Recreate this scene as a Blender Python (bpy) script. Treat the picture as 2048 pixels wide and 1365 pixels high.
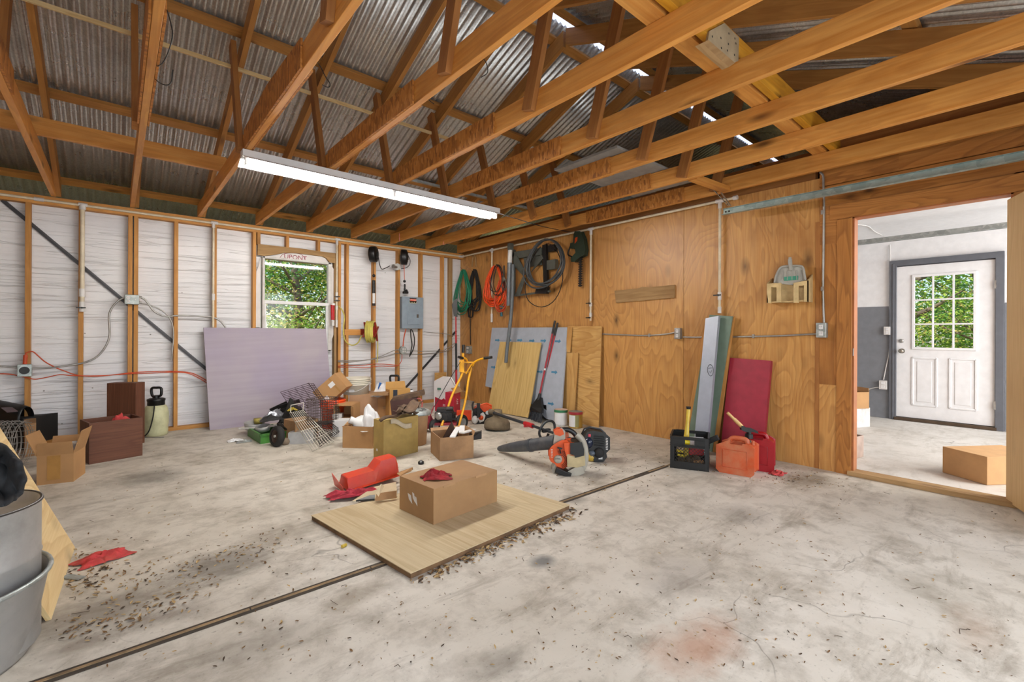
import bpy, bmesh, math, random
from mathutils import Vector, Matrix, noise as mnoise
for o in list(bpy.data.objects): bpy.data.objects.remove(o)
S = bpy.context.scene
COL = S.collection
R = random.Random(7)
PI = math.pi
# ---------------------------------------------------------------- camera
FPX, YAW, ROLL, HC = 918.5, math.radians(40.794), math.radians(0.2605), 1.142
CX, CY = 1024.0, 666.5
fwd = Vector((math.sin(YAW), math.cos(YAW), 0))
_r0 = Vector((math.cos(YAW), -math.sin(YAW), 0)); _u0 = Vector((0, 0, 1))
rgt = _r0*math.cos(ROLL) + _u0*math.sin(ROLL)
upv = -_r0*math.sin(ROLL) + _u0*math.cos(ROLL)
CAM = Vector((0, 0, HC))
cd = bpy.data.cameras.new('camera'); cam = bpy.data.objects.new('camera', cd); COL.objects.link(cam)
cd.sensor_fit = 'HORIZONTAL'; cd.sensor_width = 36; cd.lens = FPX/2048*36
cd.shift_y = -(682.5-CY)/2048; cd.clip_start = 0.03; cd.clip_end = 200
mw = Matrix.Identity(4)
for i in range(3):
    mw[i][0] = rgt[i]; mw[i][1] = upv[i]; mw[i][2] = -fwd[i]; mw[i][3] = CAM[i]
cam.matrix_world = mw
S.camera = cam
S.view_settings.view_transform = 'Standard'; S.view_settings.look = 'None'
S.view_settings.gamma = 1.0; S.view_settings.use_curve_mapping = False
S.view_settings.exposure = 0.2
# ---------------------------------------------------------------- world, sun, daylight
W = bpy.data.worlds.new('world'); S.world = W; W.use_nodes = True
wn = W.node_tree.nodes; wl = W.node_tree.links
bg = wn['Background']; sky = wn.new('ShaderNodeTexSky'); sky.sky_type = 'NISHITA'
sky.sun_disc = False; sky.sun_elevation = math.radians(52); sky.sun_rotation = math.radians(200); sky.altitude = 200
wl.new(sky.outputs[0], bg.inputs[0]); bg.inputs[1].default_value = 0.22
def light(name, kind, loc, energy, color=(1, 1, 1), size=1, size_y=None, aim=None, spread=None):
    d = bpy.data.lights.new(name, kind); d.energy = energy; d.color = color
    if kind == 'AREA':
        d.size = size
        if size_y: d.shape = 'RECTANGLE'; d.size_y = size_y
        if spread: d.spread = spread
    if kind == 'SUN': d.angle = size
    o = bpy.data.objects.new(name, d); COL.objects.link(o); o.location = loc
    if aim is not None: o.rotation_euler = (Vector(aim)-Vector(loc)).to_track_quat('-Z', 'Y').to_euler()
    return o
light("sun", "SUN", (-12, 1.0, 13), 6.5, (1, .93, .82), math.radians(.6), aim=(0, 0.5, 0))
# fill lamp added at assumed-open garage doorway; daylight through the next room's own openings
light('garage_fill', 'AREA', (0.8, -.62, 1.15), 85, (.93, .97, 1.0), 5.6, 2.1, aim=(0.8, 6, 1.6))
light('side_room_daylight', 'AREA', (6.2, -2.6, 1.3), 165, (.9, .95, 1.0), 2.6, 2.2, aim=(6.4, 3, 1.0))
light('side_room_fill', 'AREA', (5.6, -1.3, 2.4), 40, (1, .98, .95), .6, .6, aim=(5.8, -1.0, 0))  # area lamp added to brighten the next room, no fixture modelled
# ---------------------------------------------------------------- pixel -> world helpers (survey of the photograph)
def ray(px, py): return fwd + rgt*((px-CX)/FPX) - upv*((py-CY)/FPX)
def _i(px, py, ax, v):
    d = ray(px, py); return CAM + d*((v-CAM[ax])/d[ax])
def AX(px, py, x): return _i(px, py, 0, x)
def AY(px, py, y): return _i(px, py, 1, y)
def AZ(px, py, z=0.0): return _i(px, py, 2, z)
def AD(px, py, d): return CAM + ray(px, py)*d
def sz(px, d): return px/FPX*d       # metres for px pixels at depth d
def depth(P): return (Vector(P)-CAM).dot(fwd)
XW, YW, ZJ = 4.533, 6.631, 2.4945
# ---------------------------------------------------------------- mesh builder
class M:
    def __init__(s): s.v = []; s.f = []; s.uv = []; s.mi = []; s.sm = []
    def add(s, vs, fs, uvs=None, mi=0, sm=False):
        n = len(s.v); s.v += [Vector(v) for v in vs]
        for i, f in enumerate(fs):
            s.f.append([n+a for a in f]); s.uv.append(uvs[i] if uvs else None); s.mi.append(mi); s.sm.append(sm)
        return s
    def box(s, c, d, rot=None, mi=0, long=None):
        """box centre c, full dims d, rot = 3x3 Matrix or z angle; uv in metres with u along the longest side"""
        c = Vector(c); hx, hy, hz = [q/2 for q in d]
        if rot is None: rm = Matrix.Identity(3)
        elif isinstance(rot, (int, float)): rm = Matrix.Rotation(rot, 3, 'Z')
        else: rm = rot
        L = long if long is not None else max(range(3), key=lambda i: d[i])
        loc = [Vector((sx*hx, sy*hy, sz_*hz)) for sx in (-1, 1) for sy in (-1, 1) for sz_ in (-1, 1)]
        fs = [(0, 1, 3, 2), (4, 6, 7, 5), (0, 4, 5, 1), (2, 3, 7, 6), (0, 2, 6, 4), (1, 5, 7, 3)]
        ax = [0, 0, 1, 1, 2, 2]; o1, o2 = R.uniform(0, 50), R.uniform(0, 50); uvs = []
        for f, a in zip(fs, ax):
            oth = [i for i in range(3) if i != a]
            if L in oth: u, w = L, [i for i in oth if i != L][0]
            else: u, w = oth
            uvs.append([(loc[k][u]+o1, loc[k][w]+o2+a*.37) for k in f])
        return s.add([c+rm@q for q in loc], fs, uvs, mi)
    def bar(s, p0, p1, w, t, side=(0, 0, 1), mi=0):
        """rectangular bar p0->p1, w measured along 'side' direction, t across"""
        p0, p1 = Vector(p0), Vector(p1); a = (p1-p0); L = a.length; a.normalize()
        sd = Vector(side); sd = (sd-a*sd.dot(a)).normalized(); b = a.cross(sd)
        rm = Matrix((a, b, sd)).transposed()
        return s.box((p0+p1)/2, (L, t, w), rm, mi, long=0)
    def cyl(s, p0, p1, r0, r1=None, n=16, mi=0, caps=True, sm=True):
        p0, p1 = Vector(p0), Vector(p1); r1 = r0 if r1 is None else r1
        a = (p1-p0).normalized(); q = Vector((0, 0, 1)) if abs(a.z) < .9 else Vector((1, 0, 0))
        x = a.cross(q).normalized(); y = a.cross(x)
        L = (p1-p0).length; vs = []; fs = []; uv = []
        for i in range(n):
            t = 2*PI*i/n; dr = x*math.cos(t)+y*math.sin(t); vs += [p0+dr*r0, p1+dr*r1]
        for i in range(n):
            j = (i+1) % n; fs.append((2*i, 2*j, 2*j+1, 2*i+1)); uv.append([(0, i*r0*.5), (0, (i+1)*r0*.5), (L, (i+1)*r0*.5), (L, i*r0*.5)])
        s.add(vs, fs, uv, mi, sm)
        if caps:
            s.add([vs[2*i] for i in range(n)], [tuple(range(n))], None, mi)
            s.add([vs[2*i+1] for i in range(n)], [tuple(reversed(range(n)))], None, mi)
        return s
    def tube(s, pts, r, n=8, closed=False, mi=0, caps=True):
        pts = [Vector(p) for p in pts]; m = len(pts)
        rr = r if isinstance(r, (list, tuple)) else [r]*m
        vs = []; fs = []; prev = None
        for i, p in enumerate(pts):
            if closed: a = pts[(i+1) % m]-pts[i-1]
            else: a = pts[min(i+1, m-1)]-pts[max(i-1, 0)]
            if a.length < 1e-9: a = Vector((0, 0, 1))
            a.normalize()
            if prev is None:
                q = Vector((0, 0, 1)) if abs(a.z) < .9 else Vector((1, 0, 0)); x = a.cross(q).normalized()
            else: x = (prev-a*prev.dot(a)).normalized()
            prev = x; y = a.cross(x)
            for k in range(n):
                t = 2*PI*k/n; vs.append(p+(x*math.cos(t)+y*math.sin(t))*rr[i])
        for i in range(m if closed else m-1):
            j = (i+1) % m
            for k in range(n):
                l = (k+1) % n; fs.append((i*n+k, i*n+l, j*n+l, j*n+k))
        s.add(vs, fs, None, mi, True)
        if caps and not closed:
            s.add(vs[:n], [tuple(reversed(range(n)))], None, mi); s.add(vs[-n:], [tuple(range(n))], None, mi)
        return s
    def lathe(s, prof, c, n=24, axis=(0, 0, 1), mi=0, cap0=False, cap1=False, sm=True, scl=(1, 1)):
        """prof [(r, z)] about axis through c"""
        c = Vector(c); a = Vector(axis).normalized(); q = Vector((0, 0, 1)) if abs(a.z) < .9 else Vector((1, 0, 0))
        if abs(a.z) > .9: x = Vector((1, 0, 0)); x = (x-a*x.dot(a)).normalized(); y = a.cross(x)
        else: x = a.cross(q).normalized(); y = a.cross(x)
        vs = []; fs = []
        for r, z in prof:
            for k in range(n):
                t = 2*PI*k/n; vs.append(c+a*z+(x*math.cos(t)*scl[0]+y*math.sin(t)*scl[1])*r)
        for i in range(len(prof)-1):
            for k in range(n):
                l = (k+1) % n; fs.append((i*n+k, i*n+l, (i+1)*n+l, (i+1)*n+k))
        s.add(vs, fs, None, mi, sm)
        if cap0: s.add(vs[:n], [tuple(reversed(range(n)))], None, mi)
        if cap1: s.add(vs[-n:], [tuple(range(n))], None, mi)
        return s
    def prism(s, poly, d, mi=0, uax=None, sm=False):
        """closed polygon of 3D points extruded by vector d"""
        poly = [Vector(p) for p in poly]; d = Vector(d); n = len(poly)
        vs = poly+[p+d for p in poly]
        u = (Vector(uax) if uax else (poly[1]-poly[0])).normalized(); nn = d.normalized(); w = nn.cross(u)
        o1, o2 = R.uniform(0, 50), R.uniform(0, 50)
        f2 = [(p.dot(u)+o1, p.dot(w)+o2) for p in poly]
        s.add(vs, [tuple(range(n)), tuple(range(2*n-1, n-1, -1))], [f2, list(reversed(f2))], mi)
        fs = []; uv = []
        for i in range(n):
            j = (i+1) % n; fs.append((i, j, j+n, i+n)); L = (poly[j]-poly[i]).length; uv.append([(o1, o2), (o1+L, o2), (o1+L, o2+d.length), (o1, o2+d.length)])
        s.add(vs, fs, uv, mi, sm)
        return s
    def grid(s, P, nu, nv, mi=0, sm=True, cu=False, cv=False):
        """P(i,j)->point, i in 0..nu, j in 0..nv"""
        au = nu if cu else nu+1; av = nv if cv else nv+1
        vs = [P(i, j) for i in range(au) for j in range(av)]; fs = []; uv = []
        for i in range(nu):
            for j in range(nv):
                a, b = i % au, (i+1) % au; c, d = j % av, (j+1) % av
                fs.append((a*av+c, b*av+c, b*av+d, a*av+d)); uv.append([(i/nu, j/nv), ((i+1)/nu, j/nv), ((i+1)/nu, (j+1)/nv), (i/nu, (j+1)/nv)])
        return s.add(vs, fs, uv, mi, sm)
    def ball(s, c, r, n=12, mi=0, rot=None):
        c = Vector(c); rx, ry, rz = (r, r, r) if isinstance(r, (int, float)) else r
        rm = Matrix.Identity(3) if rot is None else rot
        def P(i, j):
            th = PI*j/n; ph = 2*PI*i/(2*n)
            return c+rm@Vector((rx*math.sin(th)*math.cos(ph), ry*math.sin(th)*math.sin(ph), rz*math.cos(th)))
        return s.grid(P, 2*n, n, mi, True, cu=True)
    def xf(s, m):
        s.v = [m@v for v in s.v]; return s
PM = {}
def obj(name, m, mats, parent=None, bevel=0, solid=0, sub=0, local=False, loc=None, weld=False):
    if not isinstance(mats, (list, tuple)): mats = [mats]
    me = bpy.data.meshes.new(name)
    vs = [v.copy() for v in m.v]; o = bpy.data.objects.new(name, me); COL.objects.link(o)
    if parent is not None:
        o.parent = parent
        if not local:
            inv = PM[parent.name].inverted(); vs = [inv@v for v in vs]
        PM[o.name] = PM[parent.name].copy()
    else:
        if loc is None:
            xs = [v.x for v in vs]; ys = [v.y for v in vs]; zs = [v.z for v in vs]
            loc = Vector(((min(xs)+max(xs))/2, (min(ys)+max(ys))/2, min(zs)))
        loc = Vector(loc)
        if not local: vs = [v-loc for v in vs]
        o.location = loc; PM[o.name] = Matrix.Translation(loc)
    me.from_pydata([tuple(v) for v in vs], [], m.f)
    for mt in mats: me.materials.append(mt)
    for i, p in enumerate(me.polygons):
        p.material_index = m.mi[i]; p.use_smooth = m.sm[i]
    uvl = me.uv_layers.new(name='UVMap')
    for i, p in enumerate(me.polygons):
        u = m.uv[i]
        if u:
            for li, q in zip(p.loop_indices, u): uvl.data[li].uv = q
        else:
            n = p.normal; ax = max(range(3), key=lambda a: abs(n[a])); oth = [a for a in range(3) if a != ax]
            for li in p.loop_indices:
                v = me.vertices[me.loops[li].vertex_index].co; uvl.data[li].uv = (v[oth[1]], v[oth[0]])
    if weld or sub or bevel:
        bm = bmesh.new(); bm.from_mesh(me); bmesh.ops.remove_doubles(bm, verts=bm.verts, dist=1e-5)
        bm.to_mesh(me); bm.free()
    if solid:
        q = o.modifiers.new('s', 'SOLIDIFY'); q.thickness = solid; q.offset = 0
    if sub:
        q = o.modifiers.new('u', 'SUBSURF'); q.levels = sub; q.render_levels = sub
    if bevel:
        q = o.modifiers.new('b', 'BEVEL'); q.width = bevel; q.segments = 2; q.limit_method = 'ANGLE'; q.angle_limit = math.radians(40)
    return o
def tag(o, label, cat, group=None, kind=None):
    o['label'] = label; o['category'] = cat
    if group: o['group'] = group
    if kind: o['kind'] = kind
    return o
def thing(name, label, cat, loc=(0, 0, 0), rz=0, group=None):
    o = bpy.data.objects.new(name, None); COL.objects.link(o); o.empty_display_size = .05
    o.location = loc; o.rotation_euler = (0, 0, rz)
    PM[o.name] = Matrix.Translation(Vector(loc)) @ Matrix.Rotation(rz, 4, 'Z')
    return tag(o, label, cat, group)
def struct(name, m, mats, **k):
    o = obj(name, m, mats, **k); o['kind'] = 'structure'; return o
def dup(root, loc=None, rz=None, label=None, group=None):
    r = root.copy(); COL.objects.link(r); PM[r.name] = PM[root.name].copy()
    if loc is not None: r.location = loc
    if rz is not None: r.rotation_euler = (0, 0, rz)
    if label: r['label'] = label
    if group: r['group'] = group
    for ch in list(root.children):
        c = ch.copy(); COL.objects.link(c); c.parent = r
        for g in ch.children:
            d = g.copy(); COL.objects.link(d); d.parent = c
    return r
# ---------------------------------------------------------------- materials
def lin(h):
    h = h.lstrip('#'); c = [int(h[i:i+2], 16)/255 for i in (0, 2, 4)]
    return tuple([(x/12.92 if x <= .04045 else ((x+.055)/1.055)**2.4) for x in c]+[1])
class NT:
    def __init__(s, name):
        s.m = bpy.data.materials.new(name); s.m.use_nodes = True; s.t = s.m.node_tree; s.n = s.t.nodes; s.l = s.t.links
        s.b = s.n['Principled BSDF']
    def N(s, ty, **k):
        n = s.n.new('ShaderNode'+ty)
        for a, b in k.items():
            if a.startswith('i_'):
                key = a[2:]; key = int(key) if key.isdigit() else key.replace('_', ' ')
                if hasattr(b, 'is_linked') or isinstance(b, bpy.types.NodeSocket): s.l.new(b, n.inputs[key])
                else: n.inputs[key].default_value = b
            else: setattr(n, a, b)
        return n
    def math(s, op, a, b=None, c=None):
        n = s.n.new('ShaderNodeMath'); n.operation = op
        for i, q in enumerate((a, b, c)):
            if q is None: continue
            if isinstance(q, bpy.types.NodeSocket): s.l.new(q, n.inputs[i])
            else: n.inputs[i].default_value = q
        return n.outputs[0]
    def coord(s, kind='UV', scale=(1, 1, 1), rnd=True):
        tc = s.N('TexCoord'); src = tc.outputs[kind]
        if rnd:
            oi = s.N('ObjectInfo'); v = s.N('VectorMath', operation='SCALE', i_0=(37., 17., 11.)); s.l.new(oi.outputs['Random'], v.inputs['Scale'])
            a = s.N('VectorMath', operation='ADD'); s.l.new(src, a.inputs[0]); s.l.new(v.outputs[0], a.inputs[1]); src = a.outputs[0]
        mp = s.N('Mapping'); s.l.new(src, mp.inputs[0]); mp.inputs['Scale'].default_value = scale
        return mp.outputs[0]
    def noise(s, vec, scale, detail=4, rough=.55, dist=0):
        n = s.N('TexNoise'); s.l.new(vec, n.inputs['Vector']); n.inputs['Scale'].default_value = scale
        n.inputs['Detail'].default_value = detail; n.inputs['Roughness'].default_value = rough; n.inputs['Distortion'].default_value = dist
        return n.outputs['Fac']
    def ramp(s, fac, stops, interp='LINEAR'):
        r = s.N('ValToRGB'); s.l.new(fac, r.inputs[0]); e = r.color_ramp; e.interpolation = interp
        while len(e.elements) < len(stops): e.elements.new(.5)
        for el, (p, c) in zip(e.elements, stops):
            el.position = p; el.color = c if isinstance(c, tuple) and len(c) == 4 else lin(c) if isinstance(c, str) else (c, c, c, 1)
        return r.outputs[0]
    def mix(s, fac, a, b, mode='MIX'):
        n = s.N('Mix', data_type='RGBA', blend_type=mode)
        if isinstance(fac, bpy.types.NodeSocket): s.l.new(fac, n.inputs[0])
        else: n.inputs[0].default_value = fac
        for i, q in ((6, a), (7, b)):
            if isinstance(q, str): q = lin(q)
            if isinstance(q, bpy.types.NodeSocket): s.l.new(q, n.inputs[i])
            else: n.inputs[i].default_value = q
        return n.outputs[2]
    def out(s, col=None, rough=None, metal=None, bump=None, bs=.3, bd=.01):
        for q, k in ((col, 'Base Color'), (rough, 'Roughness'), (metal, 'Metallic')):
            if q is None: continue
            if isinstance(q, str): q = lin(q)
            if isinstance(q, bpy.types.NodeSocket): s.l.new(q, s.b.inputs[k])
            else: s.b.inputs[k].default_value = q
        if bump is not None:
            b = s.N('Bump'); s.l.new(bump, b.inputs['Height']); b.inputs['Strength'].default_value = bs; b.inputs['Distance'].default_value = bd
            s.l.new(b.outputs[0], s.b.inputs['Normal'])
        return s.m
def plain(name, c, rough=.5, metal=0.0, var=.12, scale=12, bs=.08, dirt=None, dirtamt=.5, spec=None):
    t = NT(name); v = t.coord('Object', (1, 1, 1)); n = t.noise(v, scale, 5)
    r, g, b, _ = lin(c); k = var
    dk = (r*(1-k), g*(1-k), b*(1-k), 1); lt = (min(1, r*(1+k)), min(1, g*(1+k)), min(1, b*(1+k)), 1)
    col = t.mix(t.ramp(n, [(.35, 0.), (.65, 1.)]), dk, lt)
    if dirt:
        d = t.noise(v, scale*.45, 8, .7); col = t.mix(t.math('MULTIPLY', t.ramp(d, [(.48, 0.), (.68, 1.)]), dirtamt), col, dirt)
    rr = t.math('MULTIPLY_ADD', n, .15, rough-.07)
    m = t.out(col, rr, metal, n, bs, .004)
    if spec is not None: t.b.inputs['Specular IOR Level'].default_value = spec
    return m
def lumber(name, base, dark, light_, knots=1.0, rough=.55, grain=26, spec=.35, var=.25):
    t = NT(name); v = t.coord('UV', (1, 1, 1))
    mp = t.N('Mapping'); t.l.new(v, mp.inputs[0]); mp.inputs['Scale'].default_value = (1.0, grain, 1)
    f = t.noise(mp.outputs[0], 1.6, 6, .62, .35)
    mp2 = t.N('Mapping'); t.l.new(v, mp2.inputs[0]); mp2.inputs['Scale'].default_value = (.6, 4.5, 1)
    g = t.noise(mp2.outputs[0], 1.3, 3, .5, .4)
    rings = t.math('FRACT', t.math('MULTIPLY', g, 9.0))
    rr = t.ramp(rings, [(0., 0.), (.75, .75), (1., 0.)])
    col = t.mix(t.ramp(f, [(.3, 0.), (.72, 1.)]), base, light_)
    col = t.mix(t.math('MULTIPLY', rr, .35), col, dark)
    mp3 = t.N('Mapping'); t.l.new(v, mp3.inputs[0]); mp3.inputs['Scale'].default_value = (1.7, 5.5, 1)
    vo = t.N('TexVoronoi'); t.l.new(mp3.outputs[0], vo.inputs['Vector']); vo.inputs['Scale'].default_value = 1.0
    kn = t.ramp(vo.outputs['Distance'], [(.04, 1.), (.09, .7), (.19, 0.)])
    sel = t.ramp(vo.outputs['Color'], [(.36, 0.), (.4, 1.)])
    col = t.mix(t.math('MULTIPLY', t.math('MULTIPLY', kn, sel), .8*knots), col, '#3a1a08')
    st = t.noise(v, 1.7, 5, .6); col = t.mix(t.ramp(st, [(.5, 0.), (.8, .45)]), col, dark)
    oi = t.N('ObjectInfo'); hv = t.N('HueSaturation'); t.l.new(col, hv.inputs['Color'])
    t.l.new(t.math('MULTIPLY_ADD', oi.outputs['Random'], var, 1-var*.5), hv.inputs['Value'])
    m = t.out(hv.outputs[0], t.math('MULTIPLY_ADD', f, .2, rough-.1), 0, f, .15, .003)
    t.b.inputs['Specular IOR Level'].default_value = spec
    return m
def plyw(name, base, dark, light_, su=1.1, sv=3.2, bands=13, rough=.5, knots=1, contrast=.6, spec=.4, patches=0, dk=.7):
    """rotary cut veneer: contour lines of a stretched smooth noise"""
    t = NT(name); v = t.coord('UV', (1, 1, 1))
    mp = t.N('Mapping'); t.l.new(v, mp.inputs[0]); mp.inputs['Scale'].default_value = (su, sv, 1)
    g = t.noise(mp.outputs[0], 1.0, 2.5, .45, .5)
    fr = t.math('FRACT', t.math('MULTIPLY', g, bands))
    line = t.ramp(fr, [(0., .1), (.6, .55), (.88, 1.), (1., .1)])
    mpf = t.N('Mapping'); t.l.new(v, mpf.inputs[0]); mpf.inputs['Scale'].default_value = (2, 60, 1)
    f = t.noise(mpf.outputs[0], 1.5, 5, .6)
    col = t.mix(t.ramp(f, [(.3, 0.), (.7, 1.)]), base, light_)
    col = t.mix(t.math('MULTIPLY', line, contrast), col, dark)
    big = t.noise(v, 1.3, 4, .6); col = t.mix(t.ramp(big, [(.5, 0.), (.75, dk)]), col, dark)
    mp3 = t.N('Mapping'); t.l.new(v, mp3.inputs[0]); mp3.inputs['Scale'].default_value = (2.2, 4.4, 1)
    vo = t.N('TexVoronoi'); t.l.new(mp3.outputs[0], vo.inputs['Vector']); vo.inputs['Scale'].default_value = 1.0
    kn = t.ramp(vo.outputs['Distance'], [(.03, 1.), (.09, .55), (.24, 0.)])
    sel = t.ramp(vo.outputs['Color'], [(.4, 0.), (.44, 1.)])
    col = t.mix(t.math('MULTIPLY', t.math('MULTIPLY', kn, sel), .85*knots), col, '#2a1206')
    m = t.out(col, t.math('MULTIPLY_ADD', f, .15, rough-.07), 0, f, .12, .002)
    t.b.inputs['Specular IOR Level'].default_value = spec
    return m
def osb(name):
    t = NT(name); v = t.coord('UV', (1, 1, 1))
    mp = t.N('Mapping'); t.l.new(v, mp.inputs[0]); mp.inputs['Scale'].default_value = (60, 22, 1); mp.inputs['Rotation'].default_value = (0, 0, .5)
    vo = t.N('TexVoronoi'); t.l.new(mp.outputs[0], vo.inputs['Vector']); vo.inputs['Scale'].default_value = 1.0
    n = t.noise(v, 8, 4)
    col = t.ramp(vo.outputs['Color'], [(.1, '#8a5424'), (.5, '#b8752f'), (.9, '#cc8c45')])
    col = t.mix(t.ramp(n, [(.5, 0.), (.8, .35)]), col, '#6e3f18')
    return t.out(col, .65, 0, vo.outputs['Distance'], .3, .004)
MT = {}
MT['joist'] = lumber('joist_pine', '#d18a3c', '#9a5a24', '#e6aa5c', 1, .5, 22, .4, .16)
MT['stud'] = lumber('stud_pine', '#ba8242', '#8b5828', '#cf9a58', 1, .6, 26, .3, .25)
MT['darkwood'] = lumber('web_pine', '#9a6434', '#6c3e1c', '#ae7840', .7, .55, 24, .3, .2)
MT['rafter'] = lumber('rafter_pine', '#b07a3e', '#805026', '#c4904e', 1, .55, 24, .3, .2)
MT['oldwood'] = lumber('weathered_board', '#9b7a52', '#6a4a2c', '#b59468', .6, .75, 20, .2, .1)
MT['paleply'] = plyw('pale_plywood', '#d9bd86', '#b98f52', '#e6cf9f', .8, 7, 9, .6, .3, .45, .3, dk=.3)
MT['wallply'] = plyw('varnished_plywood', '#be8544', '#875226', '#d3a260', .7, 2.4, 19, .42, 1, .42, .5, dk=.6)
MT['wallply2'] = plyw('door_surround_plywood', '#a86c32', '#6c3e1a', '#bd8242', .8, 4.5, 13, .45, 1, .5, .4, dk=.8)
MT['yelply'] = plyw('yellow_plywood', '#cc9f5c', '#a37238', '#d9b275', .9, 3.4, 14, .55, .6, .6, .3)
MT['osb'] = osb('strand_board')
# ---------------------------------------------------------------- shell materials
def concrete(name, base='#bcb4a5', dark='#7c7160', light_='#d6d0c4', stain='#4b4339'):
    t = NT(name); v = t.coord('Object', (1, 1, 1), False)
    a = t.noise(v, 1.1, 6, .62, .3); b = t.noise(v, 5.5, 7, .68, .2)
    mp = t.N('Mapping'); t.l.new(v, mp.inputs[0]); mp.inputs['Scale'].default_value = (.9, 3.2, 1); mp.inputs['Rotation'].default_value = (0, 0, .25)
    c = t.noise(mp.outputs[0], 2.2, 8, .72, .4); d = t.noise(v, 60, 4, .6)
    col = t.mix(t.ramp(a, [(.3, 0.), (.7, 1.)]), base, light_)
    col = t.mix(t.ramp(b, [(.46, 0.), (.72, .65)]), col, dark)
    col = t.mix(t.ramp(c, [(.53, 0.), (.70, .62)]), col, dark)
    col = t.mix(t.ramp(d, [(.62, 0.), (.75, .5)]), col, stain)
    vo = t.N('TexVoronoi'); vo.inputs['Scale'].default_value = 17; t.l.new(v, vo.inputs['Vector'])
    sp = t.ramp(vo.outputs['Distance'], [(.03, 1.), (.07, 0.)]); sel = t.ramp(vo.outputs['Color'], [(.55, 0.), (.6, 1.)])
    col = t.mix(t.math('MULTIPLY', sp, t.math('MULTIPLY', sel, .9)), col, stain)
    # wear, oil spots and rust marks at their own places (metres on the slab)
    geo = t.N('NewGeometry')
    def spot(col, cx, cy, rx, ry, c, amt, soft=.6, rag=.5):
        sub = t.N('VectorMath', operation='SUBTRACT'); t.l.new(geo.outputs['Position'], sub.inputs[0]); sub.inputs[1].default_value = (cx, cy, 0)
        m = t.N('VectorMath', operation='MULTIPLY'); t.l.new(sub.outputs[0], m.inputs[0]); m.inputs[1].default_value = (1/rx, 1/ry, 0)
        ln = t.N('VectorMath', operation='LENGTH'); t.l.new(m.outputs[0], ln.inputs[0])
        q = t.math('ADD', ln.outputs['Value'], t.math('MULTIPLY_ADD', c2, rag*2, -rag))
        f = t.ramp(q, [(1-soft, 1.), (1., 0.)]); return t.mix(t.math('MULTIPLY', f, amt), col, c)
    c2 = t.noise(v, 7, 6, .7)
    for s_ in SPOTS: col = spot(col, *s_)
    crk = t.N('TexVoronoi', feature='DISTANCE_TO_EDGE'); crk.inputs['Scale'].default_value = .75
    wv = t.N('VectorMath', operation='ADD'); t.l.new(v, wv.inputs[0])
    nz = t.N('TexNoise'); t.l.new(v, nz.inputs['Vector']); nz.inputs['Scale'].default_value = 2.5
    sc = t.N('VectorMath', operation='SCALE'); t.l.new(nz.outputs['Color'], sc.inputs[0]); sc.inputs['Scale'].default_value = .55; t.l.new(sc.outputs[0], wv.inputs[1]); t.l.new(wv.outputs[0], crk.inputs['Vector'])
    cr = t.ramp(crk.outputs['Distance'], [(0., 1.), (.0035, 0.)]); cm = t.ramp(a, [(.5, 0.), (.6, .55)])
    col = t.mix(t.math('MULTIPLY', cr, cm), col, '#514a40')
    rg = t.math('MULTIPLY_ADD', b, .35, .42)
    m = t.out(col, rg, 0, t.math('ADD', b, t.math('MULTIPLY', d, .3)), .25, .006)
    return m
def P2(px, py): p = AZ(px, py); return (p.x, p.y)
SPOTS = []
def sp(px, py, w, h, c, amt, soft=.7, rag=.5):
    p = AZ(px, py); d = depth(p); SPOTS.append((p.x, p.y, sz(w, d)/2, sz(w, d)/2*h, c, amt, soft, rag))
sp(1085, 1123, 75, .8, '#3c4348', .75, .7, .3); sp(450, 1130, 260, .7, '#3e352b', .6); sp(300, 955, 150, 1.2, '#5a554c', .6)
sp(1400, 1290, 330, .5, '#a4663a', .55, .9, .9); sp(1480, 1030, 150, .8, '#55524b', .35); sp(1150, 1000, 60, 1, '#4c4a46', .5)
sp(220, 1220, 330, .7, '#554736', .6, .8, .8); sp(330, 1235, 200, .4, '#54402c', .5, .8, .8)
sp(160, 1290, 160, .5, '#54402c', .5); sp(1620, 960, 200, .5, '#5f5340', .6, .8, .8); sp(1850, 1180, 260, .8, '#8d8675', .3); sp(1000, 1330, 200, .5, '#6d675d', .4)
sp(560, 1070, 200, .8, '#7b6f5e', .5, .8, .9); sp(700, 1200, 140, .6, '#75664f', .5); sp(1250, 900, 160, .8, '#5d574e', .4, .8, .8); sp(700, 930, 250, .8, '#6c6355', .35, .8, .8)
sp(1950, 1260, 260, .4, '#8d6a4a', .4, .9, .9); sp(1350, 1150, 260, .6, '#86807a', .35); sp(520, 1290, 300, .5, '#736b60', .35)
MT['slab'] = concrete('concrete_slab')
MT['slab2'] = concrete('pale_concrete', '#c9c2b8', '#a79f92', '#d8d4cd', '#8c8377')
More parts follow.
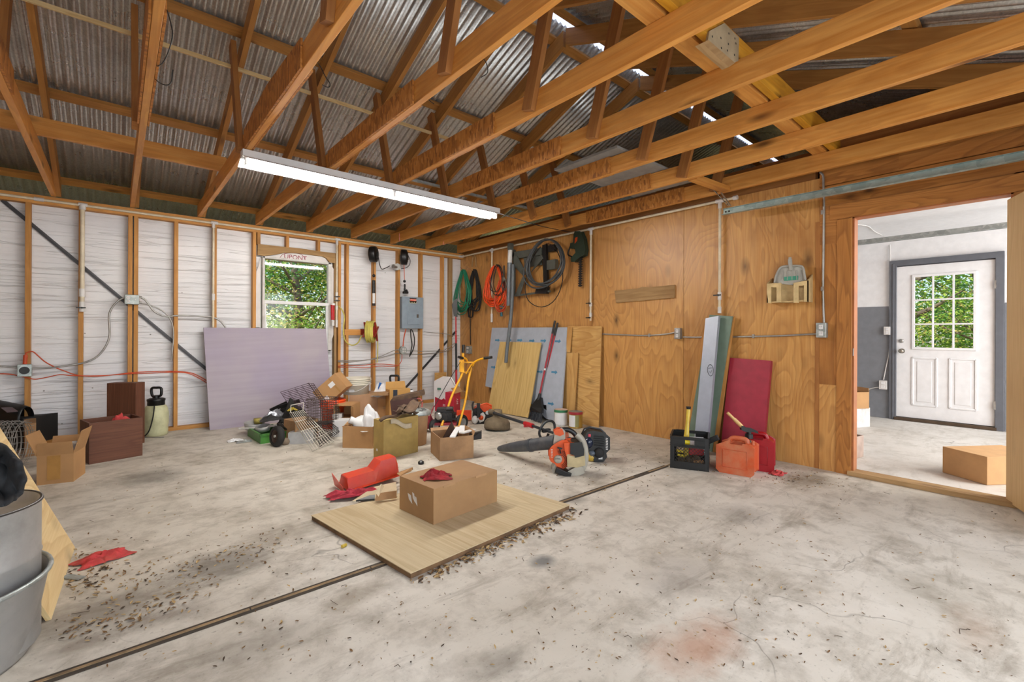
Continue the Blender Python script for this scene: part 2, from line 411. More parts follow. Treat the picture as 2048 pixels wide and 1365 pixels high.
def tyvek():
    t = NT('white_housewrap'); v = t.coord('Object', (1, 1, 1), False)
    mp = t.N('Mapping'); t.l.new(v, mp.inputs[0]); mp.inputs['Scale'].default_value = (.9, 1, 9)
    a = t.noise(mp.outputs[0], 1.2, 5, .6, .5); b = t.noise(v, 1.1, 4)
    mp2 = t.N('Mapping'); t.l.new(v, mp2.inputs[0]); mp2.inputs['Scale'].default_value = (.35, 1, 14); mp2.inputs['Rotation'].default_value = (0, .03, 0)
    c = t.noise(mp2.outputs[0], 1.0, 3, .5, 1.2)
    fold = t.ramp(c, [(.485, 0.), (.5, 1.), (.515, 0.)])
    col = t.mix(t.ramp(b, [(.3, 0.), (.7, 1.)]), '#d6d7dc', '#e6e6e8')
    col = t.mix(t.math('MULTIPLY', fold, .13), col, '#96918c')
    col = t.mix(t.ramp(a, [(.58, 0.), (.8, .22)]), col, '#b9b5b2')
    vo = t.N('TexVoronoi'); vo.inputs['Scale'].default_value = 4.5; t.l.new(v, vo.inputs['Vector'])
    col = t.mix(t.ramp(vo.outputs['Distance'], [(.02, .8), (.04, 0.)]), col, '#514a42')
    return t.out(col, .45, 0, t.math('ADD', a, t.math('MULTIPLY', fold, .5)), .6, .02)
MT['tyvek'] = tyvek()
def galv(name, a='#8d9497', b='#b9bec0', metal=.75, rough=.42, scale=34):
    t = NT(name); v = t.coord('Object', (1, 1, 1)); vo = t.N('TexVoronoi'); vo.inputs['Scale'].default_value = scale; t.l.new(v, vo.inputs['Vector'])
    n = t.noise(v, 3, 5); col = t.mix(t.ramp(vo.outputs['Color'], [(.1, 0.), (.9, 1.)]), a, b)
    col = t.mix(t.ramp(n, [(.5, 0.), (.8, .5)]), col, '#857e74')
    return t.out(col, t.math('MULTIPLY_ADD', n, .25, rough-.1), metal)
MT['roofmetal'] = galv('corrugated_zinc', '#c2c3c0', '#dededa', .75, .27, 90)
MT['galv'] = galv('galvanised_steel', '#97a09f', '#bcc4c3', .7, .45, 30)
MT['dullzinc'] = plain('dull_zinc_tub', '#a9a8a5', .5, .35, .08, 9, dirt='#77716a', dirtamt=.4)
MT['track'] = galv('track_zinc', '#8ea29f', '#aebfbb', .6, .45, 26)
MT['black'] = plain('black_plastic', '#0f1011', .42, var=.3)
MT['rubber'] = plain('black_rubber', '#1c1b1a', .8, var=.3)
MT['blackmetal'] = plain('black_iron', '#211e1d', .55, .3)
MT['pvc'] = plain('cream_pvc', '#d9cdb4', .45, var=.08, dirt='#a08a66', dirtamt=.4)
MT['pvcw'] = plain('white_pvc', '#dad8d6', .4, var=.06, dirt='#7d7168', dirtamt=.3)
MT['white'] = plain('white_paint', '#dedede', .5, var=.04, bs=.02)
MT['offwhite'] = plain('dirty_white_paint', '#cfccc8', .55, var=.06, dirt='#8f887d', dirtamt=.4)
MT['greypaint'] = plain('grey_paint', '#74777c', .5, var=.06)
MT['darkgrey'] = plain('dark_grey_paint', '#5d6066', .5, var=.06)
MT['cond'] = plain('steel_conduit', '#a7a6a2', .4, .7, .15)
MT['card'] = plain('brown_cardboard', '#b08658', .8, var=.08, scale=5, dirt='#8c6640', dirtamt=.35)
MT['card2'] = plain('dark_cardboard', '#a5805a', .8, var=.12, scale=5, dirt='#6e5036', dirtamt=.5)
MT['cardin'] = plain('cardboard_inside', '#a67c4f', .85, var=.1)
MT['red'] = plain('red_plastic', '#b3141f', .4, var=.15)
MT['redcloth'] = plain('red_cloth', '#8e1f26', .95, var=.3, scale=25, bs=.5)
MT['pinkcloth'] = plain('faded_red_cloth', '#b8403f', .95, var=.25, scale=25, bs=.5, dirt='#7a5a40', dirtamt=.5)
MT['orange'] = plain('orange_plastic', '#cf4a12', .4, var=.12)
MT['yellow'] = plain('yellow_paint', '#dfa019', .4, .0, .15, dirt='#8a5c1a', dirtamt=.3)
MT['ink'] = plain('dark_print', '#2a2724', .7)
def emis(name, c, st):
    t = NT(name); t.b.inputs['Emission Color'].default_value = lin(c); t.b.inputs['Emission Strength'].default_value = st; t.b.inputs['Base Color'].default_value = lin(c); return t.m
MT['tubeglow'] = emis('lit_tube', '#fffaf3', 210.0)
def glass(name, tint=(.95, .98, .97, 1), alpha=.0):
    m = bpy.data.materials.new(name); m.use_nodes = True; n = m.node_tree.nodes; l = m.node_tree.links; n.clear()
    o = n.new('ShaderNodeOutputMaterial'); g = n.new('ShaderNodeBsdfGlossy'); g.inputs['Roughness'].default_value = .03
    t = n.new('ShaderNodeBsdfTransparent'); t.inputs[0].default_value = tint; f = n.new('ShaderNodeFresnel'); f.inputs[0].default_value = 1.45
    mx = n.new('ShaderNodeMixShader'); l.new(f.outputs[0], mx.inputs[0]); l.new(t.outputs[0], mx.inputs[1]); l.new(g.outputs[0], mx.inputs[2]); l.new(mx.outputs[0], o.inputs[0])
    return m
MT['glass'] = glass('window_glass')
# ---------------------------------------------------------------- setting: floor, walls, roof
XL, YF = -3.3, -.69            # unseen left wall and front (garage door) wall
RY, RS = 2.97, .39             # ridge line, roof slope
def roofz(y, off=0.0): return 2.5+off+RS*(6.49-y) if y >= RY else 2.5+off+RS*(6.49-(2*RY-y))
struct('floor', M().box(((XL+XW)/2, 3.0, -.06), (XW-XL+.2, 8.4, .12)), MT['slab'])
struct('floor', M().box(((XW+8.2)/2+.16, 1.2, -.062), (8.2-XW+.1, 8.6, .12)), MT['slab2'])
# back wall: housewrap on the outside of open studs, with the window hole
wx0, wx1, wz0, wz1 = 1.425, 2.305, .86, 2.125
m = M(); yt = YW+.008
m.box(((XL+wx0)/2, yt, 1.22), (wx0-XL, .012, 2.5)); m.box(((wx1+XW+.1)/2, yt, 1.22), (XW+.1-wx1, .012, 2.5))
m.box(((wx0+wx1)/2, yt, wz0/2), (wx1-wx0, .012, wz0)); m.box(((wx0+wx1)/2, yt, (wz1+2.47)/2), (wx1-wx0, .012, 2.47-wz1))
struct('wall_back', m, MT['tyvek'])
struct('trim_1', M().box(((XL+XW)/2, YW-.045, 2.452), (XW-XL, .089, .085)), MT['stud'])
struct('trim_2', M().box(((XL+wx0+3)/2, YW-.045, .02), (XW-XL, .089, .04)).xf(Matrix.Translation((XW-(XL+wx0+3)/2-(XW-XL)/2, 0, 0))), MT['stud'])
# right wall: sheathing panels with seams, then the doorway surround boards
dy0, dy1, dz = .135, 1.02, 2.10
ed = [1.25, 2.485, 3.71, 4.93, 6.631]
t = .012
for i in range(4):
    a, b = ed[i], ed[i+1]
    o = struct('wall_right', M().box((XW+t/2, (a+b)/2, 1.235), (t, b-a-.004, 2.47), long=2), MT['wallply'])
struct('wall_right', M().box((XW+.05, 3.96, 1.36), (.06, 5.34, 2.72)), MT['darkwood'])
m = M()
m.box((XW+.045, (dy0-3)/2, 1.3), (.1, 3+dy0-.001, 2.6)); m.box((XW+.045, .6, (dz+2.75)/2), (.1, 1.3, 2.75-dz)); m.box((XW+.045, 1.15, 1.0), (.1, .26, 2.2))
struct('wall_right', m, MT['darkwood'])
struct('trim_3', M().box((XW-.008, 1.072, 1.045), (.022, .1, 2.09), long=2), MT['wallply2'])           # jamb board
struct('trim_4', M().box((XW-.006, .55, 2.155), (.02, 1.25, .12), long=1), MT['wallply2'])             # head board
struct('trim_5', M().box((XW-.002, 1.185, .36), (.012, .122, .72), long=2), MT['wallply'])
struct('trim_6', M().box((XW-.002, 1.185, 1.33), (.012, .122, 1.22), long=2), MT['wallply2'])
struct('trim_7', M().box((XW-.001, .55, 2.31), (.012, 1.4, .17), long=1), MT['wallply2'])
struct('trim_8', M().box((XW-.001, .28, 2.46), (.012, .9, .14), long=1), MT['wallply2'])
struct('trim_9', M().box((XW-.001, .99, 2.46), (.012, .52, .14), long=1), MT['wallply2'])
struct('trim_10', M().box((XW-.002, 1.185, 2.05), (.013, .122, .3), long=1), MT['wallply2'])
# reveal (red brown edge) and threshold
m = M(); m.box((XW+.05, dy1-.006, dz/2), (.1, .014, dz), long=2); m.box((XW+.05, (dy0+dy1)/2, dz-.006), (.1, dy1-dy0, .014)); m.box((XW+.05, dy0+.006, dz/2), (.1, .014, dz), long=2)
struct('trim_11', m, plain('red_brown_jamb', '#a8683c', .5))
struct('trim_12', M().box((XW+.02, (dy0+dy1)/2-.03, .018), (.13, dy1-dy0+.1, .034), long=1), MT['oldwood'])
# front wall with the wide garage opening, left wall
m = M(); gx0, gx1 = -2.1, 3.9
m.box(((XL+gx0)/2, YF, 1.3), (gx0-XL, .1, 2.6)); m.box(((gx1+XW)/2, YF, 1.3), (XW-gx1+.1, .1, 2.6)); m.box(((gx0+gx1)/2, YF, 2.4), (gx1-gx0, .1, .4))
struct('wall_front', m, MT['wallply'])
m = M(); m.prism([(XL, YF, 0), (XL, YW, 0), (XL, YW, 2.75), (XL, RY, 4.32), (XL, YF, 2.75)], (-.06, 0, 0)); struct('wall_left', m, MT['wallply'])
# corrugated roof, two slopes
def corr(ya, yb, name):
    m = M(); per = .0678; x0, x1 = XL-.1, 8.7; n = int((x1-x0)/per*8); rows = 3
    def P(i, j):
        y = ya+(yb-ya)*j/rows; x = x0+(x1-x0)*i/n
        return Vector((x, y, roofz(y, .225)+.012*math.cos(2*PI*x/per)))
    m.grid(P, n, rows, sm=True); return struct(name, m, MT['roofmetal'], solid=.0015)
struct('trim_20', M().box((2.7, YW+.44, 2.33), (12, .03, .36)), MT['darkwood'])  # board added outside the eave to keep outdoor light off the soffit
corr(RY+.035, YW+.45, 'ceiling'); corr(YF-.4, RY-.035, 'ceiling')
# floor joint: dark groove edges with a rotted wooden strip, crossing the slab
jy = 2.125
m = M(); m.box(((XL+3.60)/2, jy, .0005), (3.60-XL, .048, .004)); struct('trim_13', m, plain('joint_dirt', '#3d342a', .9))
m = M(); x = XL
while x < 3.55:
    L = R.uniform(.3, .9); m.box((x+L/2, jy+R.uniform(-.002, .002), .002), (min(L, 3.58-x)-.006, .013, .006)); x += L
struct('trim_14', m, plain('rotted_joint_wood', '#8a7150', .85, var=.4, scale=9, dirt='#3c3022', dirtamt=.8))
# ---------------------------------------------------------------- roof trusses
X0 = -.459
TW = .038
def truss(k):
    x = X0+.61*k-TW/2
    lab = ['leftmost roof truss, cut by the left edge of the photo', 'second roof truss from the left, its rough strand board strips framing the wooden chord', 'third roof truss from the left, ending beside the left end of the tube light',
           'fourth roof truss from the left, the tube light hanging under its middle web', 'fifth roof truss from the left, thin wires dangling from its chord', 'sixth roof truss from the left, passing just above the join of the two lit tubes', 'seventh roof truss from the left, carrying the right end of the tube light', 'second roof truss from the plywood wall', 'roof truss lying against the plywood wall'][k]
    T = thing('roof_truss', lab, 'roof truss', (x, 6.5, ZJ), 0, 'roof trusses')
    ch = .14
    m = M(); m.box((x, (YF+6.52)/2, ZJ+ch/2), (TW, 6.52-YF, ch), long=1); obj('bottom_chord', m, MT['joist'], T, bevel=.003)
    def rz(y): return roofz(y)+.0
    for a, b, nm in ((6.50, RY+.02, 'top_chord'), (YF+.03, RY-.02, 'top_chord')):
        m = M(); o = .038 if k % 2 == 0 or k < 2 else -.038
        m.prism([(x-TW/2+TW*0+.0, a, rz(a)-.0), (x-TW/2, b, rz(b)), (x-TW/2, b, rz(b)+.15), (x-TW/2, a, rz(a)+.15)], (TW, 0, 0), uax=(0, b-a, rz(b)-rz(a)))
        m.xf(Matrix.Translation((TW if True else 0, 0, 0)))
        obj(nm, m, MT['rafter'], T, bevel=.002)
    dk = MT['darkwood']
    xo = x-TW*1.0
    for (y0, z0, y1, z1) in ((3.97, ZJ+.02, 4.28, rz(4.28)+.10), (2.085, ZJ+.02, 1.80, rz(1.80)+.10)):
        m = M(); m.bar((xo, y0, z0), (xo, y1, z1), .089, .038, side=(0, 1, 0)); obj('web', m, dk, T, bevel=.002)
    a, b = (2.40, 3.68) if k >= 5 else (2.44, 3.87)
    if k in (1, 2): a = 2.49
    m = M(); n = 14
    for sx in (-1, 1):
        top = []
        for i in range(n+1):
            y = a+(b-a)*i/n; zt = ZJ+ch+.004
            if k in (1, 2): zt = ZJ+ch+.05-.05*abs((i/n-.45)*2)**2+R.uniform(-.008, .008)
            top.append(Vector((0, y, zt)))
        xx = x+sx*(TW/2+.0015) if sx > 0 else x-TW/2-.0125
        poly = [Vector((xx, a, ZJ+.002)), Vector((xx, b, ZJ+.002))]+[Vector((xx, q.y, q.z)) for q in reversed(top)]
        m.prism(poly, (.011, 0, 0), uax=(0, 1, 0))
    obj('gusset_board', m, MT['osb'], T)
    return T
for k in range(9): truss(k)
# purlins and small members across the trusses
def member(name, lab, cat, p0, p1, w, t_, mat, group=None, side=(0, 0, 1), bev=.002):
    o = obj(name, M().bar(p0, p1, w, t_, side), mat, bevel=bev); return tag(o, lab, cat, group)
names = {6.52: 'lowest roof purlin above the housewrap wall', 5.38: 'roof purlin second up from the housewrap wall', 4.24: 'roof purlin third up from the housewrap wall', 3.13: 'roof purlin just below the ridge on the window side',
         2.81: 'roof purlin just past the ridge gap on the far slope', 1.70: 'second roof purlin past the ridge gap', .56: 'third roof purlin past the ridge gap, near the top right corner'}
for y, lab in names.items():
    z = roofz(y, .15)+.03; up = Vector((0, RS if y < RY else -RS, -1)).normalized() if False else Vector((0, -RS if y > RY else RS, 1)).normalized()
    sd = Vector((0, 1, -RS)) if y > RY else Vector((0, 1, RS))
    member('roof_purlin', lab, 'purlin', (XL+.1, y, z), (8.4, y, z), .085, .036, MT['rafter'], 'roof purlins', side=sd)
member('lattice_strip', 'thin pale lath strip crossing the dark truss webs on the left', 'lath', (-2.0, 4.235, 3.255), (2.76, 4.235, 3.25), .03, .018, MT['paleply'])
for k_ in (0,):
    member('brace_board', 'wooden brace board on edge across the first three truss chords at left', 'board', (-2.4, 5.02, ZJ+.21), (.78, 5.02, ZJ+.21), .135, .038, MT['joist'])
member('ceiling_beam', 'wide flat board of the double beam laid across the truss chords at top right', 'beam', (-.4, 1.215, ZJ+.16), (4.5, 1.215, ZJ+.16), .10, .038, MT['joist'], 'double beam over the chords', side=(0, 1, 0))
member('ceiling_beam', 'narrow upright board of the double beam, its edge stained yellow', 'beam', (-.4, 1.12, ZJ+.21), (4.5, 1.12, ZJ+.21), .14, .045, lumber('stained_yellow_pine', '#c98a1f', '#7a4a12', '#dba030', .8), 'double beam over the chords')
# ---------------------------------------------------------------- helpers for cables, writing, boxes
def spl(pts, n=6, closed=False):
    pts = [Vector(p) for p in pts]; out = []; m = len(pts)
    rng = range(m) if closed else range(m-1)
    for i in rng:
        p1, p2 = pts[i], pts[(i+1) % m]
        p0 = pts[i-1] if (i > 0 or closed) else p1*2-p2
        p3 = pts[(i+2) % m] if (i+2 < m or closed) else p2*2-p1
        for k in range(n):
            t = k/n; out.append(.5*((2*p1)+(p2-p0)*t+(2*p0-5*p1+4*p2-p3)*t*t+(3*p1-p0-3*p2+p3)*t**3))
    if not closed: out.append(pts[-1])
    return out
def cable(name, lab, cat, pts, r, mat, n=6, group=None, res=6, parent=None, closed=False):
    o = obj(name, M().tube(spl(pts, res, closed), r, n, closed), mat, parent)
    if parent is None: tag(o, lab, cat, group)
    return o
def text(name, s, loc, size, mat, parent, u, v, align='CENTER', thick=.0006):
    """flat lettering, u = reading direction, v = up direction"""
    cu = bpy.data.curves.new('t', 'FONT'); cu.body = s; cu.size = size; cu.align_x = align; cu.align_y = 'CENTER'; cu.extrude = thick; cu.resolution_u = 3
    to = bpy.data.objects.new('t', cu); COL.objects.link(to); bpy.context.view_layer.update()
    dg = bpy.context.evaluated_depsgraph_get(); me = bpy.data.meshes.new_from_object(to.evaluated_get(dg))
    u = Vector(u).normalized(); v = Vector(v).normalized(); w = u.cross(v); loc = Vector(loc)
    m = M(); m.add([loc+u*q.co.x+v*q.co.y+w*q.co.z for q in me.vertices], [tuple(p.vertices) for p in me.polygons])
    bpy.data.objects.remove(to); bpy.data.meshes.remove(me)
    return obj(name, m, mat, parent)
def frame3(o, u, v):
    """local frame -> point; u,v unit vectors, w = u x v"""
    o = Vector(o); u = Vector(u).normalized(); v = Vector(v).normalized(); w = u.cross(v)
    return lambda a, b, c=0: o+u*a+v*b+w*c
# ---------------------------------------------------------------- next room seen through the doorway
FX = 8.0
struct('wall_side_room_far', M().box((FX+.05, (1.37-3)/2+1.5-.0, 1.25), (.1, .01, .01)).box((FX+.05, (-3+.31)/2, 1.3), (.1, 3.31, 2.6)).box((FX+.05, (1.37+3.2)/2, 1.3), (.1, 3.2-1.37, 2.6)).box((FX+.05, .84, 2.37), (.1, 1.06, .48)), MT['white'])
def wains(y0, y1, nm): struct(nm, M().box((FX-.004, (y0+y1)/2, .765), (.012, y1-y0, 1.53)), MT['greypaint'])
wains(1.372, 3.2, 'trim_15'); wains(-3, .305, 'trim_16')
struct('wall_side_room_left', M().box((6.35, 3.25, 1.3), (3.3, .1, 2.6)), MT['white'])
struct('wall_side_room_right', M().box((6.35, -3.05, 1.3), (3.3, .1, 2.6)), MT['white'])
struct('ceiling', M().box((6.38, .1, 2.475), (3.3, 6.5, .03)), MT['white'])
struct('ceiling', M().box((6.38, .6, 2.675), (3.3, 7.6, .03)), MT['rafter'])
struct('wall_gable', M().prism([(8.75, YF-.3, 2.5), (8.75, YW+.4, 2.5), (8.75, YW+.4, 2.75), (8.75, RY, 4.3), (8.75, YF-.3, 2.75)], (.06, 0, 0)), MT['darkwood'])
def cap(ya, yb, zz):
    return
tl = NT('sun_diffuser_cap'); tb = tl.N('BsdfTranslucent'); tb.inputs[0].default_value = (.75, .8, .95, 1)
tl.l.new(tb.outputs[0], tl.n['Material Output'].inputs[0])
zr = roofz(RY, .245)
struct('trim_17', M().prism([(XL, RY-.22, zr-.02), (XL, RY, zr+.06), (XL, RY+.22, zr-.02), (XL, RY+.22, zr-.012), (XL, RY, zr+.068), (XL, RY-.22, zr-.012)], (8.7-XL, 0, 0)), tl.m)  # translucent cap added over the ridge gap; diffuses sun, glows like sky
# casing and door
m = M()
for y in (1.34, .345): m.box((FX-.015, y, 1.05), (.05, .075, 2.1), long=2)
m.box((FX-.015, .843, 2.105), (.052, 1.07, .075), long=1)
m.box((FX-.002, 1.335, 1.05), (.09, .02, 2.1)); 
m.box((FX+.03, .843, 2.075), (.05, 1.0, .05), long=1); m.box((FX+.03, .37, 1.05), (.05, .04, 2.1)); m.box((FX+.03, 1.32, 1.05), (.05, .04, 2.1))
struct('trim_18', m, MT['darkgrey'], bevel=.004)
struct('trim_19', M().box((FX, .843, .02), (.12, .95, .035)), plain('sill_wood', '#4a3a2a', .8))
D = thing('door_2', '', '', (FX-.01, .84, .04)); 
for kk in ('label', 'category'): del D[kk]
D['kind'] = 'structure'
ya, yb, z0, z1 = .385, 1.302, .045, 2.055
ly0, ly1, lz0, lz1 = .555, 1.13, .965, 1.915      # glazing
m = M(); xc = FX+.012; tk = .045
m.box((xc, (ya+ly0)/2, (z0+z1)/2), (tk, ly0-ya, z1-z0)); m.box((xc, (ly1+yb)/2, (z0+z1)/2), (tk, yb-ly1, z1-z0))
m.box((xc, (ly0+ly1)/2, (z0+lz0)/2), (tk, ly1-ly0, lz0-z0)); m.box((xc, (ly0+ly1)/2, (z1+lz1)/2), (tk, ly1-ly0, z1-lz1))
obj('door_leaf', m, MT['white'], D)
m = M(); g = .02
for i in range(4):
    y = ly0+(ly1-ly0)*i/3; m.box((xc-.028, y, (lz0+lz1)/2), (.02, g if 0 < i < 3 else .03, lz1-lz0+.03))
    z = lz0+(lz1-lz0)*i/3; m.box((xc-.028, (ly0+ly1)/2, z), (.021, ly1-ly0+.03, g if 0 < i < 3 else .03))
obj('window_grille', m, MT['white'], D, bevel=.003)
obj('window_pane', M().box((xc, (ly0+ly1)/2, (lz0+lz1)/2), (.006, ly1-ly0, lz1-lz0)), MT['glass'], D)
for yc in (.66, 1.02):
    m = M(); w, h_ = .235, .62; zc = .53
    for (a, b, c) in ((w/2, h_/2, .0), ):
        for yy, ww, zz, hh in ((yc-w/2, .018, zc, h_), (yc+w/2, .018, zc, h_), (yc, w, zc-h_/2, .018), (yc, w, zc+h_/2, .018)):
            m.box((xc-.026, yy, zz), (.012, ww+.004, hh+.004))
        m.box((xc-.024, yc, zc), (.008, w-.09, h_-.09))
    obj('raised_panel', m, MT['white'], D, bevel=.003)
m = M(); m.lathe([(.03, 0), (.032, .006), (.014, .012), (.012, .035), (.027, .05), (.03, .065), (.02, .078), (0.001, .08)], (xc-.022, 1.245, .925), 20, axis=(-1, 0, 0)); obj('door_knob', m, plain('satin_nickel', '#9b958a', .3, .9), D)
m = M(); m.lathe([(.026, 0), (.028, .01), (.02, .02), (0.001, .022)], (xc-.022, 1.25, 1.06), 20, axis=(-1, 0, 0)); obj('deadbolt', m, MT['cond'], D)
for z in (.3, 1.75):
    obj('hinge', M().box((FX-.03, .384, z), (.02, .02, .1)), MT['cond'], D)
# garage door track crossing above that door, cable, outlet, cartons
tag(obj('door_track', M().box((6.9, .9, 2.27), (.02, 5.0, .06)).box((6.885, .9, 2.243), (.05, 5.0, .006)), MT['galv']), 'galvanised track above the white glazed door in the next room', 'track')
cable('wall_cable', 'pale cable running from the ceiling down beside the grey door casing', 'cable', [AZ(1712, 449, 2.45), AZ(1736, 453, 2.45), AZ(1750, 464, 2.45), AX(1775, 478, FX-.02), AX(1780, 500, FX-.02), AX(1780, 560, FX-.02), AX(1778, 600, FX-.02), AX(1781, 640, FX-.02), AX(1779, 700, FX-.02), AX(1772, 735, FX-.02), AX(1767, 760, FX-.02)], .007, MT['offwhite'])
cable('wall_cable', 'pale cable sagging from the low outlet towards the cartons in the next room', 'cable', [AX(1765, 775, FX-.02), AX(1750, 776, FX-.02), AX(1735, 780, FX-.02), AX(1712, 788, FX-.02), AX(1690, 792, FX-.02)], .007, MT['offwhite'])
def outlet(name, lab, P, u, v, w, h_, dpt, mat, face, group=None, n=2):
    """P centre on wall, u across, v up; box with duplex face"""
    f = frame3(P, u, v); O = thing(name, lab, 'outlet', P, 0, group)
    u = Vector(u).normalized(); v = Vector(v).normalized(); nn = u.cross(v); rm = Matrix((u, v, nn)).transposed()
    obj('outlet_box', M().box(f(0, 0, dpt/2), (w, h_, dpt), rm), mat, O, bevel=.004)
    for s in (-1, 1):
        m = M(); m.box(f(0, s*h_*.22, dpt+.002), (w*.42, h_*.3, .005), rm, long=0)
        so = obj('socket', m, face, O, bevel=.003)
        m = M()
        for dx in (-.006, .006): m.box(f(dx, s*h_*.22+.003, dpt+.005), (.002, .008, .002), rm)
        obj('slot', m, MT['ink'], so)
    return O
outlet('outlet', 'low steel outlet on the grey wall beside the glazed door', AX(1767, 770, FX-.012), (0, -1, 0), (0, 0, 1), .085, .12, .045, MT['offwhite'], MT['white'])
outlet('outlet', 'cream outlet on the grey wall left of the glazed door casing', AX(1775, 662, FX-.012), (0, -1, 0), (0, 0, 1), .07, .11, .04, MT['offwhite'], MT['white'])
def carton(name, lab, P0, P1, dep, h_, mat, openq=True, flaps=(), group=None, inside=True, wall=.005, cat='box'):
    """open carton: P0->P1 front bottom edge seen from camera (left to right), dep away from camera; flaps = ((side, angle deg, length), ...)"""
    P0 = Vector(P0); P1 = Vector(P1); z0 = P0.z; u = (P1-P0); u.z = 0; L = u.length; u.normalize(); v = Vector((-u.y, u.x, 0))
    O = thing(name, lab, cat, (P0+P1)/2+v*dep/2, 0, group)
    f = frame3(P0, u, v)
    m = M(); rm = Matrix((u, v, Vector((0, 0, 1)))).transposed()
    if openq:
        m.box(f(L/2, wall/2, h_/2), (L, wall, h_), rm); m.box(f(L/2, dep-wall/2, h_/2), (L, wall, h_), rm)
        m.box(f(wall/2, dep/2, h_/2), (wall, dep-2*wall, h_), rm); m.box(f(L-wall/2, dep/2, h_/2), (wall, dep-2*wall, h_), rm)
        m.box(f(L/2, dep/2, wall/2), (L-2*wall, dep-2*wall, wall), rm)
    else: m.box(f(L/2, dep/2, h_/2), (L, dep, h_), rm)
    obj('carton_body', m, mat, O, bevel=.0015 if not openq else 0)
    for side, ang, ln in flaps:
        a = math.radians(ang); m = M()
        if side == 'F': p, q, out = f(0, 0, h_), f(L, 0, h_), -v
        elif side == 'B': p, q, out = f(0, dep, h_), f(L, dep, h_), v
        elif side == 'L': p, q, out = f(0, 0, h_), f(0, dep, h_), -u
        else: p, q, out = f(L, 0, h_), f(L, dep, h_), u
        dv = out*math.cos(a)*ln+Vector((0, 0, 1))*math.sin(a)*ln; nn = dv.cross(q-p).normalized()*.004
        sh = (q-p)*.03
        m.prism([p, q, q-sh+dv, p+sh+dv], nn, uax=q-p); obj('flap', m, mat, O)
    return O, f, L, u, v
carton('cardboard_carton', 'large closed carton lying on the pale floor of the next room', AZ(1885, 945), AZ(1974, 971), .001+.55, .215, plain('clean_cardboard', '#c39a6a', .8, var=.05), False)
cc = bpy.data.objects.get('cardboard_carton')
carton('cardboard_carton', 'grey sided open carton just past the doorway jamb', AZ(1650, 935), AZ(1727, 914), .3, .2, plain('greyish_cardboard', '#b09a8c', .8), True)
carton('cardboard_carton', 'white printed carton against the grey wall in the next room, under two open trays', AZ(1660, 862), AZ(1740, 854), .4, .235, MT['offwhite'], False)
carton('cardboard_tray', 'open brown carton standing askew on the white printed carton', AZ(1655, 862)+Vector((.1, .05, .236)), AZ(1733, 856)+Vector((.02, -.02, .236)), .35, .20, MT['card'], True, (('R', 80, .05),))
# open door leaf, hinged on the near jamb and swung into the garage
D = thing('door_1', '', '', (XW-.03, .12, 0)); [D.__delitem__(kk) for kk in ('label', 'category')]; D['kind'] = 'structure'
q0 = AZ(2021.5, 1001, .02); 
q1 = AZ(2048, 1018, .02); dd = (q1-q0).normalized(); nd = Vector((-dd.y, dd.x, 0)); nd = nd if nd.y < 0 else -nd
obj('door_leaf', M().box(q0+dd*.43-nd*.018+Vector((0, 0, 1.02)), (.80, .035, 2.04), math.atan2(dd.y, dd.x), long=2), plyw('tan_door_veneer', '#c9a773', '#a98352', '#d6b785', .6, 8, 6, .6, .3, .3, .3, dk=.3), D, bevel=.003)
obj('hinge', M().cyl((q0.x-.0, q0.y+.01, 1.5), (q0.x-.0, q0.y+.01, 1.6), .006), MT['cond'], D)
obj('latch_plate', M().box((XW-.02, dy1-.012, 1.0), (.012, .004, .06)), MT['cond'], D)
# ---------------------------------------------------------------- back wall: studs, window, pipes
SY = YW-.045
studs = [(-.658, 'leftmost stud, carrying the square steel box with the orange cable'), (-.276, 'stud behind the notched white pipe drop, second from the left'), (.119, 'left member of the doubled stud with the grey outlet box'), (.168, 'right member of the doubled stud with the grey outlet box'),
         (.526, 'single stud left of the lavender foam board'), (.905, 'stud rising behind the left corner of the lavender foam board'), (1.33, 'outer stud just left of the window'), (2.408, 'stud carrying the red cylinder right of the window'),
         (2.52, 'stud between the window and the yellow hose reel'), (2.93, 'stud with the long black cord grip, behind the hose reel'), (3.325, 'stud left of the grey breaker panel'), (3.722, 'stud right of the grey breaker panel'), (4.128, 'last slim stud before the room corner'),
         (-1.07, 'stud beyond the left edge of the photo'), (-1.5, 'second stud beyond the left edge of the photo')]
for x, lab in studs[:13]:
    if x == -.276:
        o = tag(obj('wall_stud', M().box((x, SY, .03+.83), (.038, .088, 1.64), long=2).box((x-.01, SY+.02, 2.03), (.02, .046, .75), long=2), MT['stud'], bevel=.002), lab, 'stud', 'studs of the housewrap wall')
        continue
    tag(obj('wall_stud', M().box((x, SY, .04+1.185), (.038 if x < 3.9 else .03, .088, 2.37), long=2), MT['stud'], bevel=.002), lab, 'stud', 'studs of the housewrap wall')
for i_, x in enumerate((-1.07, -1.48, -1.89, -2.3, -2.71, -3.1)): struct('trim_%d' % (21+i_), M().box((x, SY, 1.225), (.038, .088, 2.37), long=2), MT['stud'])
tag(obj('corner_post', M().box((4.30, SY+.02, 1.225), (.07, .05, 2.37), long=2), MT['oldwood']), 'grey wooden corner post where housewrap meets plywood', 'post')
for px, lab in ((575.5, 'short stud above the middle of the window'), (638, 'short stud above the right part of the window'), (518, 'short stud above the left end of the window header')):
    a = AY(px, 490, YW-.09); tag(obj('short_stud', M().box((a.x, SY, 2.335), (.035, .085, .15), long=2), MT['stud']), lab, 'stud', 'short studs over the window')
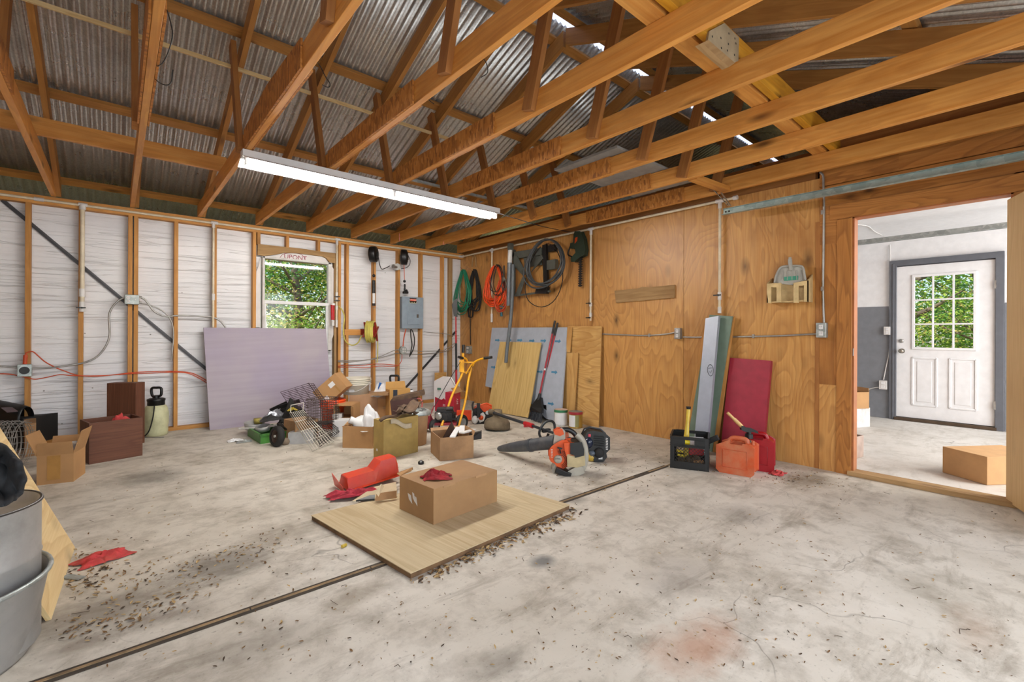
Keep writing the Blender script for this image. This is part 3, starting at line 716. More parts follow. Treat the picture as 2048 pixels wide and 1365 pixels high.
# window header board with its ragged lower edge
hy = YW-.085
top = [(516, 488), (560, 493), (600, 497), (640, 503), (672, 507)]
bot = [(672, 527), (660, 525), (652, 516), (645, 513), (615, 509), (590, 506), (568, 506), (553, 509), (540, 511), (528, 512), (515, 510)]
tag(obj('window_header', M().prism([AY(x, y, hy) for x, y in top+bot], (0, .035, 0), uax=(1, 0, 0)), MT['oldwood']), 'weathered header board with ragged lower edge over the window', 'board')
# window_1: outer frame, sashes, panes
Wn = thing('window_1', '', '', ((wx0+wx1)/2, YW-.02, wz0)); [Wn.__delitem__(kk) for kk in ('label', 'category')]; Wn['kind'] = 'structure'
fy = YW-.035; a, b, c, d = 1.428, 2.30, .87, 2.12
m = M(); m.box((a+.012, fy, (c+d)/2), (.03, .07, d-c)); m.box((b-.02, fy, (c+d)/2), (.05, .07, d-c)); m.box(((a+b)/2, fy, d-.012), (b-a, .07, .028)); m.box(((a+b)/2, fy, c+.01), (b-a, .07, .03))
obj('window_frame', m, MT['offwhite'], Wn, bevel=.004)
zm = AY(590, 607, fy).z
m = M(); m.box(((a+b)/2, fy-.01, zm), (b-a-.05, .05, .045)); m.box((b-.055, fy-.005, (c+zm)/2), (.028, .035, zm-c)); m.box((a+.035, fy-.005, (c+zm)/2), (.025, .035, zm-c))
obj('sash', m, MT['white'], Wn, bevel=.004)
obj('window_pane', M().box(((a+b)/2, fy+.02, (zm+d)/2), (b-a-.05, .004, d-zm-.03)), MT['glass'], Wn)
obj('window_pane', M().box(((a+b)/2, fy+.0, (zm+c)/2), (b-a-.06, .004, zm-c-.03)), MT['glass'], Wn)
# wrap flaps left and right of the frame, with the printed logo above
fl = M()
fl.prism([AY(x, y, YW-.05) for x, y in [(522, 512), (548, 512), (568, 507), (600, 506), (640, 511), (650, 515), (657, 527), (640, 526), (524, 515)]], (0, .003, 0))
fl.prism([AY(x, y, YW-.05) for x, y in [(521, 512), (521, 655), (509, 655), (507, 600), (510, 550), (518, 530)]], (0, .003, 0))
fl.prism([AY(x, y, YW-.05) for x, y in [(662, 530), (668, 540), (671, 560), (672, 650), (664, 680), (657, 700), (660, 600)]], (0, .003, 0))
wf = tag(obj('housewrap_flap', fl, plain('torn_housewrap', '#d4cfcc', .5, var=.05)), 'torn edge of white housewrap around the window, red lettering at its top', 'housewrap')
lp = AY(584, 513.5, YW-.0535); lr = AY(620, 516.5, YW-.0535)
tm = plain('red_print', '#8e3346', .6)
text('printed_lettering', 'UPONT', (lp+lr)/2-Vector((.07, 0, .012)), .085, tm, wf, (1, 0, 0.0), (0, 0, 1))
cable('printed_oval', '', '', [AY(x, y, YW-.0535) for x, y in [(560, 516), (566, 509), (580, 506.5), (597, 507.5), (606, 512), (610, 519)]], .003, tm, 4, parent=wf)
# rough jamb timber at the right of the window and the pale trimmer
tag(obj('window_trimmer', M().box((2.352, SY, 1.1), (.032, .075, 2.1), long=2), MT['oldwood']), 'rough grey trimmer between window and pipe drop', 'board')
# metal T braces let into the wall
def brace(lab, p, q):
    a, b = AY(*p, YW-.012), AY(*q, YW-.012); m = M(); m.bar(a, b, .035, .003, side=(0, 0, 1)); m.bar(a-Vector((0, .008, 0)), b-Vector((0, .008, 0)), .004, .014, side=(0, 0, 1))
    tag(obj('metal_brace', m, plain('dark_steel_brace', '#4b4a4d', .45, .6)), lab, 'brace', 'diagonal steel wall braces')
brace('dark diagonal steel brace falling from top left to the lavender board', (4, 400), (420, 745)); brace('dark diagonal steel brace falling leftward from the room corner', (913, 662), (812, 775))
# PVC air line with drops
pz = 2.448; py_ = YW-.105
def pipe(name, lab, pts, r, mat, fits=(), cat='pipe', group=None, extra=None):
    O = thing(name, lab, cat, pts[0], 0, group); m = M(); m.tube(pts, r, 10); obj('pipe_run', m, mat, O)
    for (p, q, rr) in fits: obj('pipe_fitting', M().cyl(p, q, rr, n=14), MT['pvcw'], O)
    return O
Pm = pipe('air_pipe', 'long cream pipe along the top of the housewrap wall', [(XL+.1, py_, pz+.0), (XW-.06, py_, pz)], .0135, MT['pvc'],
     [(AY(x, y, py_)-Vector((.035, 0, 0)), AY(x, y, py_)+Vector((.035, 0, 0)), .019) for x, y in ((78, 399), (166, 410), (429, 446), (675, 479))]+[((XW-.11, py_, pz), (XW-.045, py_, pz), .019)], group='cream pipes')
def drop(name, lab, px, y0, y1, ax='y', pl=None, r=.013, fit=(), lever=None, wpx=None):
    pl = py_ if pl is None else pl; A = (lambda x, y: AY(x, y, pl)) if ax == 'y' else (lambda x, y: AX(x, y, pl))
    a = A(px, y0); b = A(px, y1); b = Vector((a.x, a.y, b.z)); O = thing(name, lab, 'pipe', b, 0, 'cream pipes'); obj('pipe_run', M().cyl(a, b, r, n=12), MT['pvc'], O)
    for (ya, yb, k) in fit:
        p = A(px, ya); q = A(px, yb); obj('pipe_fitting', M().cyl((a.x, a.y, p.z), (a.x, a.y, q.z), r*k, n=14), MT['pvcw'], O)
    for ly in (lever or ()):
        p = A(px, ly); u = Vector((1, 0, 0)) if ax == 'y' else Vector((0, -1, 0)); n = Vector((0, -1, 0)) if ax == 'y' else Vector((-1, 0, 0))
        q = Vector((a.x, a.y, p.z))+n*.02; m = M(); m.cyl(q-n*.012, q+n*.02, .009, n=10); m.bar(q+n*.018-u*.045, q+n*.018+u*.03, .012, .008, side=(0, 0, 1)); obj('valve_lever', m, MT['black'], O)
    return O
drop('pipe_drop', 'cream pipe drop with a white tee, hanging over the second stud', 165, 412, 610, r=.019, fit=((410, 420, 1.5), (578, 594, 1.35), (604, 624, 1.25)), lever=(616,))
drop('pipe_drop', 'cream pipe drop above the left corner of the lavender foam board', 427, 446, 655, r=.013, fit=((446, 456, 1.4), (588, 601, 1.4)), lever=())
drop('pipe_drop', 'pipe drop right of the window with valves and the red cylinder', 674, 480, 655, r=.013, fit=((478, 490, 1.4), (585, 600, 1.35), (612, 620, 1.3), (640, 655, 1.25)), lever=(594, 602))
rx = XW-.045
Pm = pipe('air_pipe', 'long cream pipe rising along the top of the plywood wall', [(rx, YW-.12, 2.448), (rx, 1.93, 2.448)], .0135, MT['pvc'],
     [((rx, y-.04, 2.448), (rx, y+.04, 2.448), .019) for y in (AX(984, 497, rx).y, AX(1182, 458, rx).y, AX(1440, 404, rx).y)]+[((rx, 1.915, 2.448), (rx, 1.955, 2.448), .021), ((rx, YW-.16, 2.448), (rx, YW-.1, 2.448), .019)], group='cream pipes')
drop('pipe_drop', 'cream pipe drop behind the coiled orange cord', 984, 498, 640, 'x', rx, fit=((497, 506, 1.4), (628, 645, 1.4)))
drop('pipe_drop', 'cream pipe drop right of the green hedge trimmer, two black valves', 1182, 458, 642, 'x', rx, fit=((457, 470, 1.4), (606, 613, 1.4), (626, 634, 1.4)), lever=(607, 636))
drop('pipe_drop', 'cream pipe drop ending above the leaning painted boards', 1440, 405, 625, 'x', rx, fit=((404, 417, 1.4), (585, 600, 1.35), (614, 627, 1.3)), lever=(591,))
# steel junction and outlet boxes on the studs
def cond(lab, pts, pl=YW-.1, r=.009, mat=None, name='conduit', cat='conduit', n=8, ax='y'):
    A = (lambda q: AY(q[0], q[1], pl)) if ax == 'y' else (lambda q: AX(q[0], q[1], pl))
    return cable(name, lab, cat, [A(q) for q in pts], r, mat or MT['cond'], n)
P = AY(263.5, 600, YW-.095)
O = thing('outlet', 'grey steel outlet box on the doubled stud, two conduits curling from its right', 'outlet', P)
obj('outlet_box', M().box(P+Vector((0, -.03, 0)), (.125, .06, .105)), MT['galv'], O, bevel=.006)
for dz_ in (-.02, .02):
    so = obj('socket', M().cyl(P+Vector((-.03, -.058, dz_)), P+Vector((-.03, -.066, dz_)), .017, n=16), MT['pvcw'], O); m = M()
    for dx in (-.006, .006): m.box(P+Vector((-.03+dx, -.067, dz_+.002)), (.002, .002, .008))
    obj('slot', m, MT['ink'], so)
obj('switch', M().box(P+Vector((.03, -.064, .0)), (.008, .012, .016)), MT['pvcw'], O)
for dz_ in (-.03, .03): obj('cable_clamp', M().cyl(P+Vector((.06, -.03, dz_)), P+Vector((.085, -.03, dz_)), .012, n=10), MT['cond'], O)
cond('grey armoured cable curling left from the steel outlet box to the left edge', [(252, 595), (238, 601), (224, 616), (218, 632), (219, 655), (219, 672), (213, 690), (202, 706), (188, 718), (168, 726), (140, 731), (100, 736), (60, 737), (30, 735), (-10, 732)])
cond('grey armoured cable looping right from the steel outlet box towards the pipe drop', [(280, 595), (290, 600), (298, 610), (307, 622), (320, 630), (335, 634), (350, 632), (380, 632), (410, 634), (425, 635), (440, 642), (450, 654), (455, 662)])
cond('thin pale cable curving from the steel outlet box down the stud', [(280, 607), (296, 610), (315, 617), (332, 628), (342, 642), (346, 655), (347, 675), (345, 700), (343, 720)], r=.007)
oc = plain('orange_cable', '#c24a22', .5)
cond('orange cable humping over the leftmost stud box then running right behind the foam board', [(50, 728), (51, 710), (56, 705), (66, 704), (76, 712), (90, 724), (110, 735), (130, 743), (155, 751), (190, 753), (230, 750), (262, 746), (300, 744), (345, 743), (380, 746), (400, 754), (418, 765)], r=.0055, mat=oc, name='orange_cable', cat='cable')
cond('lower orange cable running left to right across the studs', [(-10, 748), (20, 749), (50, 755), (70, 759), (95, 755), (120, 750), (150, 752), (200, 752), (262, 748), (300, 747), (345, 745), (375, 747), (398, 757), (416, 768)], r=.005, mat=oc, name='orange_cable', cat='cable')
cond('upper orange cable between the window pipe drop and the breaker panel stud', [(676, 733), (690, 731), (720, 732), (745, 729), (770, 729), (795, 731)], r=.005, mat=oc, name='orange_cable', cat='cable')
cond('lower orange cable between the window pipe drop and the breaker panel stud', [(676, 735), (700, 735), (730, 736), (755, 733), (780, 733), (795, 732), (803, 722), (804, 706)], r=.005, mat=oc, name='orange_cable', cat='cable')
cond('upper grey cable rising from the hose reel stud to the four gang outlet', [(676, 722), (700, 722), (730, 721), (757, 715), (775, 707), (790, 701), (800, 700)], r=.006)
cond('lower grey cable rising from the hose reel stud towards the room corner', [(676, 724), (700, 725), (735, 720), (757, 717), (780, 711), (796, 707), (830, 709), (850, 708), (884, 705), (905, 696), (912, 686)], r=.006)
cond('grey cable from the breaker panel running to the corner post', [(810, 702), (850, 703), (884, 702), (890, 700), (905, 690), (915, 682)], r=.005)
cond('grey cable leaving the breaker panel side above the diagonal brace', [(848, 664), (865, 666), (885, 667), (905, 671), (918, 672)], r=.005)
P = AY(50, 741, YW-.095)
O = thing('junction_box', 'open square steel box on the leftmost stud, black round hole', 'junction box', P)
obj('box_plate', M().box(P+Vector((0, -.02, 0)), (.10, .04, .12)), MT['galv'], O, bevel=.004)
obj('knockout', M().cyl(P+Vector((0, -.039, 0)), P+Vector((0, -.043, 0)), .037, n=20), MT['black'], O)
obj('orange_sleeve', M().cyl(P+Vector((0, -.012, .06)), P+Vector((.005, -.012, .15)), .016, n=12), oc, O)
# breaker panel
pl_ = YW-.10
a = AY(803, 592, pl_); b = AY(845, 659, pl_)
O = thing('breaker_panel', 'blue grey breaker panel with an orange warning sticker between two studs', 'electrical panel', ((a.x+b.x)/2, pl_, b.z))
pc = plain('panel_paint', '#8a99a6', .45, var=.06, dirt='#6f7a84', dirtamt=.3); cx_ = (a.x+b.x)/2; w_ = b.x-a.x; h_ = a.z-b.z-.02; zc = (a.z+b.z)/2
obj('panel_body', M().box((cx_, pl_+.02, zc), (w_, .09, h_)), pc, O, bevel=.004)
hd = obj('panel_door', M().box((cx_+.01, pl_-.03, zc-.03), (w_*.56, .01, h_*.62)), pc, O, bevel=.003)
obj('latch', M().box((cx_+w_*.21, pl_-.037, zc-.05), (.03, .008, .055)), plain('latch_brown', '#5a5148', .5), hd)
st = obj('sticker', M().box((cx_-.0, pl_-.028, zc+h_*.4), (w_*.32, .003, .06)), MT['black'], O)
obj('sticker_band', M().box((cx_-.0, pl_-.030, zc+h_*.405), (w_*.29, .003, .032)), plain('sticker_orange', '#e2572c', .5), st)
text('sticker_text', 'DANGER', (cx_, pl_-.033, zc+h_*.405), .032, MT['white'], st, (1, 0, 0), (0, 0, 1))
s2 = obj('symbol_sticker', M().box((cx_, pl_-.028, zc+h_*.335), (w_*.32, .003, .035)), plain('sticker_cream', '#b9b48f', .5), O); m = M()
for i in range(3): m.cyl((cx_+(i-1)*.04, pl_-.029, zc+h_*.335), (cx_+(i-1)*.04, pl_-.032, zc+h_*.335), .012, n=12)
obj('symbols', m, MT['ink'], s2)
m = M()
for dx in (-1, 1):
    for dz_ in (-.25, .25): m.cyl((cx_+dx*(w_/2-.02), pl_-.024, zc+dz_*h_*1.2), (cx_+dx*(w_/2-.02), pl_-.03, zc+dz_*h_*1.2), .006, n=8)

for i, (pts, r_) in enumerate((([(821, 659), (822, 675), (824, 690), (822, 702), (819, 714)], .009), ([(823, 659), (827, 668), (829, 682), (827, 697), (821, 711)], .008))):
    cond('thick black cable hanging under the breaker panel, ' + ('straighter one' if i == 0 else 'bowed outer one'), pts, YW-.12, r_, MT['rubber'], 'black_cable', 'cable')
cond('orange cable pair from the panel bottom to the four gang outlet', [(812, 659), (809, 670), (807, 682), (806, 694)], YW-.12, .009, oc, 'orange_cable', 'cable')
P = AY(804, 701, YW-.095)
O = thing('outlet', 'grey four gang outlet on the stud under the breaker panel', 'outlet', P)
obj('outlet_box', M().cyl(P, P+Vector((0, -.05, 0)), .062, n=10, sm=False), MT['galv'], O)
for dx in (-.018, .018):
    for dz_ in (-.02, .02): obj('socket', M().box(P+Vector((dx+.01, -.052, dz_)), (.026, .006, .028)), MT['pvcw'], O, bevel=.003)
# small black item on the panel top
P = AY(811, 588, YW-.11); tag(obj('black_clamp', M().box(P+Vector((0, 0, .02)), (.075, .06, .035)).cyl(P+Vector((-.02, 0, .03)), P+Vector((.025, 0, .055)), .016), MT['black'], bevel=.005), 'small black clamp resting on the breaker panel top', 'clamp')
# retractable cord reels
def reel(lab, px, py, rot, y):
    c = AY(px, py, y); ax = Vector((math.sin(rot), -math.cos(rot), 0)); O = thing('cord_reel', lab, 'cord reel', c, 0, 'black retractable cord reels')
    m = M(); R_ = .118; m.lathe([(.0001, -.055), (R_*.7, -.055), (R_*.95, -.045), (R_, -.03), (R_, .03), (R_*.95, .045), (R_*.7, .055), (.0001, .055)], c, 28, axis=ax); obj('housing', m, MT['black'], O)
    m = M(); m.lathe([(R_*.3, .054), (R_*.34, .064), (R_*.3, .068), (0.001, .068)], c, 20, axis=ax); m.lathe([(R_*.55, .054), (R_*.58, .06), (R_*.62, .054)], c, 28, axis=ax); obj('hub', m, MT['rubber'], O)
    obj('bracket', M().bar(c+Vector((.0, .05, 0)), c+Vector((.0, YW-.09-y, 0)), .1, .03), MT['blackmetal'], O)
    return O, c
reel('black cord reel on the stud above the long black grip', 747, 509, math.radians(50), YW-.2)
Oc, c = reel('black cord reel above the breaker panel, thin orange cord hanging', 808, 515, math.radians(62), YW-.2)
obj('hanging_cord', M().cyl(c+Vector((0, 0, -.11)), AY(809, 560, YW-.2), .005), oc, Oc)
obj('cord_stop', M().ball(AY(809, 563, YW-.2), .022, 8), MT['black'], Oc)
obj('cord_grip', M().lathe([(.013, 0), (.017, .01), (.013, .05), (.016, .07), (.011, .1)], AY(809.5, 580, YW-.2)-Vector((0, 0, .01)), 12), MT['black'], Oc)
cond('black cord from the left cord reel to the steel junction box', [(757, 515), (759, 528), (763, 538), (770, 537), (780, 532)], YW-.14, .006, MT['rubber'], 'black_cable', 'cable')
cond('dark cord looping from the right cord reel back to the stud', [(816, 511), (820, 520), (819, 530), (812, 536), (802, 538)], YW-.14, .005, MT['rubber'], 'black_cable', 'cable')
P = AY(792, 535, YW-.09); tag(obj('junction_box', M().cyl(P, P+Vector((-.01, -.07, 0)), .05, .055, 8, sm=False).cyl(P+Vector((-.02, -.06, -.01)), P+Vector((-.09, -.08, .0)), .02, .03, 10), MT['cond']), 'round steel junction box with loose plug between the cord reels', 'junction box')
# long black work light hanging below left reel
P0 = AY(747.5, 553, YW-.16); P1 = AY(747.5, 612, YW-.16); O = thing('work_light', 'long black work light hanging on the stud above the hose reel', 'work light', P1)
obj('hanging_cord', M().cyl(P0, AY(747, 527, YW-.17), .0035), MT['rubber'], O); obj('cord_stop', M().ball(P0+Vector((0, 0, .01)), .023, 8), MT['black'], O)
A_ = AY(747.5, 561, YW-.16); B_ = AY(747.5, 587, YW-.16)
obj('handle', M().cyl(A_, B_, .024, .026, 14), MT['black'], O); obj('light_tube', M().cyl(B_, AY(747.5, 608, YW-.16), .020, n=14), MT['white'], O); obj('end_cap', M().cyl(AY(747.5, 607, YW-.16), P1, .025, n=14), MT['black'], O)
obj('hook', M().tube(spl([P1+Vector((0, 0, -.0)), P1+Vector((0, 0, -.02)), P1+Vector((.015, 0, -.035)), P1+Vector((0, 0, -.048)), P1+Vector((-.012, 0, -.038))]), .003, 6), MT['cond'], O)
# red cylinder filter beside the window
P = AY(666, 625, YW-.14); O = thing('air_filter', 'red air filter cylinder hanging beside the window pipe', 'air filter', P)
obj('filter_bowl', M().cyl(AY(665, 610, YW-.14), AY(665.5, 640, YW-.14), .026, .024, 14), MT['red'], O); obj('filter_cap', M().cyl(AY(666, 611, YW-.14), AY(666, 607, YW-.14), .03, n=14), MT['pvcw'], O); obj('filter_clamp', M().cyl(AY(666, 641, YW-.14), AY(666, 652, YW-.14), .022, n=12), MT['pvcw'], O)
# hose reel: wooden arm, red reel, yellow hose coils
yr = YW-.22; c = AY(739, 664, yr); O = thing('hose_reel', 'rust red reel wound with yellow air hose, bolted between two studs', 'hose reel', c)
obj('wooden_arm', M().box((AY(712, 665, YW-.06).x, YW-.07, AY(712, 665, YW-.06).z), (.36, .04, .085), long=0), MT['stud'], O)
obj('reel_base', M().box((c.x-.02, YW-.12, c.z-.0), (.12, .07, .085)), plain('rust_red_steel', '#8e2a1c', .5, .2), O)
ax = Vector((.80, -.6, 0)).normalized(); rr = bpy.data.materials['rust_red_steel']
m = M(); c0 = c+ax*.02
m.lathe([(.075, -.07), (.08, -.07), (.08, .07), (.075, .07)], c0, 24, axis=ax)
for s in (-.075, .075):
    for k_ in range(4):
        t = PI/2*k_+.5; e1 = Vector((0, 0, 1)); e2 = ax.cross(e1); d_ = e1*math.cos(t)+e2*math.sin(t); m.bar(c0+ax*s, c0+ax*s+d_*.155, .025, .012, side=ax)
obj('reel_frame', m, rr, O)
yh = plain('yellow_hose', '#c9bd5c', .5, dirt='#8a7c3a', dirtamt=.4)
m = M(); e1 = Vector((0, 0, 1)); e2 = ax.cross(e1)
for layer in range(2):
    pts = []
    for i in range(7*20+1):
        t = i/20*2*PI; q = (i/(7*20)-.5)*.12*(1 if layer == 0 else .85); rad = .115+.017*layer+.006*math.sin(t*.37+layer)
        pts.append(c0+ax*q+(e1*math.cos(t)*1.12+e2*math.sin(t))*rad)
    m.tube(pts, .0095, 7)
obj('hose_coil', m, yh, O)
obj('hose_tail', M().tube(spl([AY(677, 613, YW-.14), AY(684, 620, YW-.13), AY(689, 635, YW-.13), AY(687, 655, YW-.13), AY(688, 675, YW-.13), AY(694, 686, YW-.14), AY(705, 691, YW-.15), AY(716, 686, YW-.2), AY(723, 672, YW-.24)]), .0085, 8), yh, O)
obj('hose_end', M().tube(spl([AY(754, 660, YW-.25), AY(755.5, 690, YW-.2), AY(755, 715, YW-.18), AY(754, 726, YW-.18)]), .0075, 8), yh, O)
# ---------------------------------------------------------------- tube light
O = thing('tube_light', 'long white tube light hung under the trusses, two lit tubes end to end', 'ceiling light', (1.9, 3.87, 2.39))
obj('light_housing', M().box((1.92, 3.885, 2.462), (2.44, .085, .055)), MT['white'], O, bevel=.004)
m = M(); m.prism([(.70, 3.842, 2.435), (.70, 3.928, 2.435), (.70, 4.02, 2.40), (.70, 4.02, 2.403), (.70, 3.926, 2.439), (.70, 3.844, 2.439), (.70, 3.765, 2.403), (.70, 3.765, 2.40)], (2.44, 0, 0)); obj('reflector', m, MT['white'], O)
for a, b in ((.73, 1.905), (1.935, 3.11)):
    tb = obj('lit_tube', M().cyl((a, 3.885, 2.398), (b, 3.885, 2.398), .0165, n=14), MT['tubeglow'], O)
    for x in (a, b): obj('tube_socket', M().box((x, 3.885, 2.412), (.014, .035, .055)), MT['white'], tb)
cable('lamp_cord', 'thin dark cord sagging from the tube light to the plywood wall', 'cord', [(3.14, 3.9, 2.45), AY(1040, 440, 3.7), AY(1080, 452, 3.6), AX(1120, 462, 4.45)+Vector((0, 0, .01)), AX(1150, 466, 4.49)], .004, MT['rubber'])
# hooks on the trusses
for i, (px, py, y, lab) in enumerate(((799, 470, 6, 'pink hook hanging from the truss chord left of the tube light end'), (887, 488, 7, 'pink hook hanging from the chord nearer the plywood wall'))):
    p = AX(px, py, X0+.61*y-.045); m = M(); m.tube(spl([Vector((p.x+.008, p.y, ZJ+.05)), Vector((p.x-.004, p.y, ZJ-.01)), p+Vector((-.006, 0, .02)), p+Vector((-.002, 0, .0)), p+Vector((.02, 0, -.008)), p+Vector((.035, 0, .02)), p+Vector((.036, 0, .035))]), .0045, 6)
    tag(obj('hook', m, plain('pink_vinyl%d' % i, '#c98068', .5)), lab, 'hook', 'pink vinyl hooks')
# loose boards and panels up on the chords
zt = ZJ+.145
tag(obj('foam_sheet', M().prism([(3.05, 2.95, zt), (3.05, 2.25, zt), (4.3, 2.25, zt), (4.3, 2.95, zt)], (0, 0, .02)), plain('pale_grey_panel', '#8f8d88', .7)), 'pale grey panel laid flat over the truss chords near the plywood wall', 'panel')
tag(obj('metal_channel', M().box((3.1, 4.08, zt+.012), (1.9, .035, .02)), MT['galv']), 'slim galvanised channel lying across the chords behind the tube light', 'channel')
O = thing('splice_block', 'hexagonal plywood splice plate with nail holes fixed on the double beam', 'plate', AY(1450, 128, 1.085))
obj('splice_plate', M().prism([AY(a, b, 1.088) for a, b in [(1413, 96), (1419, 62), (1449, 46), (1478, 75), (1477, 122), (1458, 130)]], (0, .012, 0)), plain('raw_plate_wood', '#a39275', .7), O)
for a, b in ((1425, 73), (1442, 76), (1458, 67), (1470, 77), (1457, 88), (1443, 96), (1472, 87), (1455, 101), (1469, 110)): p = AY(a, b, 1.0875); obj('nail_hole', M().cyl(p, p+Vector((0, .002, 0)), .006, n=8), MT['ink'], O)
tag(obj('blocking_board', M().prism([AY(a, b, 1.05) for a, b in [(1404, 86), (1417, 80), (1470, 126), (1458, 134)]], (0, .035, 0)), MT['oldwood']), 'short pale block under the hexagonal splice plate', 'board')
tag(obj('cross_block', M().bar((3.83, 2.02, ZJ+.02), (4.38, 1.98, ZJ+.02), .04, .085), MT['joist']), 'short block between the last two truss chords', 'board')
# thin tie wires dangling from the chords
def wire(lab, pts, y=None, x=None):
    cable('tie_wire', lab, 'wire', [AX(a, b, x) for a, b in pts], .0022, MT['rubber'], 5, 'dangling tie wires')
xx = lambda k: X0+.61*k+.006
for lab, k, pts in (('thin wire looped round the second chord from the left', 1, [(297, 140), (318, 131), (328, 122), (338, 100), (345, 70), (340, 40), (334, 20)]),
                    ('thin wire curling low round the second chord from the left', 1, [(300, 142), (312, 160), (330, 170), (342, 165), (346, 140)]),
                    ('thin wire looped under the third chord near its strand board end', 2, [(617, 110), (630, 120), (640, 132), (650, 152), (660, 168), (656, 175), (645, 170)]),
                    ('thin wire dangling low from the third chord', 2, [(540, 170), (544, 200), (552, 213), (553, 235), (535, 250), (531, 232), (538, 215)]),
                    ('thin wire hanging from the fourth chord by its web', 3, [(949, 62), (957, 85), (960, 108), (972, 125), (975, 145), (962, 155)]),
                    ('thin wire falling from the fourth chord past its plywood end', 3, [(848, 165), (850, 190), (860, 202), (868, 208)])):
    wire(lab, pts, x=xx(k))
# garage door track along the plywood wall, with its perforated hanger
tx = 4.28; a = AX(1447, 425, tx); b = AX(2048, 312, tx); dr = (b-a).normalized(); e = b+dr*.35
O = thing('door_track', 'galvanised garage door track running along the plywood wall to the doorway', 'track', a)
m = M(); sd = Vector((0, 0, 1)); m.bar(a, e, .055, .004, side=sd); m.bar(a+Vector((-.02, 0, -.027)), e+Vector((-.02, 0, -.027)), .04, .004, side=(1, 0, 0)); m.bar(a+Vector((-.012, 0, .027)), e+Vector((-.012, 0, .027)), .025, .003, side=(1, 0, 0)); obj('track_rail', m, MT['track'], O)
p0 = AX(1420, 372, 4.35); p1 = AX(1457, 412, tx); h_ = obj('hanger', M().bar(p0, p1, .035, .003, side=(1, 0, .0)), plain('perforated_steel', '#b3ad9c', .5, .3), O)
h2 = obj('hanger', M().bar(AX(1436, 376, 4.40), AX(1461, 412, 4.33), .028, .003, side=(1, 0, .2)), bpy.data.materials['perforated_steel'], O)
for i in range(7):
    q = p0.lerp(p1, (i+.5)/7); obj('hanger_hole', M().cyl(q+Vector((0, -.006, 0)), q+Vector((0, .006, .0)), .006, n=8), MT['ink'], h_)
for i in range(2): q = a.lerp(b, .012+.016*i); obj('bolt', M().cyl(q+Vector((-.002, 0, 0)), q+Vector((-.008, 0, 0)), .008, n=8), MT['ink'], O)
# conduits and outlets on the plywood
wx = XW-.012
cond('steel conduit dropping from the trusses to the outlet left of the doorway', [(1640, 345), (1646, 352), (1647, 375), (1648, 420), (1647, 520), (1646, 580), (1648, 646)], wx, .009, ax='x', name='conduit')
cond('steel conduit across the plywood from the foam boards to the small outlet', [(1205, 668.5), (1240, 670), (1290, 671.5), (1330, 669), (1356, 664)], wx, .008, ax='x')
cond('steel conduit from the small outlet behind the leaning boards to the outlet by the doorway', [(1366, 674.5), (1400, 675), (1480, 674), (1560, 672), (1638, 668)], wx, .008, ax='x')
for p, lab in (((1299, 671), 'clip'), ((1507, 673), 'clip'), ((1645, 425), 'clip'), ((1645, 578), 'clip')):
    q = AX(*p, wx); tag(obj('conduit_clip', M().box(q+Vector((-.004, .0, 0)), (.012, .02, .035)), MT['cond']), {1299: 'steel clip on the conduit left of the small outlet', 1507: 'steel clip on the conduit above the red board', 1645: 'steel clip on the vertical conduit by the doorway'}[p[0]] + (', upper one' if p[1] == 425 else ', lower one' if p[1] == 578 else ''), 'clip', 'conduit clips')
outlet('outlet', 'small steel outlet box on the plywood seam, left of the leaning painted boards', AX(1359, 667.5, XW), (0, -1, 0), (0, 0, 1), .065, .115, .05, MT['cond'], MT['pvcw'])
outlet('outlet', 'grey steel outlet box near the doorway at the foot of the vertical conduit', AX(1646, 661, XW), (0, -1, 0), (0, 0, 1), .075, .125, .055, MT['galv'], MT['pvcw'])
outlet('outlet', 'grey round cornered outlet near the room corner fed by a straight black cord', AX(940, 700, XW), (0, -1, 0), (0, 0, 1), .13, .13, .05, MT['galv'], MT['pvcw'])
cond('straight black cord hanging from the black hose to the corner outlet', [(940.5, 618), (940.5, 650), (941, 690)], XW-.04, .008, MT['rubber'], 'extension_cord', 'cord', ax='x')
tag(obj('coax_loop', M().tube(spl([AX(944, 534, XW-.02), AX(945, 520, XW-.02), AX(947, 512, XW-.02), AX(951, 516, XW-.02), AX(952, 534, XW-.02)]), .012, 8), MT['oldwood']), 'tan strap loop nailed above the black hose', 'strap')
# coils hanging on nails
def coil(name, lab, cat, px, py, wpx, hpx, x, r, mat, turns, seed=1, jit=.25, group=None, top=.3, lean=0):
    rd = random.Random(seed); c = AX(px, py, x); d = depth(c); Wd = sz(wpx, d)/2/abs(rgt.y)*1.0; H = sz(hpx, d); pts = []
    for k in range(turns):
        w_ = Wd*(1-jit*rd.random()); h_ = H*(1-jit*.8*rd.random()); ox = rd.uniform(-.02, .03); sk = rd.uniform(-.25, .25)*Wd+lean*Wd
        for i in range(18):
            t = 2*PI*i/18; g = (1-math.cos(t))/2
            pts.append(c+Vector((-(ox+.03*g*rd.random())-.02*k/turns, -(w_*math.sin(t)*(top+(1-top)*g)+sk*g), -h_*g)))
    O = tag(obj(name, M().tube(spl(pts, 2), r, 6), mat), lab, cat, group); return O
nail = lambda lab, px, py, qx, qy: tag(obj('nail', M().cyl(AX(px, py, XW-.0), AX(qx, qy, XW-.09)+Vector((0, 0, .0)), .004, n=8), plain('copper_nail', '#a8745a', .4, .5) if 'copper_nail' not in bpy.data.materials else bpy.data.materials['copper_nail']), lab, 'nail', 'long nails for the coils')
coil('garden_hose', 'green garden hose coil hanging at the room corner', 'hose', 928, 540, 50, 92, XW-.10, .0085, plain('green_hose', '#1f7a5a', .45), 11, 3, .35)
coil('air_hose', 'black hose coil hanging right of the green hose', 'hose', 951, 540, 30, 84, XW-.06, .012, MT['rubber'], 6, 5, .35)
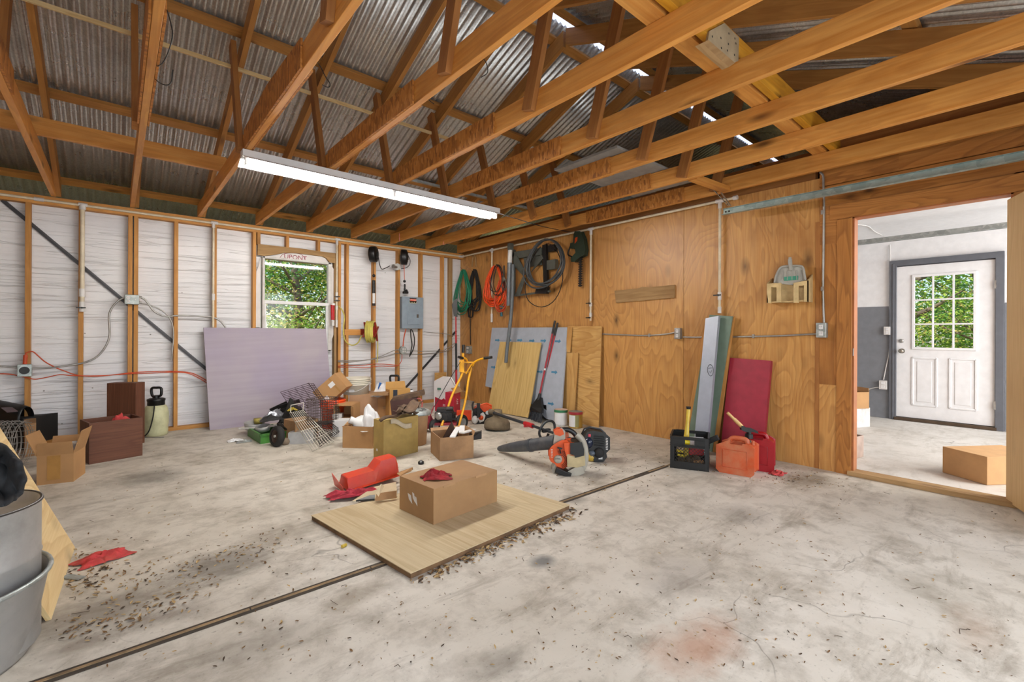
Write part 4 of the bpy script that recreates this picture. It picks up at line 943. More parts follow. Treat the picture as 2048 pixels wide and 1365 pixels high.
coil('extension_cord', 'short black cord loop under the black hose', 'cord', 941, 600, 16, 42, XW-.05, .008, MT['rubber'], 2, 8, .2)
coil('extension_cord', 'bright orange extension cord coil left of the grey metal stand', 'cord', 992, 532, 50, 82, XW-.09, .009, plain('bright_orange_cord', '#e8501c', .45), 10, 9, .3, top=.45)
coil('extension_cord', 'smaller red orange cord coil hanging low inside the orange one', 'cord', 1003, 560, 32, 68, XW-.12, .008, plain('red_orange_cord', '#c9461f', .5), 5, 19, .3)
coil('extension_cord', 'thin black cable loop hanging inside the orange cord coil', 'cord', 996, 530, 36, 62, XW-.14, .006, MT['rubber'], 3, 12, .25, top=.5)
tag(obj('plastic_clamp', M().cyl(AX(1002, 617, XW-.1), AX(1003, 633, XW-.1), .02, n=10).box(AX(1004, 614, XW-.12), (.04, .07, .02)), plain('teal_plastic', '#2a6878', .4), bevel=.004), 'teal plastic clamp hooked at the bottom of the orange cord coil', 'clamp')
nail('nail holding the green hose', 927, 541, 921, 535); nail('nail holding the black hose', 947, 545, 933, 533); nail('nail holding the orange cord', 1004, 534, 998, 524)
# hand tools hanging in front of the orange coil
p = AX(1008, 545, XW-.16)
m = M(); m.bar(p+Vector((0, 0, .1)), p+Vector((0, .01, -.12)), .03, .012, side=(0, 1, 0)); m.tube(spl([p+Vector((0, -.04, -.1)), p+Vector((0, -.05, -.2)), p+Vector((0, 0, -.27)), p+Vector((0, .05, -.2)), p+Vector((0, .03, -.1))]), .009, 8); m.ball(p+Vector((-.01, 0, -.1)), (.02, .035, .05), 8)
tag(obj('cable_puller', m, plain('worn_steel', '#6d665c', .45, .7)), 'worn steel cable puller hanging between the orange cord and the grey stand', 'cable puller')
# grey metal folding stand: two triangular steel frames, downspout shaped tube, long grey hose
gm = plain('grey_green_steel', '#62665f', .5, .35, dirt='#3b3c39', dirtamt=.4)
O = thing('folding_stand', 'grey steel folding stand with triangular braces hung flat on the plywood', 'stand', AX(1060, 590, XW-.08))
def sbar(a, b, w=.03, t_=.02, x=XW-.07, nm='stand_rail', mat=None): return obj(nm, M().bar(AX(*a, x), AX(*b, x), w, t_, side=(1, 0, 0)), mat or gm, O)
sbar((1026, 512), (1085, 503), .04, .10); sbar((1030, 592), (1100, 583), .03, .025); sbar((1028, 500), (1028, 592), .04, .03); sbar((1090, 490), (1093, 586), .04, .07, nm='stand_post', mat=MT['blackmetal'])
for tri in ([(1024, 515), (1034, 512), (1052, 548), (1046, 552), (1030, 535)], [(1050, 556), (1046, 552), (1030, 590), (1040, 590)], [(1066, 540), (1062, 545), (1082, 508), (1086, 517)]):
    obj('stand_gusset', M().prism([AX(a, b, XW-.10) for a, b in tri], (.012, 0, 0)), gm, O)
obj('stand_plate', M().prism([AX(a, b, XW-.05) for a, b in [(1046, 512), (1082, 507), (1084, 530), (1050, 536)]], (.01, 0, 0)), gm, O)
obj('stand_bracket', M().box(AX(1105, 497, XW-.06), (.06, .12, .09)), MT['blackmetal'], O); obj('stand_bracket', M().box(AX(1105, 530, XW-.06), (.06, .16, .13)), gm, O)
obj('stand_foot', M().prism([AX(a, b, XW-.05) for a, b in [(1078, 578), (1100, 575), (1098, 588), (1076, 588)]], (-.06, 0, 0)), MT['blackmetal'], O)
O = thing('drain_tube', 'white topped grey tube hanging upright in front of the steel stand', 'pipe', AX(1018, 612, XW-.19))
obj('tube_clamp', M().box(AX(1021, 494, XW-.19), (.07, .06, .10)), gm, O, bevel=.004); obj('upper_tube', M().cyl(AX(1020.5, 500, XW-.19), AX(1019.5, 526, XW-.19), .034, n=16), MT['offwhite'], O)
obj('lower_tube', M().cyl(AX(1019.5, 526, XW-.19), AX(1017, 612, XW-.19), .037, .03, n=16), plain('slate_tube', '#6d7378', .45, .2), O)
cable('grey_hose', 'long stiff grey hose falling from the stand in front of the pale plywood', 'hose', [AX(1026, 530, XW-.2), AX(1025, 580, XW-.22), AX(1023, 620, XW-.24), AX(1019, 660, XW-.27), AX(1014, 700, XW-.30), AX(1012, 726, XW-.33)], .026, plain('stiff_grey_hose', '#595f63', .5), 12)
O = coil('hose_coil', 'large loose coil of dark grey air hose over the steel stand', 'hose', 1094, 480, 82, 100, XW-.15, .011, plain('dark_grey_hose', '#45484a', .5), 6, 21, .16, top=.75, lean=-.1)
coil('hose_coil', 'thin lowest loop of dark hose under the large coil', 'hose', 1092, 488, 80, 126, XW-.11, .006, MT['rubber'], 1, 4, .0, top=.7)
nail('nail holding the large dark hose coil', 1091, 482, 1090, 474)
# hedge trimmer
O = thing('hedge_trimmer', 'dark green hedge trimmer hanging blade down from the cream pipe', 'hedge trimmer', AX(1160, 574, XW-.08)); x = XW-.09; gr = plain('dark_green_plastic', '#26382c', .4)
obj('motor_housing', M().prism([AX(a, b, x) for a, b in [(1150, 464), (1160, 464), (1166, 478), (1169, 500), (1167, 510), (1158, 514), (1148, 523), (1143, 523), (1142, 517), (1152, 506), (1150, 495), (1146, 497), (1141, 496), (1141, 488), (1147, 486), (1148, 470)]], (.07, 0, 0)), gr, O, bevel=.008)
obj('trigger', M().prism([AX(a, b, x-.002) for a, b in [(1150, 476), (1155, 474), (1154, 482), (1149, 488)]], (.03, 0, 0)), MT['orange'], O); obj('hand_guard', M().tube(spl([AX(1142, 490, x+.03), AX(1136, 508, x+.03), AX(1143, 514, x+.03)]), .01, 8), MT['black'], O)
m = M(); P0, P1 = AX(1161, 508, XW-.055), AX(1160, 574, XW-.055); m.bar(P0, P1, .028, .006, side=(0, 1, 0))
for i in range(14):
    q = P0.lerp(P1, (i+.5)/14)
    for s in (-1, 1): m.prism([q+Vector((0, s*.01, .012)), q+Vector((0, s*.034, .004)), q+Vector((0, s*.034, -.004)), q+Vector((0, s*.01, -.012))], (.006, 0, 0))
obj('toothed_blade', m, MT['blackmetal'], O)
# nailed plank, dustpan caddy
tag(obj('nailed_plank', M().prism([AX(a, b, XW-.02) for a, b in [(1229, 582), (1276, 577), (1284, 574), (1296, 575), (1349, 570), (1349, 596), (1232, 606)]], (.02, 0, 0)), MT['oldwood']), 'weathered short plank nailed a little askew to the plywood', 'plank')
cr = plain('cream_wood', '#cfb583', .6, dirt='#a3874f', dirtamt=.4)
O = thing('wall_caddy', 'cream wooden wall caddy with two slots, holding a dustpan', 'caddy', AX(1578, 600, XW)); x = XW-.11
def cq(pts, d, nm='caddy_panel', xx=None): return obj(nm, M().prism([AX(a, b, xx or x) for a, b in pts], (d, 0, 0)), cr, O)
cq([(1533.5, 568), (1562, 566), (1562, 605), (1553, 605), (1553, 575), (1542, 575), (1542, 607), (1533.5, 606)], .012)
cq([(1587, 566), (1617, 561), (1617, 604), (1608, 604), (1608, 571), (1597, 572), (1597, 606), (1587, 606)], .012)
cq([(1562, 566), (1587, 568), (1587, 606), (1562, 606)], .012, 'caddy_back', XW-.05); cq([(1534, 566), (1620, 560), (1622, 604), (1536, 606)], .01, 'caddy_back', XW-.014)
a0 = AX(1533.5, 606, x); b0 = AX(1617, 604, x); obj('caddy_floor', M().box(((x+XW)/2, (a0.y+b0.y)/2, a0.z+.005), (XW-x-.03, abs(a0.y-b0.y)-.02, .01)), cr, O)
obj('caddy_side', M().prism([AX(1617, 561, x), AX(1617, 604, x), Vector((XW, AX(1617, 604, x).y, AX(1617, 604, x).z)), Vector((XW, AX(1617, 561, x).y, AX(1617, 561, x).z+.06))], (0, .01, 0)), cr, O)
obj('caddy_side', M().prism([AX(1533.5, 568, x), AX(1533.5, 606, x), Vector((XW, AX(1533.5, 606, x).y, AX(1533.5, 606, x).z)), Vector((XW, AX(1533.5, 568, x).y, AX(1533.5, 568, x).z+.06))], (0, -.01, 0)), cr, O)
dp = plain('grey_dustpan', '#a5a39b', .5, dirt='#77746a', dirtamt=.5); O = thing('dustpan', 'grey ribbed dustpan standing in the cream wall caddy', 'dustpan', AX(1580, 568, XW-.07)); x = XW-.08
obj('pan', M().prism([AX(a, b, x) for a, b in [(1549, 566), (1552, 552), (1560, 538), (1568, 534), (1598, 533), (1606, 537), (1609, 550), (1611, 561), (1588, 566), (1585, 571)]], (.012, 0, 0)), dp, O)
m = M(); m.tube(spl([AX(a, b, x-.01) for a, b in [(1549, 566), (1552, 552), (1559, 538), (1568, 533), (1598, 532), (1606, 536), (1609, 550), (1611, 561)]], 4), .009, 8); obj('raised_rim', m, dp, O)
for i in range(5): px = 1566+i*9; obj('rib', M().cyl(AX(px, 541, x-.002), AX(px-1+i*.6, 560, x-.002), .004, n=6), dp, O)
obj('handle', M().tube(spl([AX(1580, 515, x-.01), AX(1580, 524, x-.01), AX(1581, 533, x-.01), AX(1582, 541, x-.005)]), [.012]*3+[.017]*(len(spl([0*Vector((0,0,0))]*0+[AX(1580, 515, x), AX(1580, 524, x), AX(1581, 533, x), AX(1582, 541, x)]))-3), 10), dp, O)
obj('green_label', M().box(AX(1582, 557, x-.003), (.003, .11, .035)), plain('teal_print', '#3f8f78', .5), O)
# screws in the sheathing
for i, (a, b) in enumerate(((1636, 368), (1635, 404), (1636, 469), (1697, 448), (1698, 462), (1697, 596), (1600, 884), (1586, 885), (1615, 916), (1629, 922), (1643, 933), (1688, 937), (1699, 914), (1682, 362), (1658, 404))):
    pass
# ---------------------------------------------------------------- sheets and tools leaning on the plywood wall
def sheet(name, lab, cat, pts, t_, mat, uax=None, parent=None, group=None):
    pts = [Vector(p) for p in pts]; n = (pts[1]-pts[0]).cross(pts[-1]-pts[0]).normalized()
    if n.dot(CAM-pts[0]) > 0: n = -n
    for i_ in range(2, len(pts)-1):
        dv_ = pts[i_]-CAM; pts[i_] = CAM+dv_*((pts[0]-CAM).dot(n)/dv_.dot(n))
    global LASTP; LASTP = (pts[0].copy(), -n)
    o = obj(name, M().prism(pts, n*t_, uax=uax or (pts[-1]-pts[0])), mat, parent)
    if parent is None: tag(o, lab, cat, group)
    return o
def lean(px, py, off): return AX(px, py, XW-off)
_AZ0 = AZ
def BZ(px, py, off=.06, z=0.0):
    p = _AZ0(px, py, z)
    if p.x > XW-off: p = AX(px, py, XW-off); p.z = z
    return p
sheet('plywood_offcut', 'tall orange plywood offcut at the far left, partly behind the blue foam board', 'plywood', [lean(956, 656, .02), lean(1000, 656, .02), BZ(985, 822, .09), BZ(948, 803, .09)], .012, MT['wallply'])
sheet('foam_board', 'blue grey foam board with printed arrows leaning on the plywood wall', 'foam board', [lean(984, 656, .05), lean(1134.5, 655, .05), BZ(1121, 846, .09), BZ(1092, 838, .09), lean(1045, 790, .20), lean(970.5, 773, .22)], .02, plain('blue_grey_foam', '#a9b0bb', .6, var=.05), uax=(0, 1, 0))
fb = bpy.data.objects['foam_board']; ar = plain('arrow_print', '#4a86a8', .6)
P_b = lean(1134.5, 655, .05); P_a, nn = LASTP
def on(px, py):
    d = ray(px, py); return CAM+d*((P_a-CAM).dot(nn)/d.dot(nn))+nn*.002
for (px, py) in ((995, 681), (1018, 681), (1040, 681), (1064, 682), (1087, 682), (1116, 683), (1080, 744), (1109, 745), (987, 735), (1102, 808)):
    c = on(px, py); u = (P_b-P_a).normalized(); v = u.cross(nn); L = .055
    obj('printed_arrow', M().prism([c-u*L-v*.012, c+u*L*.3-v*.012, c+u*L*.3-v*.028, c+u*L, c+u*L*.3+v*.028, c+u*L*.3+v*.012, c-u*L+v*.012], nn*.001), ar, fb)
sheet('plywood_sheet', 'knotty orange plywood panel leaning right of the foam board', 'plywood', [lean(1136, 653, .04), lean(1203, 653, .04), BZ(1197, 853, .09), BZ(1128, 836, .09)], .012, MT['yelply'], uax=(0, 1, 0.1))
sheet('plywood_strip', 'narrow plywood strip leaning in front of the knotty panel, behind the cans', 'plywood', [lean(1130, 706, .085), lean(1156, 706, .085), BZ(1149, 849, .09)+Vector((-.02, 0, 0)), BZ(1122, 842, .09)+Vector((-.02, 0, 0))], .012, MT['yelply'])
sheet('plywood_strip', 'thin upper strip of plywood between foam board and knotty panel', 'plywood', [lean(1135, 654.5, .065), lean(1144, 654.5, .065), lean(1140, 705, .09), lean(1131, 705, .09)], .01, MT['yelply'])
sheet('plywood_sheet', 'pale yellow plywood sheet leaning in front of the blue foam board', 'plywood', [AX(1000, 684, XW-.16), AX(1082, 685.5, XW-.14), BZ(1056, 836, .09), BZ(975, 822, .09)], .014, plyw('pale_yellow_ply', '#cfae6c', '#a6803f', '#dcc083', .8, 9, 7, .6, .4, .5, .3, dk=.3))
# brooms
bm_ = plain('broom_bristle', '#32353b', .8, var=.4, scale=60); rp = plain('red_broom_pole', '#a01f2a', .4); lb = MT['black']
def broom(lab, top, knee, head, px0, px1, pyb, x0, x1, seed):
    O = thing('broom', lab, 'broom', AZ(*head)); T = AX(*top, x0); K = AX(*knee, x1); 
    obj('pole', M().cyl(T.lerp(K, .16), K, .0125, n=12), rp, O); obj('grip', M().cyl(T, T.lerp(K, .17), .0145, n=12), lb, O); obj('pole_joint', M().cyl(T.lerp(K, .62), T.lerp(K, .645), .0145, n=12), MT['pvcw'], O)
    B = AZ(*head); xb = (B.x+K.x)/2; a, b = AX(px0[0], px0[1], xb), AX(px1[0], px1[1], xb); c, d = AZ(px0[2], pyb[0]), AZ(px1[2], pyb[1])
    obj('pole_socket', M().cyl(K+(T-K).normalized()*.06, K-(T-K).normalized()*.06, .017, .028, 12), lb, O)
    th = (a-b).cross(a-c).normalized()*.035
    m = M(); m.prism([a, b, b.lerp(d, .28), a.lerp(c, .28)], th); m.prism([K+(a-b)*.12, K-(a-b)*.12, b, a], th); obj('broom_head', m, lb, O, bevel=.006)
    m = M(); rd = random.Random(seed); a2, b2 = a.lerp(c, .2)+th*.5, b.lerp(d, .2)+th*.5; c2, d2 = c+th*.5, d+th*.5
    for i in range(60):
        t = (i+rd.random())/60; q = a2.lerp(b2, t); w = c2.lerp(d2, t)+Vector((rd.uniform(-.015, .015), rd.uniform(-.015, .015), rd.uniform(0, .012))); s = rd.uniform(-.012, .012)
        m.tube([q+th*s*20, w+th*s*25], .004, 4, caps=False)
    o = obj('bristles', m, bm_, O); o['kind'] = 'stuff'
broom('red handled broom in front, its wide black head turned towards the camera', (1110, 642), (1078, 796), (1068, 845), (1062, 814, 1054), (1083, 818, 1081), (838, 848), XW-.07, 4.27, 2)
broom('second red handled broom, its darker head hidden behind the first', (1115, 646), (1083, 798), (1090, 842), (1080, 810, 1080), (1092, 812, 1094), (836, 842), XW-.05, 4.33, 6)
# paint cans
def can(lab, px, py, r, h_, body, band, lid, label, group='paint cans'):
    P = AZ(px, py); P = P+Vector((fwd.x, fwd.y, 0))*r; O = thing('paint_can', lab, 'paint can', P, 0, group)
    obj('can_body', M().lathe([(.0001, 0), (r, 0), (r*1.01, .004), (r, .008), (r, h_-.01), (r*1.02, h_-.004), (r*1.02, h_)], P, 28), body, O)
    obj('lid_band', M().lathe([(r*1.012, h_-.03), (r*1.022, h_-.028), (r*1.022, h_)], P, 28), band, O)
    obj('lid', M().lathe([(r*1.02, h_), (r*.93, h_+.001), (r*.9, h_-.008), (.0001, h_-.008)], P, 28), lid, O)
    tc = math.atan2(-fwd.y, -fwd.x); vs = []; 
    for (a0, a1, mt) in label:
        m = M(); m.grid(lambda i, j: P+Vector((math.cos(tc+a0+(a1-a0)*i/8)*(r+.0015), math.sin(tc+a0+(a1-a0)*i/8)*(r+.0015), .018+(h_-.055)*j)), 8, 1); obj('paper_label', m, mt, O)
    s = Vector((-math.sin(tc), math.cos(tc), 0)); obj('wire_handle', M().tube(spl([P+s*r*1.02+Vector((0, 0, h_-.03)), P+s*r*1.1-Vector((fwd.x, fwd.y, 0))*r*.6+Vector((0, 0, h_-.07)), P-Vector((fwd.x, fwd.y, 0))*r*1.1+Vector((0, 0, h_-.10)), P-s*r*1.1-Vector((fwd.x, fwd.y, 0))*r*.6+Vector((0, 0, h_-.07)), P-s*r*1.02+Vector((0, 0, h_-.03))]), .0018, 5), MT['cond'], O) if False else None
    return O
tinm = plain('tin', '#a7a59c', .4, .7)
can('white labelled paint can with a green rim beside the brooms', 1123, 853, .083, .193, MT['offwhite'], plain('green_band', '#2f7a52', .5), plain('drip_lid', '#bfa08c', .5), [(-1.2, 1.2, MT['white'])])
can('paint can with a red rim and tan label beside the green rimmed can', 1153, 858, .083, .193, plain('tan_gold', '#a9873a', .4, .4), plain('red_band', '#a52a36', .5), tinm, [(-1.3, -.2, MT['white']), (-.2, .35, plain('olive_label', '#8a8452', .6))])
# painted boards leaning right
sheet('leaning_board', 'unpainted pine board, rearmost at the left of the leaning bundle', 'board', [lean(1410, 636, .05), lean(1422, 636, .05), BZ(1385, 884, .16), BZ(1366, 880, .16)], .02, MT['stud'])
sheet('leaning_board', 'dark green painted board spanning behind the silver board', 'board', [lean(1419, 630, .07), lean(1465, 633, .07), BZ(1424, 905, .16), BZ(1372, 892, .16)], .03, plain('sage_green_paint', '#6f8272', .55, var=.06))
sheet('leaning_board', 'unpainted edge board at the right side of the leaning bundle', 'board', [lean(1462, 634, .055), lean(1469, 634, .055), BZ(1432, 902, .16), BZ(1425, 900, .16)], .02, MT['stud'])
sb = sheet('leaning_board', 'silver grey painted board in front of the leaning bundle, small oval mark', 'board', [lean(1411, 637, .13), lean(1437, 632, .13), BZ(1412, 912, .16), BZ(1386, 906, .16)], .04, plain('silver_paint', '#a3a9b5', .4, .2, .05))
c = AX(1421, 741, XW-.30); 
Pa, Pb, Pc = lean(1411, 637, .13), lean(1437, 632, .13), BZ(1412, 912, .16); n2 = (Pb-Pa).cross(Pc-Pa).normalized(); n2 = n2 if n2.dot(CAM-Pa) > 0 else -n2
d_ = ray(1421, 741); c = CAM+d_*((Pa-CAM).dot(n2)/d_.dot(n2))+n2*.002; u2 = (Pb-Pa).normalized(); v2 = n2.cross(u2)
obj('oval_mark', M().tube([c+u2*.028*math.cos(t*PI/10)+v2*.055*math.sin(t*PI/10) for t in range(20)], .002, 4, True).tube([c-u2*.018+v2*.02, c+u2*.018+v2*.022], .0015, 4).tube([c-v2*.01-u2*.012, c-v2*.03, c+u2*.012], .0015, 4), MT['ink'], sb)
sheet('red_board', 'dark red painted board leaning lowest, behind the fuel cans', 'board', [lean(1460, 716, .04), lean(1542, 722, .04), BZ(1524, 926, .16), BZ(1440, 905, .16)], .045, plain('dark_red_paint', '#9c2a3c', .5, var=.1), uax=(0, 1, 0))
# ---------------------------------------------------------------- things on the floor, left side and rear pile
F3 = Vector((fwd.x, fwd.y, 0)); R3 = Vector((_r0.x, _r0.y, 0))
def ex(name, pts, d, th, mat, parent=None, bevel=0, uax=None):
    """outline at viewing depth d given real thickness th along the view direction"""
    return obj(name, M().prism([AD(x, y, d) for x, y in pts], F3*th, uax=uax), mat, parent, bevel=bevel)
def dist(a, b): return (Vector(a)-Vector(b)).length
def crumple(name, lab, cat, c, dims, mat, seed=1, rz=0, group=None, amp=.5, sub=True, parent=None, n=22, flat=.25):
    """crumpled cloth lump: folded sheet with ridges, resting on its base c"""
    rd = random.Random(seed); off = Vector((rd.uniform(0, 50), rd.uniform(0, 50), 0)); c = Vector(c)
    rm = Matrix.Rotation(rz, 3, 'Z')
    def P(i, j):
        u = i/n*2-1; v = j/n*2-1; r = math.hypot(u, v)
        e = 1+.28*mnoise.noise(Vector((math.atan2(v, u)*1.3, seed*3.1, 0)))
        x, y = u*dims[0]/2*e, v*dims[1]/2*e
        q = Vector((u*1.9, v*1.9, 0))+off
        h = (abs(mnoise.noise(q))*1.3+.6*abs(mnoise.noise(q*2.3)))*max(0, 1-r**2.2*.75)
        x += .25*dims[0]*mnoise.noise(q*1.1+Vector((9, 0, 0)))*.5; y += .25*dims[1]*mnoise.noise(q*1.1+Vector((0, 9, 0)))*.5
        return c+rm@Vector((x, y, .004+dims[2]*(flat*max(0, 1-r*r)+h*amp*1.6)))
    o = obj(name, M().grid(P, n, n), mat, parent, solid=.003, sub=1 if sub else 0)
    if parent is None: tag(o, lab, cat, group)
    return o
# lavender foam board
tl_, tr_, br_, bl_ = AY(407, 655.5, YW-.13), AY(652, 658, YW-.13), AZ(666, 838), AZ(418.5, 860)
bl_.y = min(bl_.y, YW-.33); br_.y = YW-.36; br_.x = bl_.x+(tr_.x-tl_.x)*1.0; br_ = AZ(668, 841)
t = NT('lavender_foam'); v = t.coord('UV', (1, 1, 1), False); n_ = t.noise(v, 1.2, 3); mp = t.N('Mapping'); t.l.new(v, mp.inputs[0]); mp.inputs['Scale'].default_value = (12, .6, 1); n2_ = t.noise(mp.outputs[0], 1.5, 3)
lav = t.out(t.mix(t.ramp(n2_, [(.4, 0.), (.7, .35)]), t.mix(t.ramp(n_, [(.4, 0.), (.6, 1.)]), '#a89ea6', '#9f94a6'), '#8f8490'), .6)
sheet('foam_board', 'large lavender foam board leaning on the studs under the window', 'foam board', [tl_, tr_, AY(660, 757, YW-.24), br_, bl_], .025, lav)
# pump sprayers
def sprayer(lab, P, s, body, gauge=True):
    O = thing('pump_sprayer', lab, 'garden sprayer', P, 0); Z = Vector((0, 0, 1)); P = Vector(P)
    obj('tank', M().lathe([(.0001, 0), (.095*s, 0), (.107*s, .012*s), (.11*s, .06*s), (.108*s, .10*s), (.113*s, .12*s), (.114*s, .25*s), (.105*s, .275*s), (.107*s, .29*s), (.09*s, .325*s), (.07*s, .335*s)], P, 28, cap1=True), body, O)
    obj('collar', M().lathe([(.075*s, .33*s), (.08*s, .335*s), (.078*s, .375*s), (.083*s, .38*s), (.083*s, .40*s), (.06*s, .41*s), (.02*s, .412*s)], P, 24, cap1=True), MT['black'], O)
    c = P+Z*.475*s; m = M()
    pts = [c+R3*a*s+Z*b*s for a, b in ((-.038, -.045), (-.052, 0), (-.045, .042), (0, .047), (.05, .044), (.058, 0), (.048, -.04), (0, -.047))]
    m.tube(spl(pts, 4, True), .0135*s, 8, True); obj('pump_handle', m, MT['black'], O); obj('pump_neck', M().cyl(P+Z*.40*s, P+Z*.435*s, .03*s, n=14), MT['black'], O)
    obj('hose', M().tube(spl([P-F3*.09*s+R3*.05*s+Z*.335*s, P-F3*.125*s+R3*.075*s+Z*.30*s, P-F3*.14*s+R3*.07*s+Z*.2*s, P-F3*.14*s+R3*.03*s+Z*.07*s, P-F3*.15*s-R3*.03*s+Z*.01, P-F3*.14*s-R3*.10*s+Z*.012, P-F3*.10*s-R3*.12*s+Z*.06]), .006*s, 6), MT['rubber'], O)
    obj('spray_wand', M().tube([P-F3*.17*s-R3*.08*s+Z*.012, P-F3*.15*s+R3*.20*s+Z*.012], .005, 6), MT['cond'], O)
    return O
pale = plain('cloudy_tank', '#c9c8a0', .5, var=.1, dirt='#8c8a64', dirtamt=.5)
P = AZ(312, 868); P.y = min(P.y, 6.38); P = AZ(312, 870)-F3*.0; P.y = 6.38; P.x = P.y*(AZ(312, 868).x/AZ(312, 868).y)
sprayer('cream pump sprayer with a black handle beside the brown wooden box on the left', P, 1.0, pale)
# brown boxes
brown = plyw('brown_stained_wood', '#5f3a28', '#412417', '#6f4733', 1.0, 9, 7, .55, .2, .5, .35, dk=.5)
P0, P1 = AZ(178, 930), AZ(285, 911.5); hb = .352; dep = dist(AZ(157, 835, hb), AZ(178, 848, hb))*1.0
O, f, L, u, v = carton('wooden_crate', 'open brown wooden crate on the left holding a red rag', P0, P1, .30, hb, brown, True, wall=.013)
crumple('red_rag', 'faded red rag draped inside the open brown wooden crate', 'rag', f(L*.62, .14, hb-.10), (.18, .15, .16), MT['pinkcloth'], 4)
P0, P1 = AZ(213, 893), AZ(271, 892)
carton('wooden_box', 'brown wooden box standing upright behind the open brown crate', P0, P1, .13, .625, brown, False)
# flap topped carton with stretch film
P0, P1 = AZ(73, 972), AZ(147, 964); O, f, L, u, v = carton('cardboard_carton', 'taped brown carton at left with its flaps standing up, clear film inside', P0, P1, .24, .215, MT['card'], True, (('F', 82, .095), ('B', 80, .10), ('L', 68, .17), ('R', 75, .17)))
obj('tape', M().box(f(L*.46, -.001, .12), (.075, .002, .18), math.atan2(u.y, u.x)), plain('brown_tape', '#a77b3e', .4), O)
Q = f(L*.35, .14, .06); O2 = thing('film_roll', 'clear plastic film roll lying in the flap topped carton', 'film roll', Q); fm = plain('clear_film', '#c9c8c6', .25)
obj('film', M().lathe([(.032, -.085), (.055, -.085), (.056, 0), (.055, .085), (.032, .085), (.032, -.085)], Q+Vector((0, 0, .12)), 24, axis=(v*.8-Vector((0, 0, .5)))), fm, O2); obj('core', M().lathe([(.03, -.088), (.032, -.088), (.032, .088), (.03, .088)], Q+Vector((0, 0, .12)), 20, axis=(v*.8-Vector((0, 0, .5)))), MT['cardin'], O2)
carton('white_carton', 'white inner box beside the film roll in the flap topped carton', f(L*.58, .10, .008), f(L*.94, .10, .008), .12, .26, MT['white'], False)
# wire roll, welding helmet, dark bin behind
P = AZ(8, 940); O = thing('wire_roll', 'loose roll of grey wire at the left edge, above the pale plywood', 'wire roll', P); rd = random.Random(5); m = M(); cen = AD(6, 890, depth(P)-.0); axr = (R3*.9+F3*.45).normalized()
ee1 = Vector((0, 0, 1)); ee2 = axr.cross(ee1)
for k in range(17):
    rr_ = .17+rd.uniform(-.02, .02); off_ = axr*(-.10+.24*k/17)
    m.tube([cen+off_+(ee1*math.cos(t*PI/14)*1.05+ee2*math.sin(t*PI/14))*rr_+Vector((0, 0, rd.uniform(-.004, .004))) for t in range(28)], .0022, 5, True)
obj('wire_coil', m, MT['cond'], O)
m = M()
for k in range(22):
    t = k*2*PI/22; a = cen+(ee1*math.cos(t)*1.05+ee2*math.sin(t))*.175; m.tube([a-axr*.11, a+axr*.14], .002, 4)
obj('wire_ties', m, MT['galv'], O)
O = thing('storage_bin', 'dark bin in shadow behind the wire roll at left', 'bin', AZ(30, 905)); Pb_ = AZ(20, 905); obj('bin_body', M().box(Pb_+F3*.25-R3*.14+Vector((0, 0, .15)), (.36, .35, .30), -YAW), MT['rubber'], O)
dh = depth(Pb_)+.12; O = thing('welding_helmet', 'black welding helmet lying face up on the bin at the left edge', 'helmet', AD(20, 850, dh))
def hel(i, j):
    t = i/20*PI*1.15-.25; s_ = j/10
    c0_ = AD(-8+s_*62, 838+s_*4, dh); r_ = .095*(1-.25*s_)*(1 if s_ < .95 else .97)
    return c0_+Vector((0, 0, .5*r_*math.sin(t)*3.6+.01))+R3*.02*math.cos(t)+F3*(-math.cos(t)*r_*1.25)
obj('helmet_shell', M().grid(hel, 20, 10), MT['black'], O, solid=.005)
obj('visor', M().prism([AD(2, 817, dh-.10), AD(24, 816, dh-.10), AD(36, 824, dh-.12), AD(14, 826, dh-.13)], Vector((0, 0, .006))), plain('lens_glass', '#6c646c', .15), O)
carton('dark_carton', 'dark shadowed carton between the wire roll and the taped carton', AZ(50, 915), AZ(72, 912), .3, .30, MT['card2'], True, (('F', 50, .06),))
# foreground left: plywood on edge, tub, metal drum, dark fabric
Aq = AZ(150, 1095); Bq = Aq+Vector((-.03, -.78, 0)); far = AY(0, 855, Aq.y); dirn = (far-Aq).normalized()
sheet('plywood_sheet', 'pale knotty plywood standing on edge at lower left behind the tub', 'plywood', [Aq, Bq, Bq+dirn*1.15, Aq+dirn*1.15], .015, plyw('pale_knotty_ply', '#dcc28c', '#b88d50', '#e9d3a3', .9, 4, 9, .6, .5, .4, .3, dk=.2), uax=(0, 1, 0))
tc_ = Vector((CAM.x, CAM.y, 0))+F3*1.51+R3*(-1.94)
O = thing('metal_tub', 'galvanised round tub at the bottom left corner', 'tub', tc_)
obj('tub_wall', M().lathe([(.0001, .012), (.245, .012), (.252, .0), (.256, .012), (.298, .262), (.306, .268), (.31, .276), (.304, .284), (.296, .278), (.25, .02), (.0001, .02)], tc_, 48), MT['dullzinc'], O)
obj('rolled_rim', M().tube([tc_+Vector((.303*math.cos(t*PI/24), .303*math.sin(t*PI/24), .276)) for t in range(48)], .008, 8, True), MT['galv'], O)
thh = math.atan2(-1.0, .35)
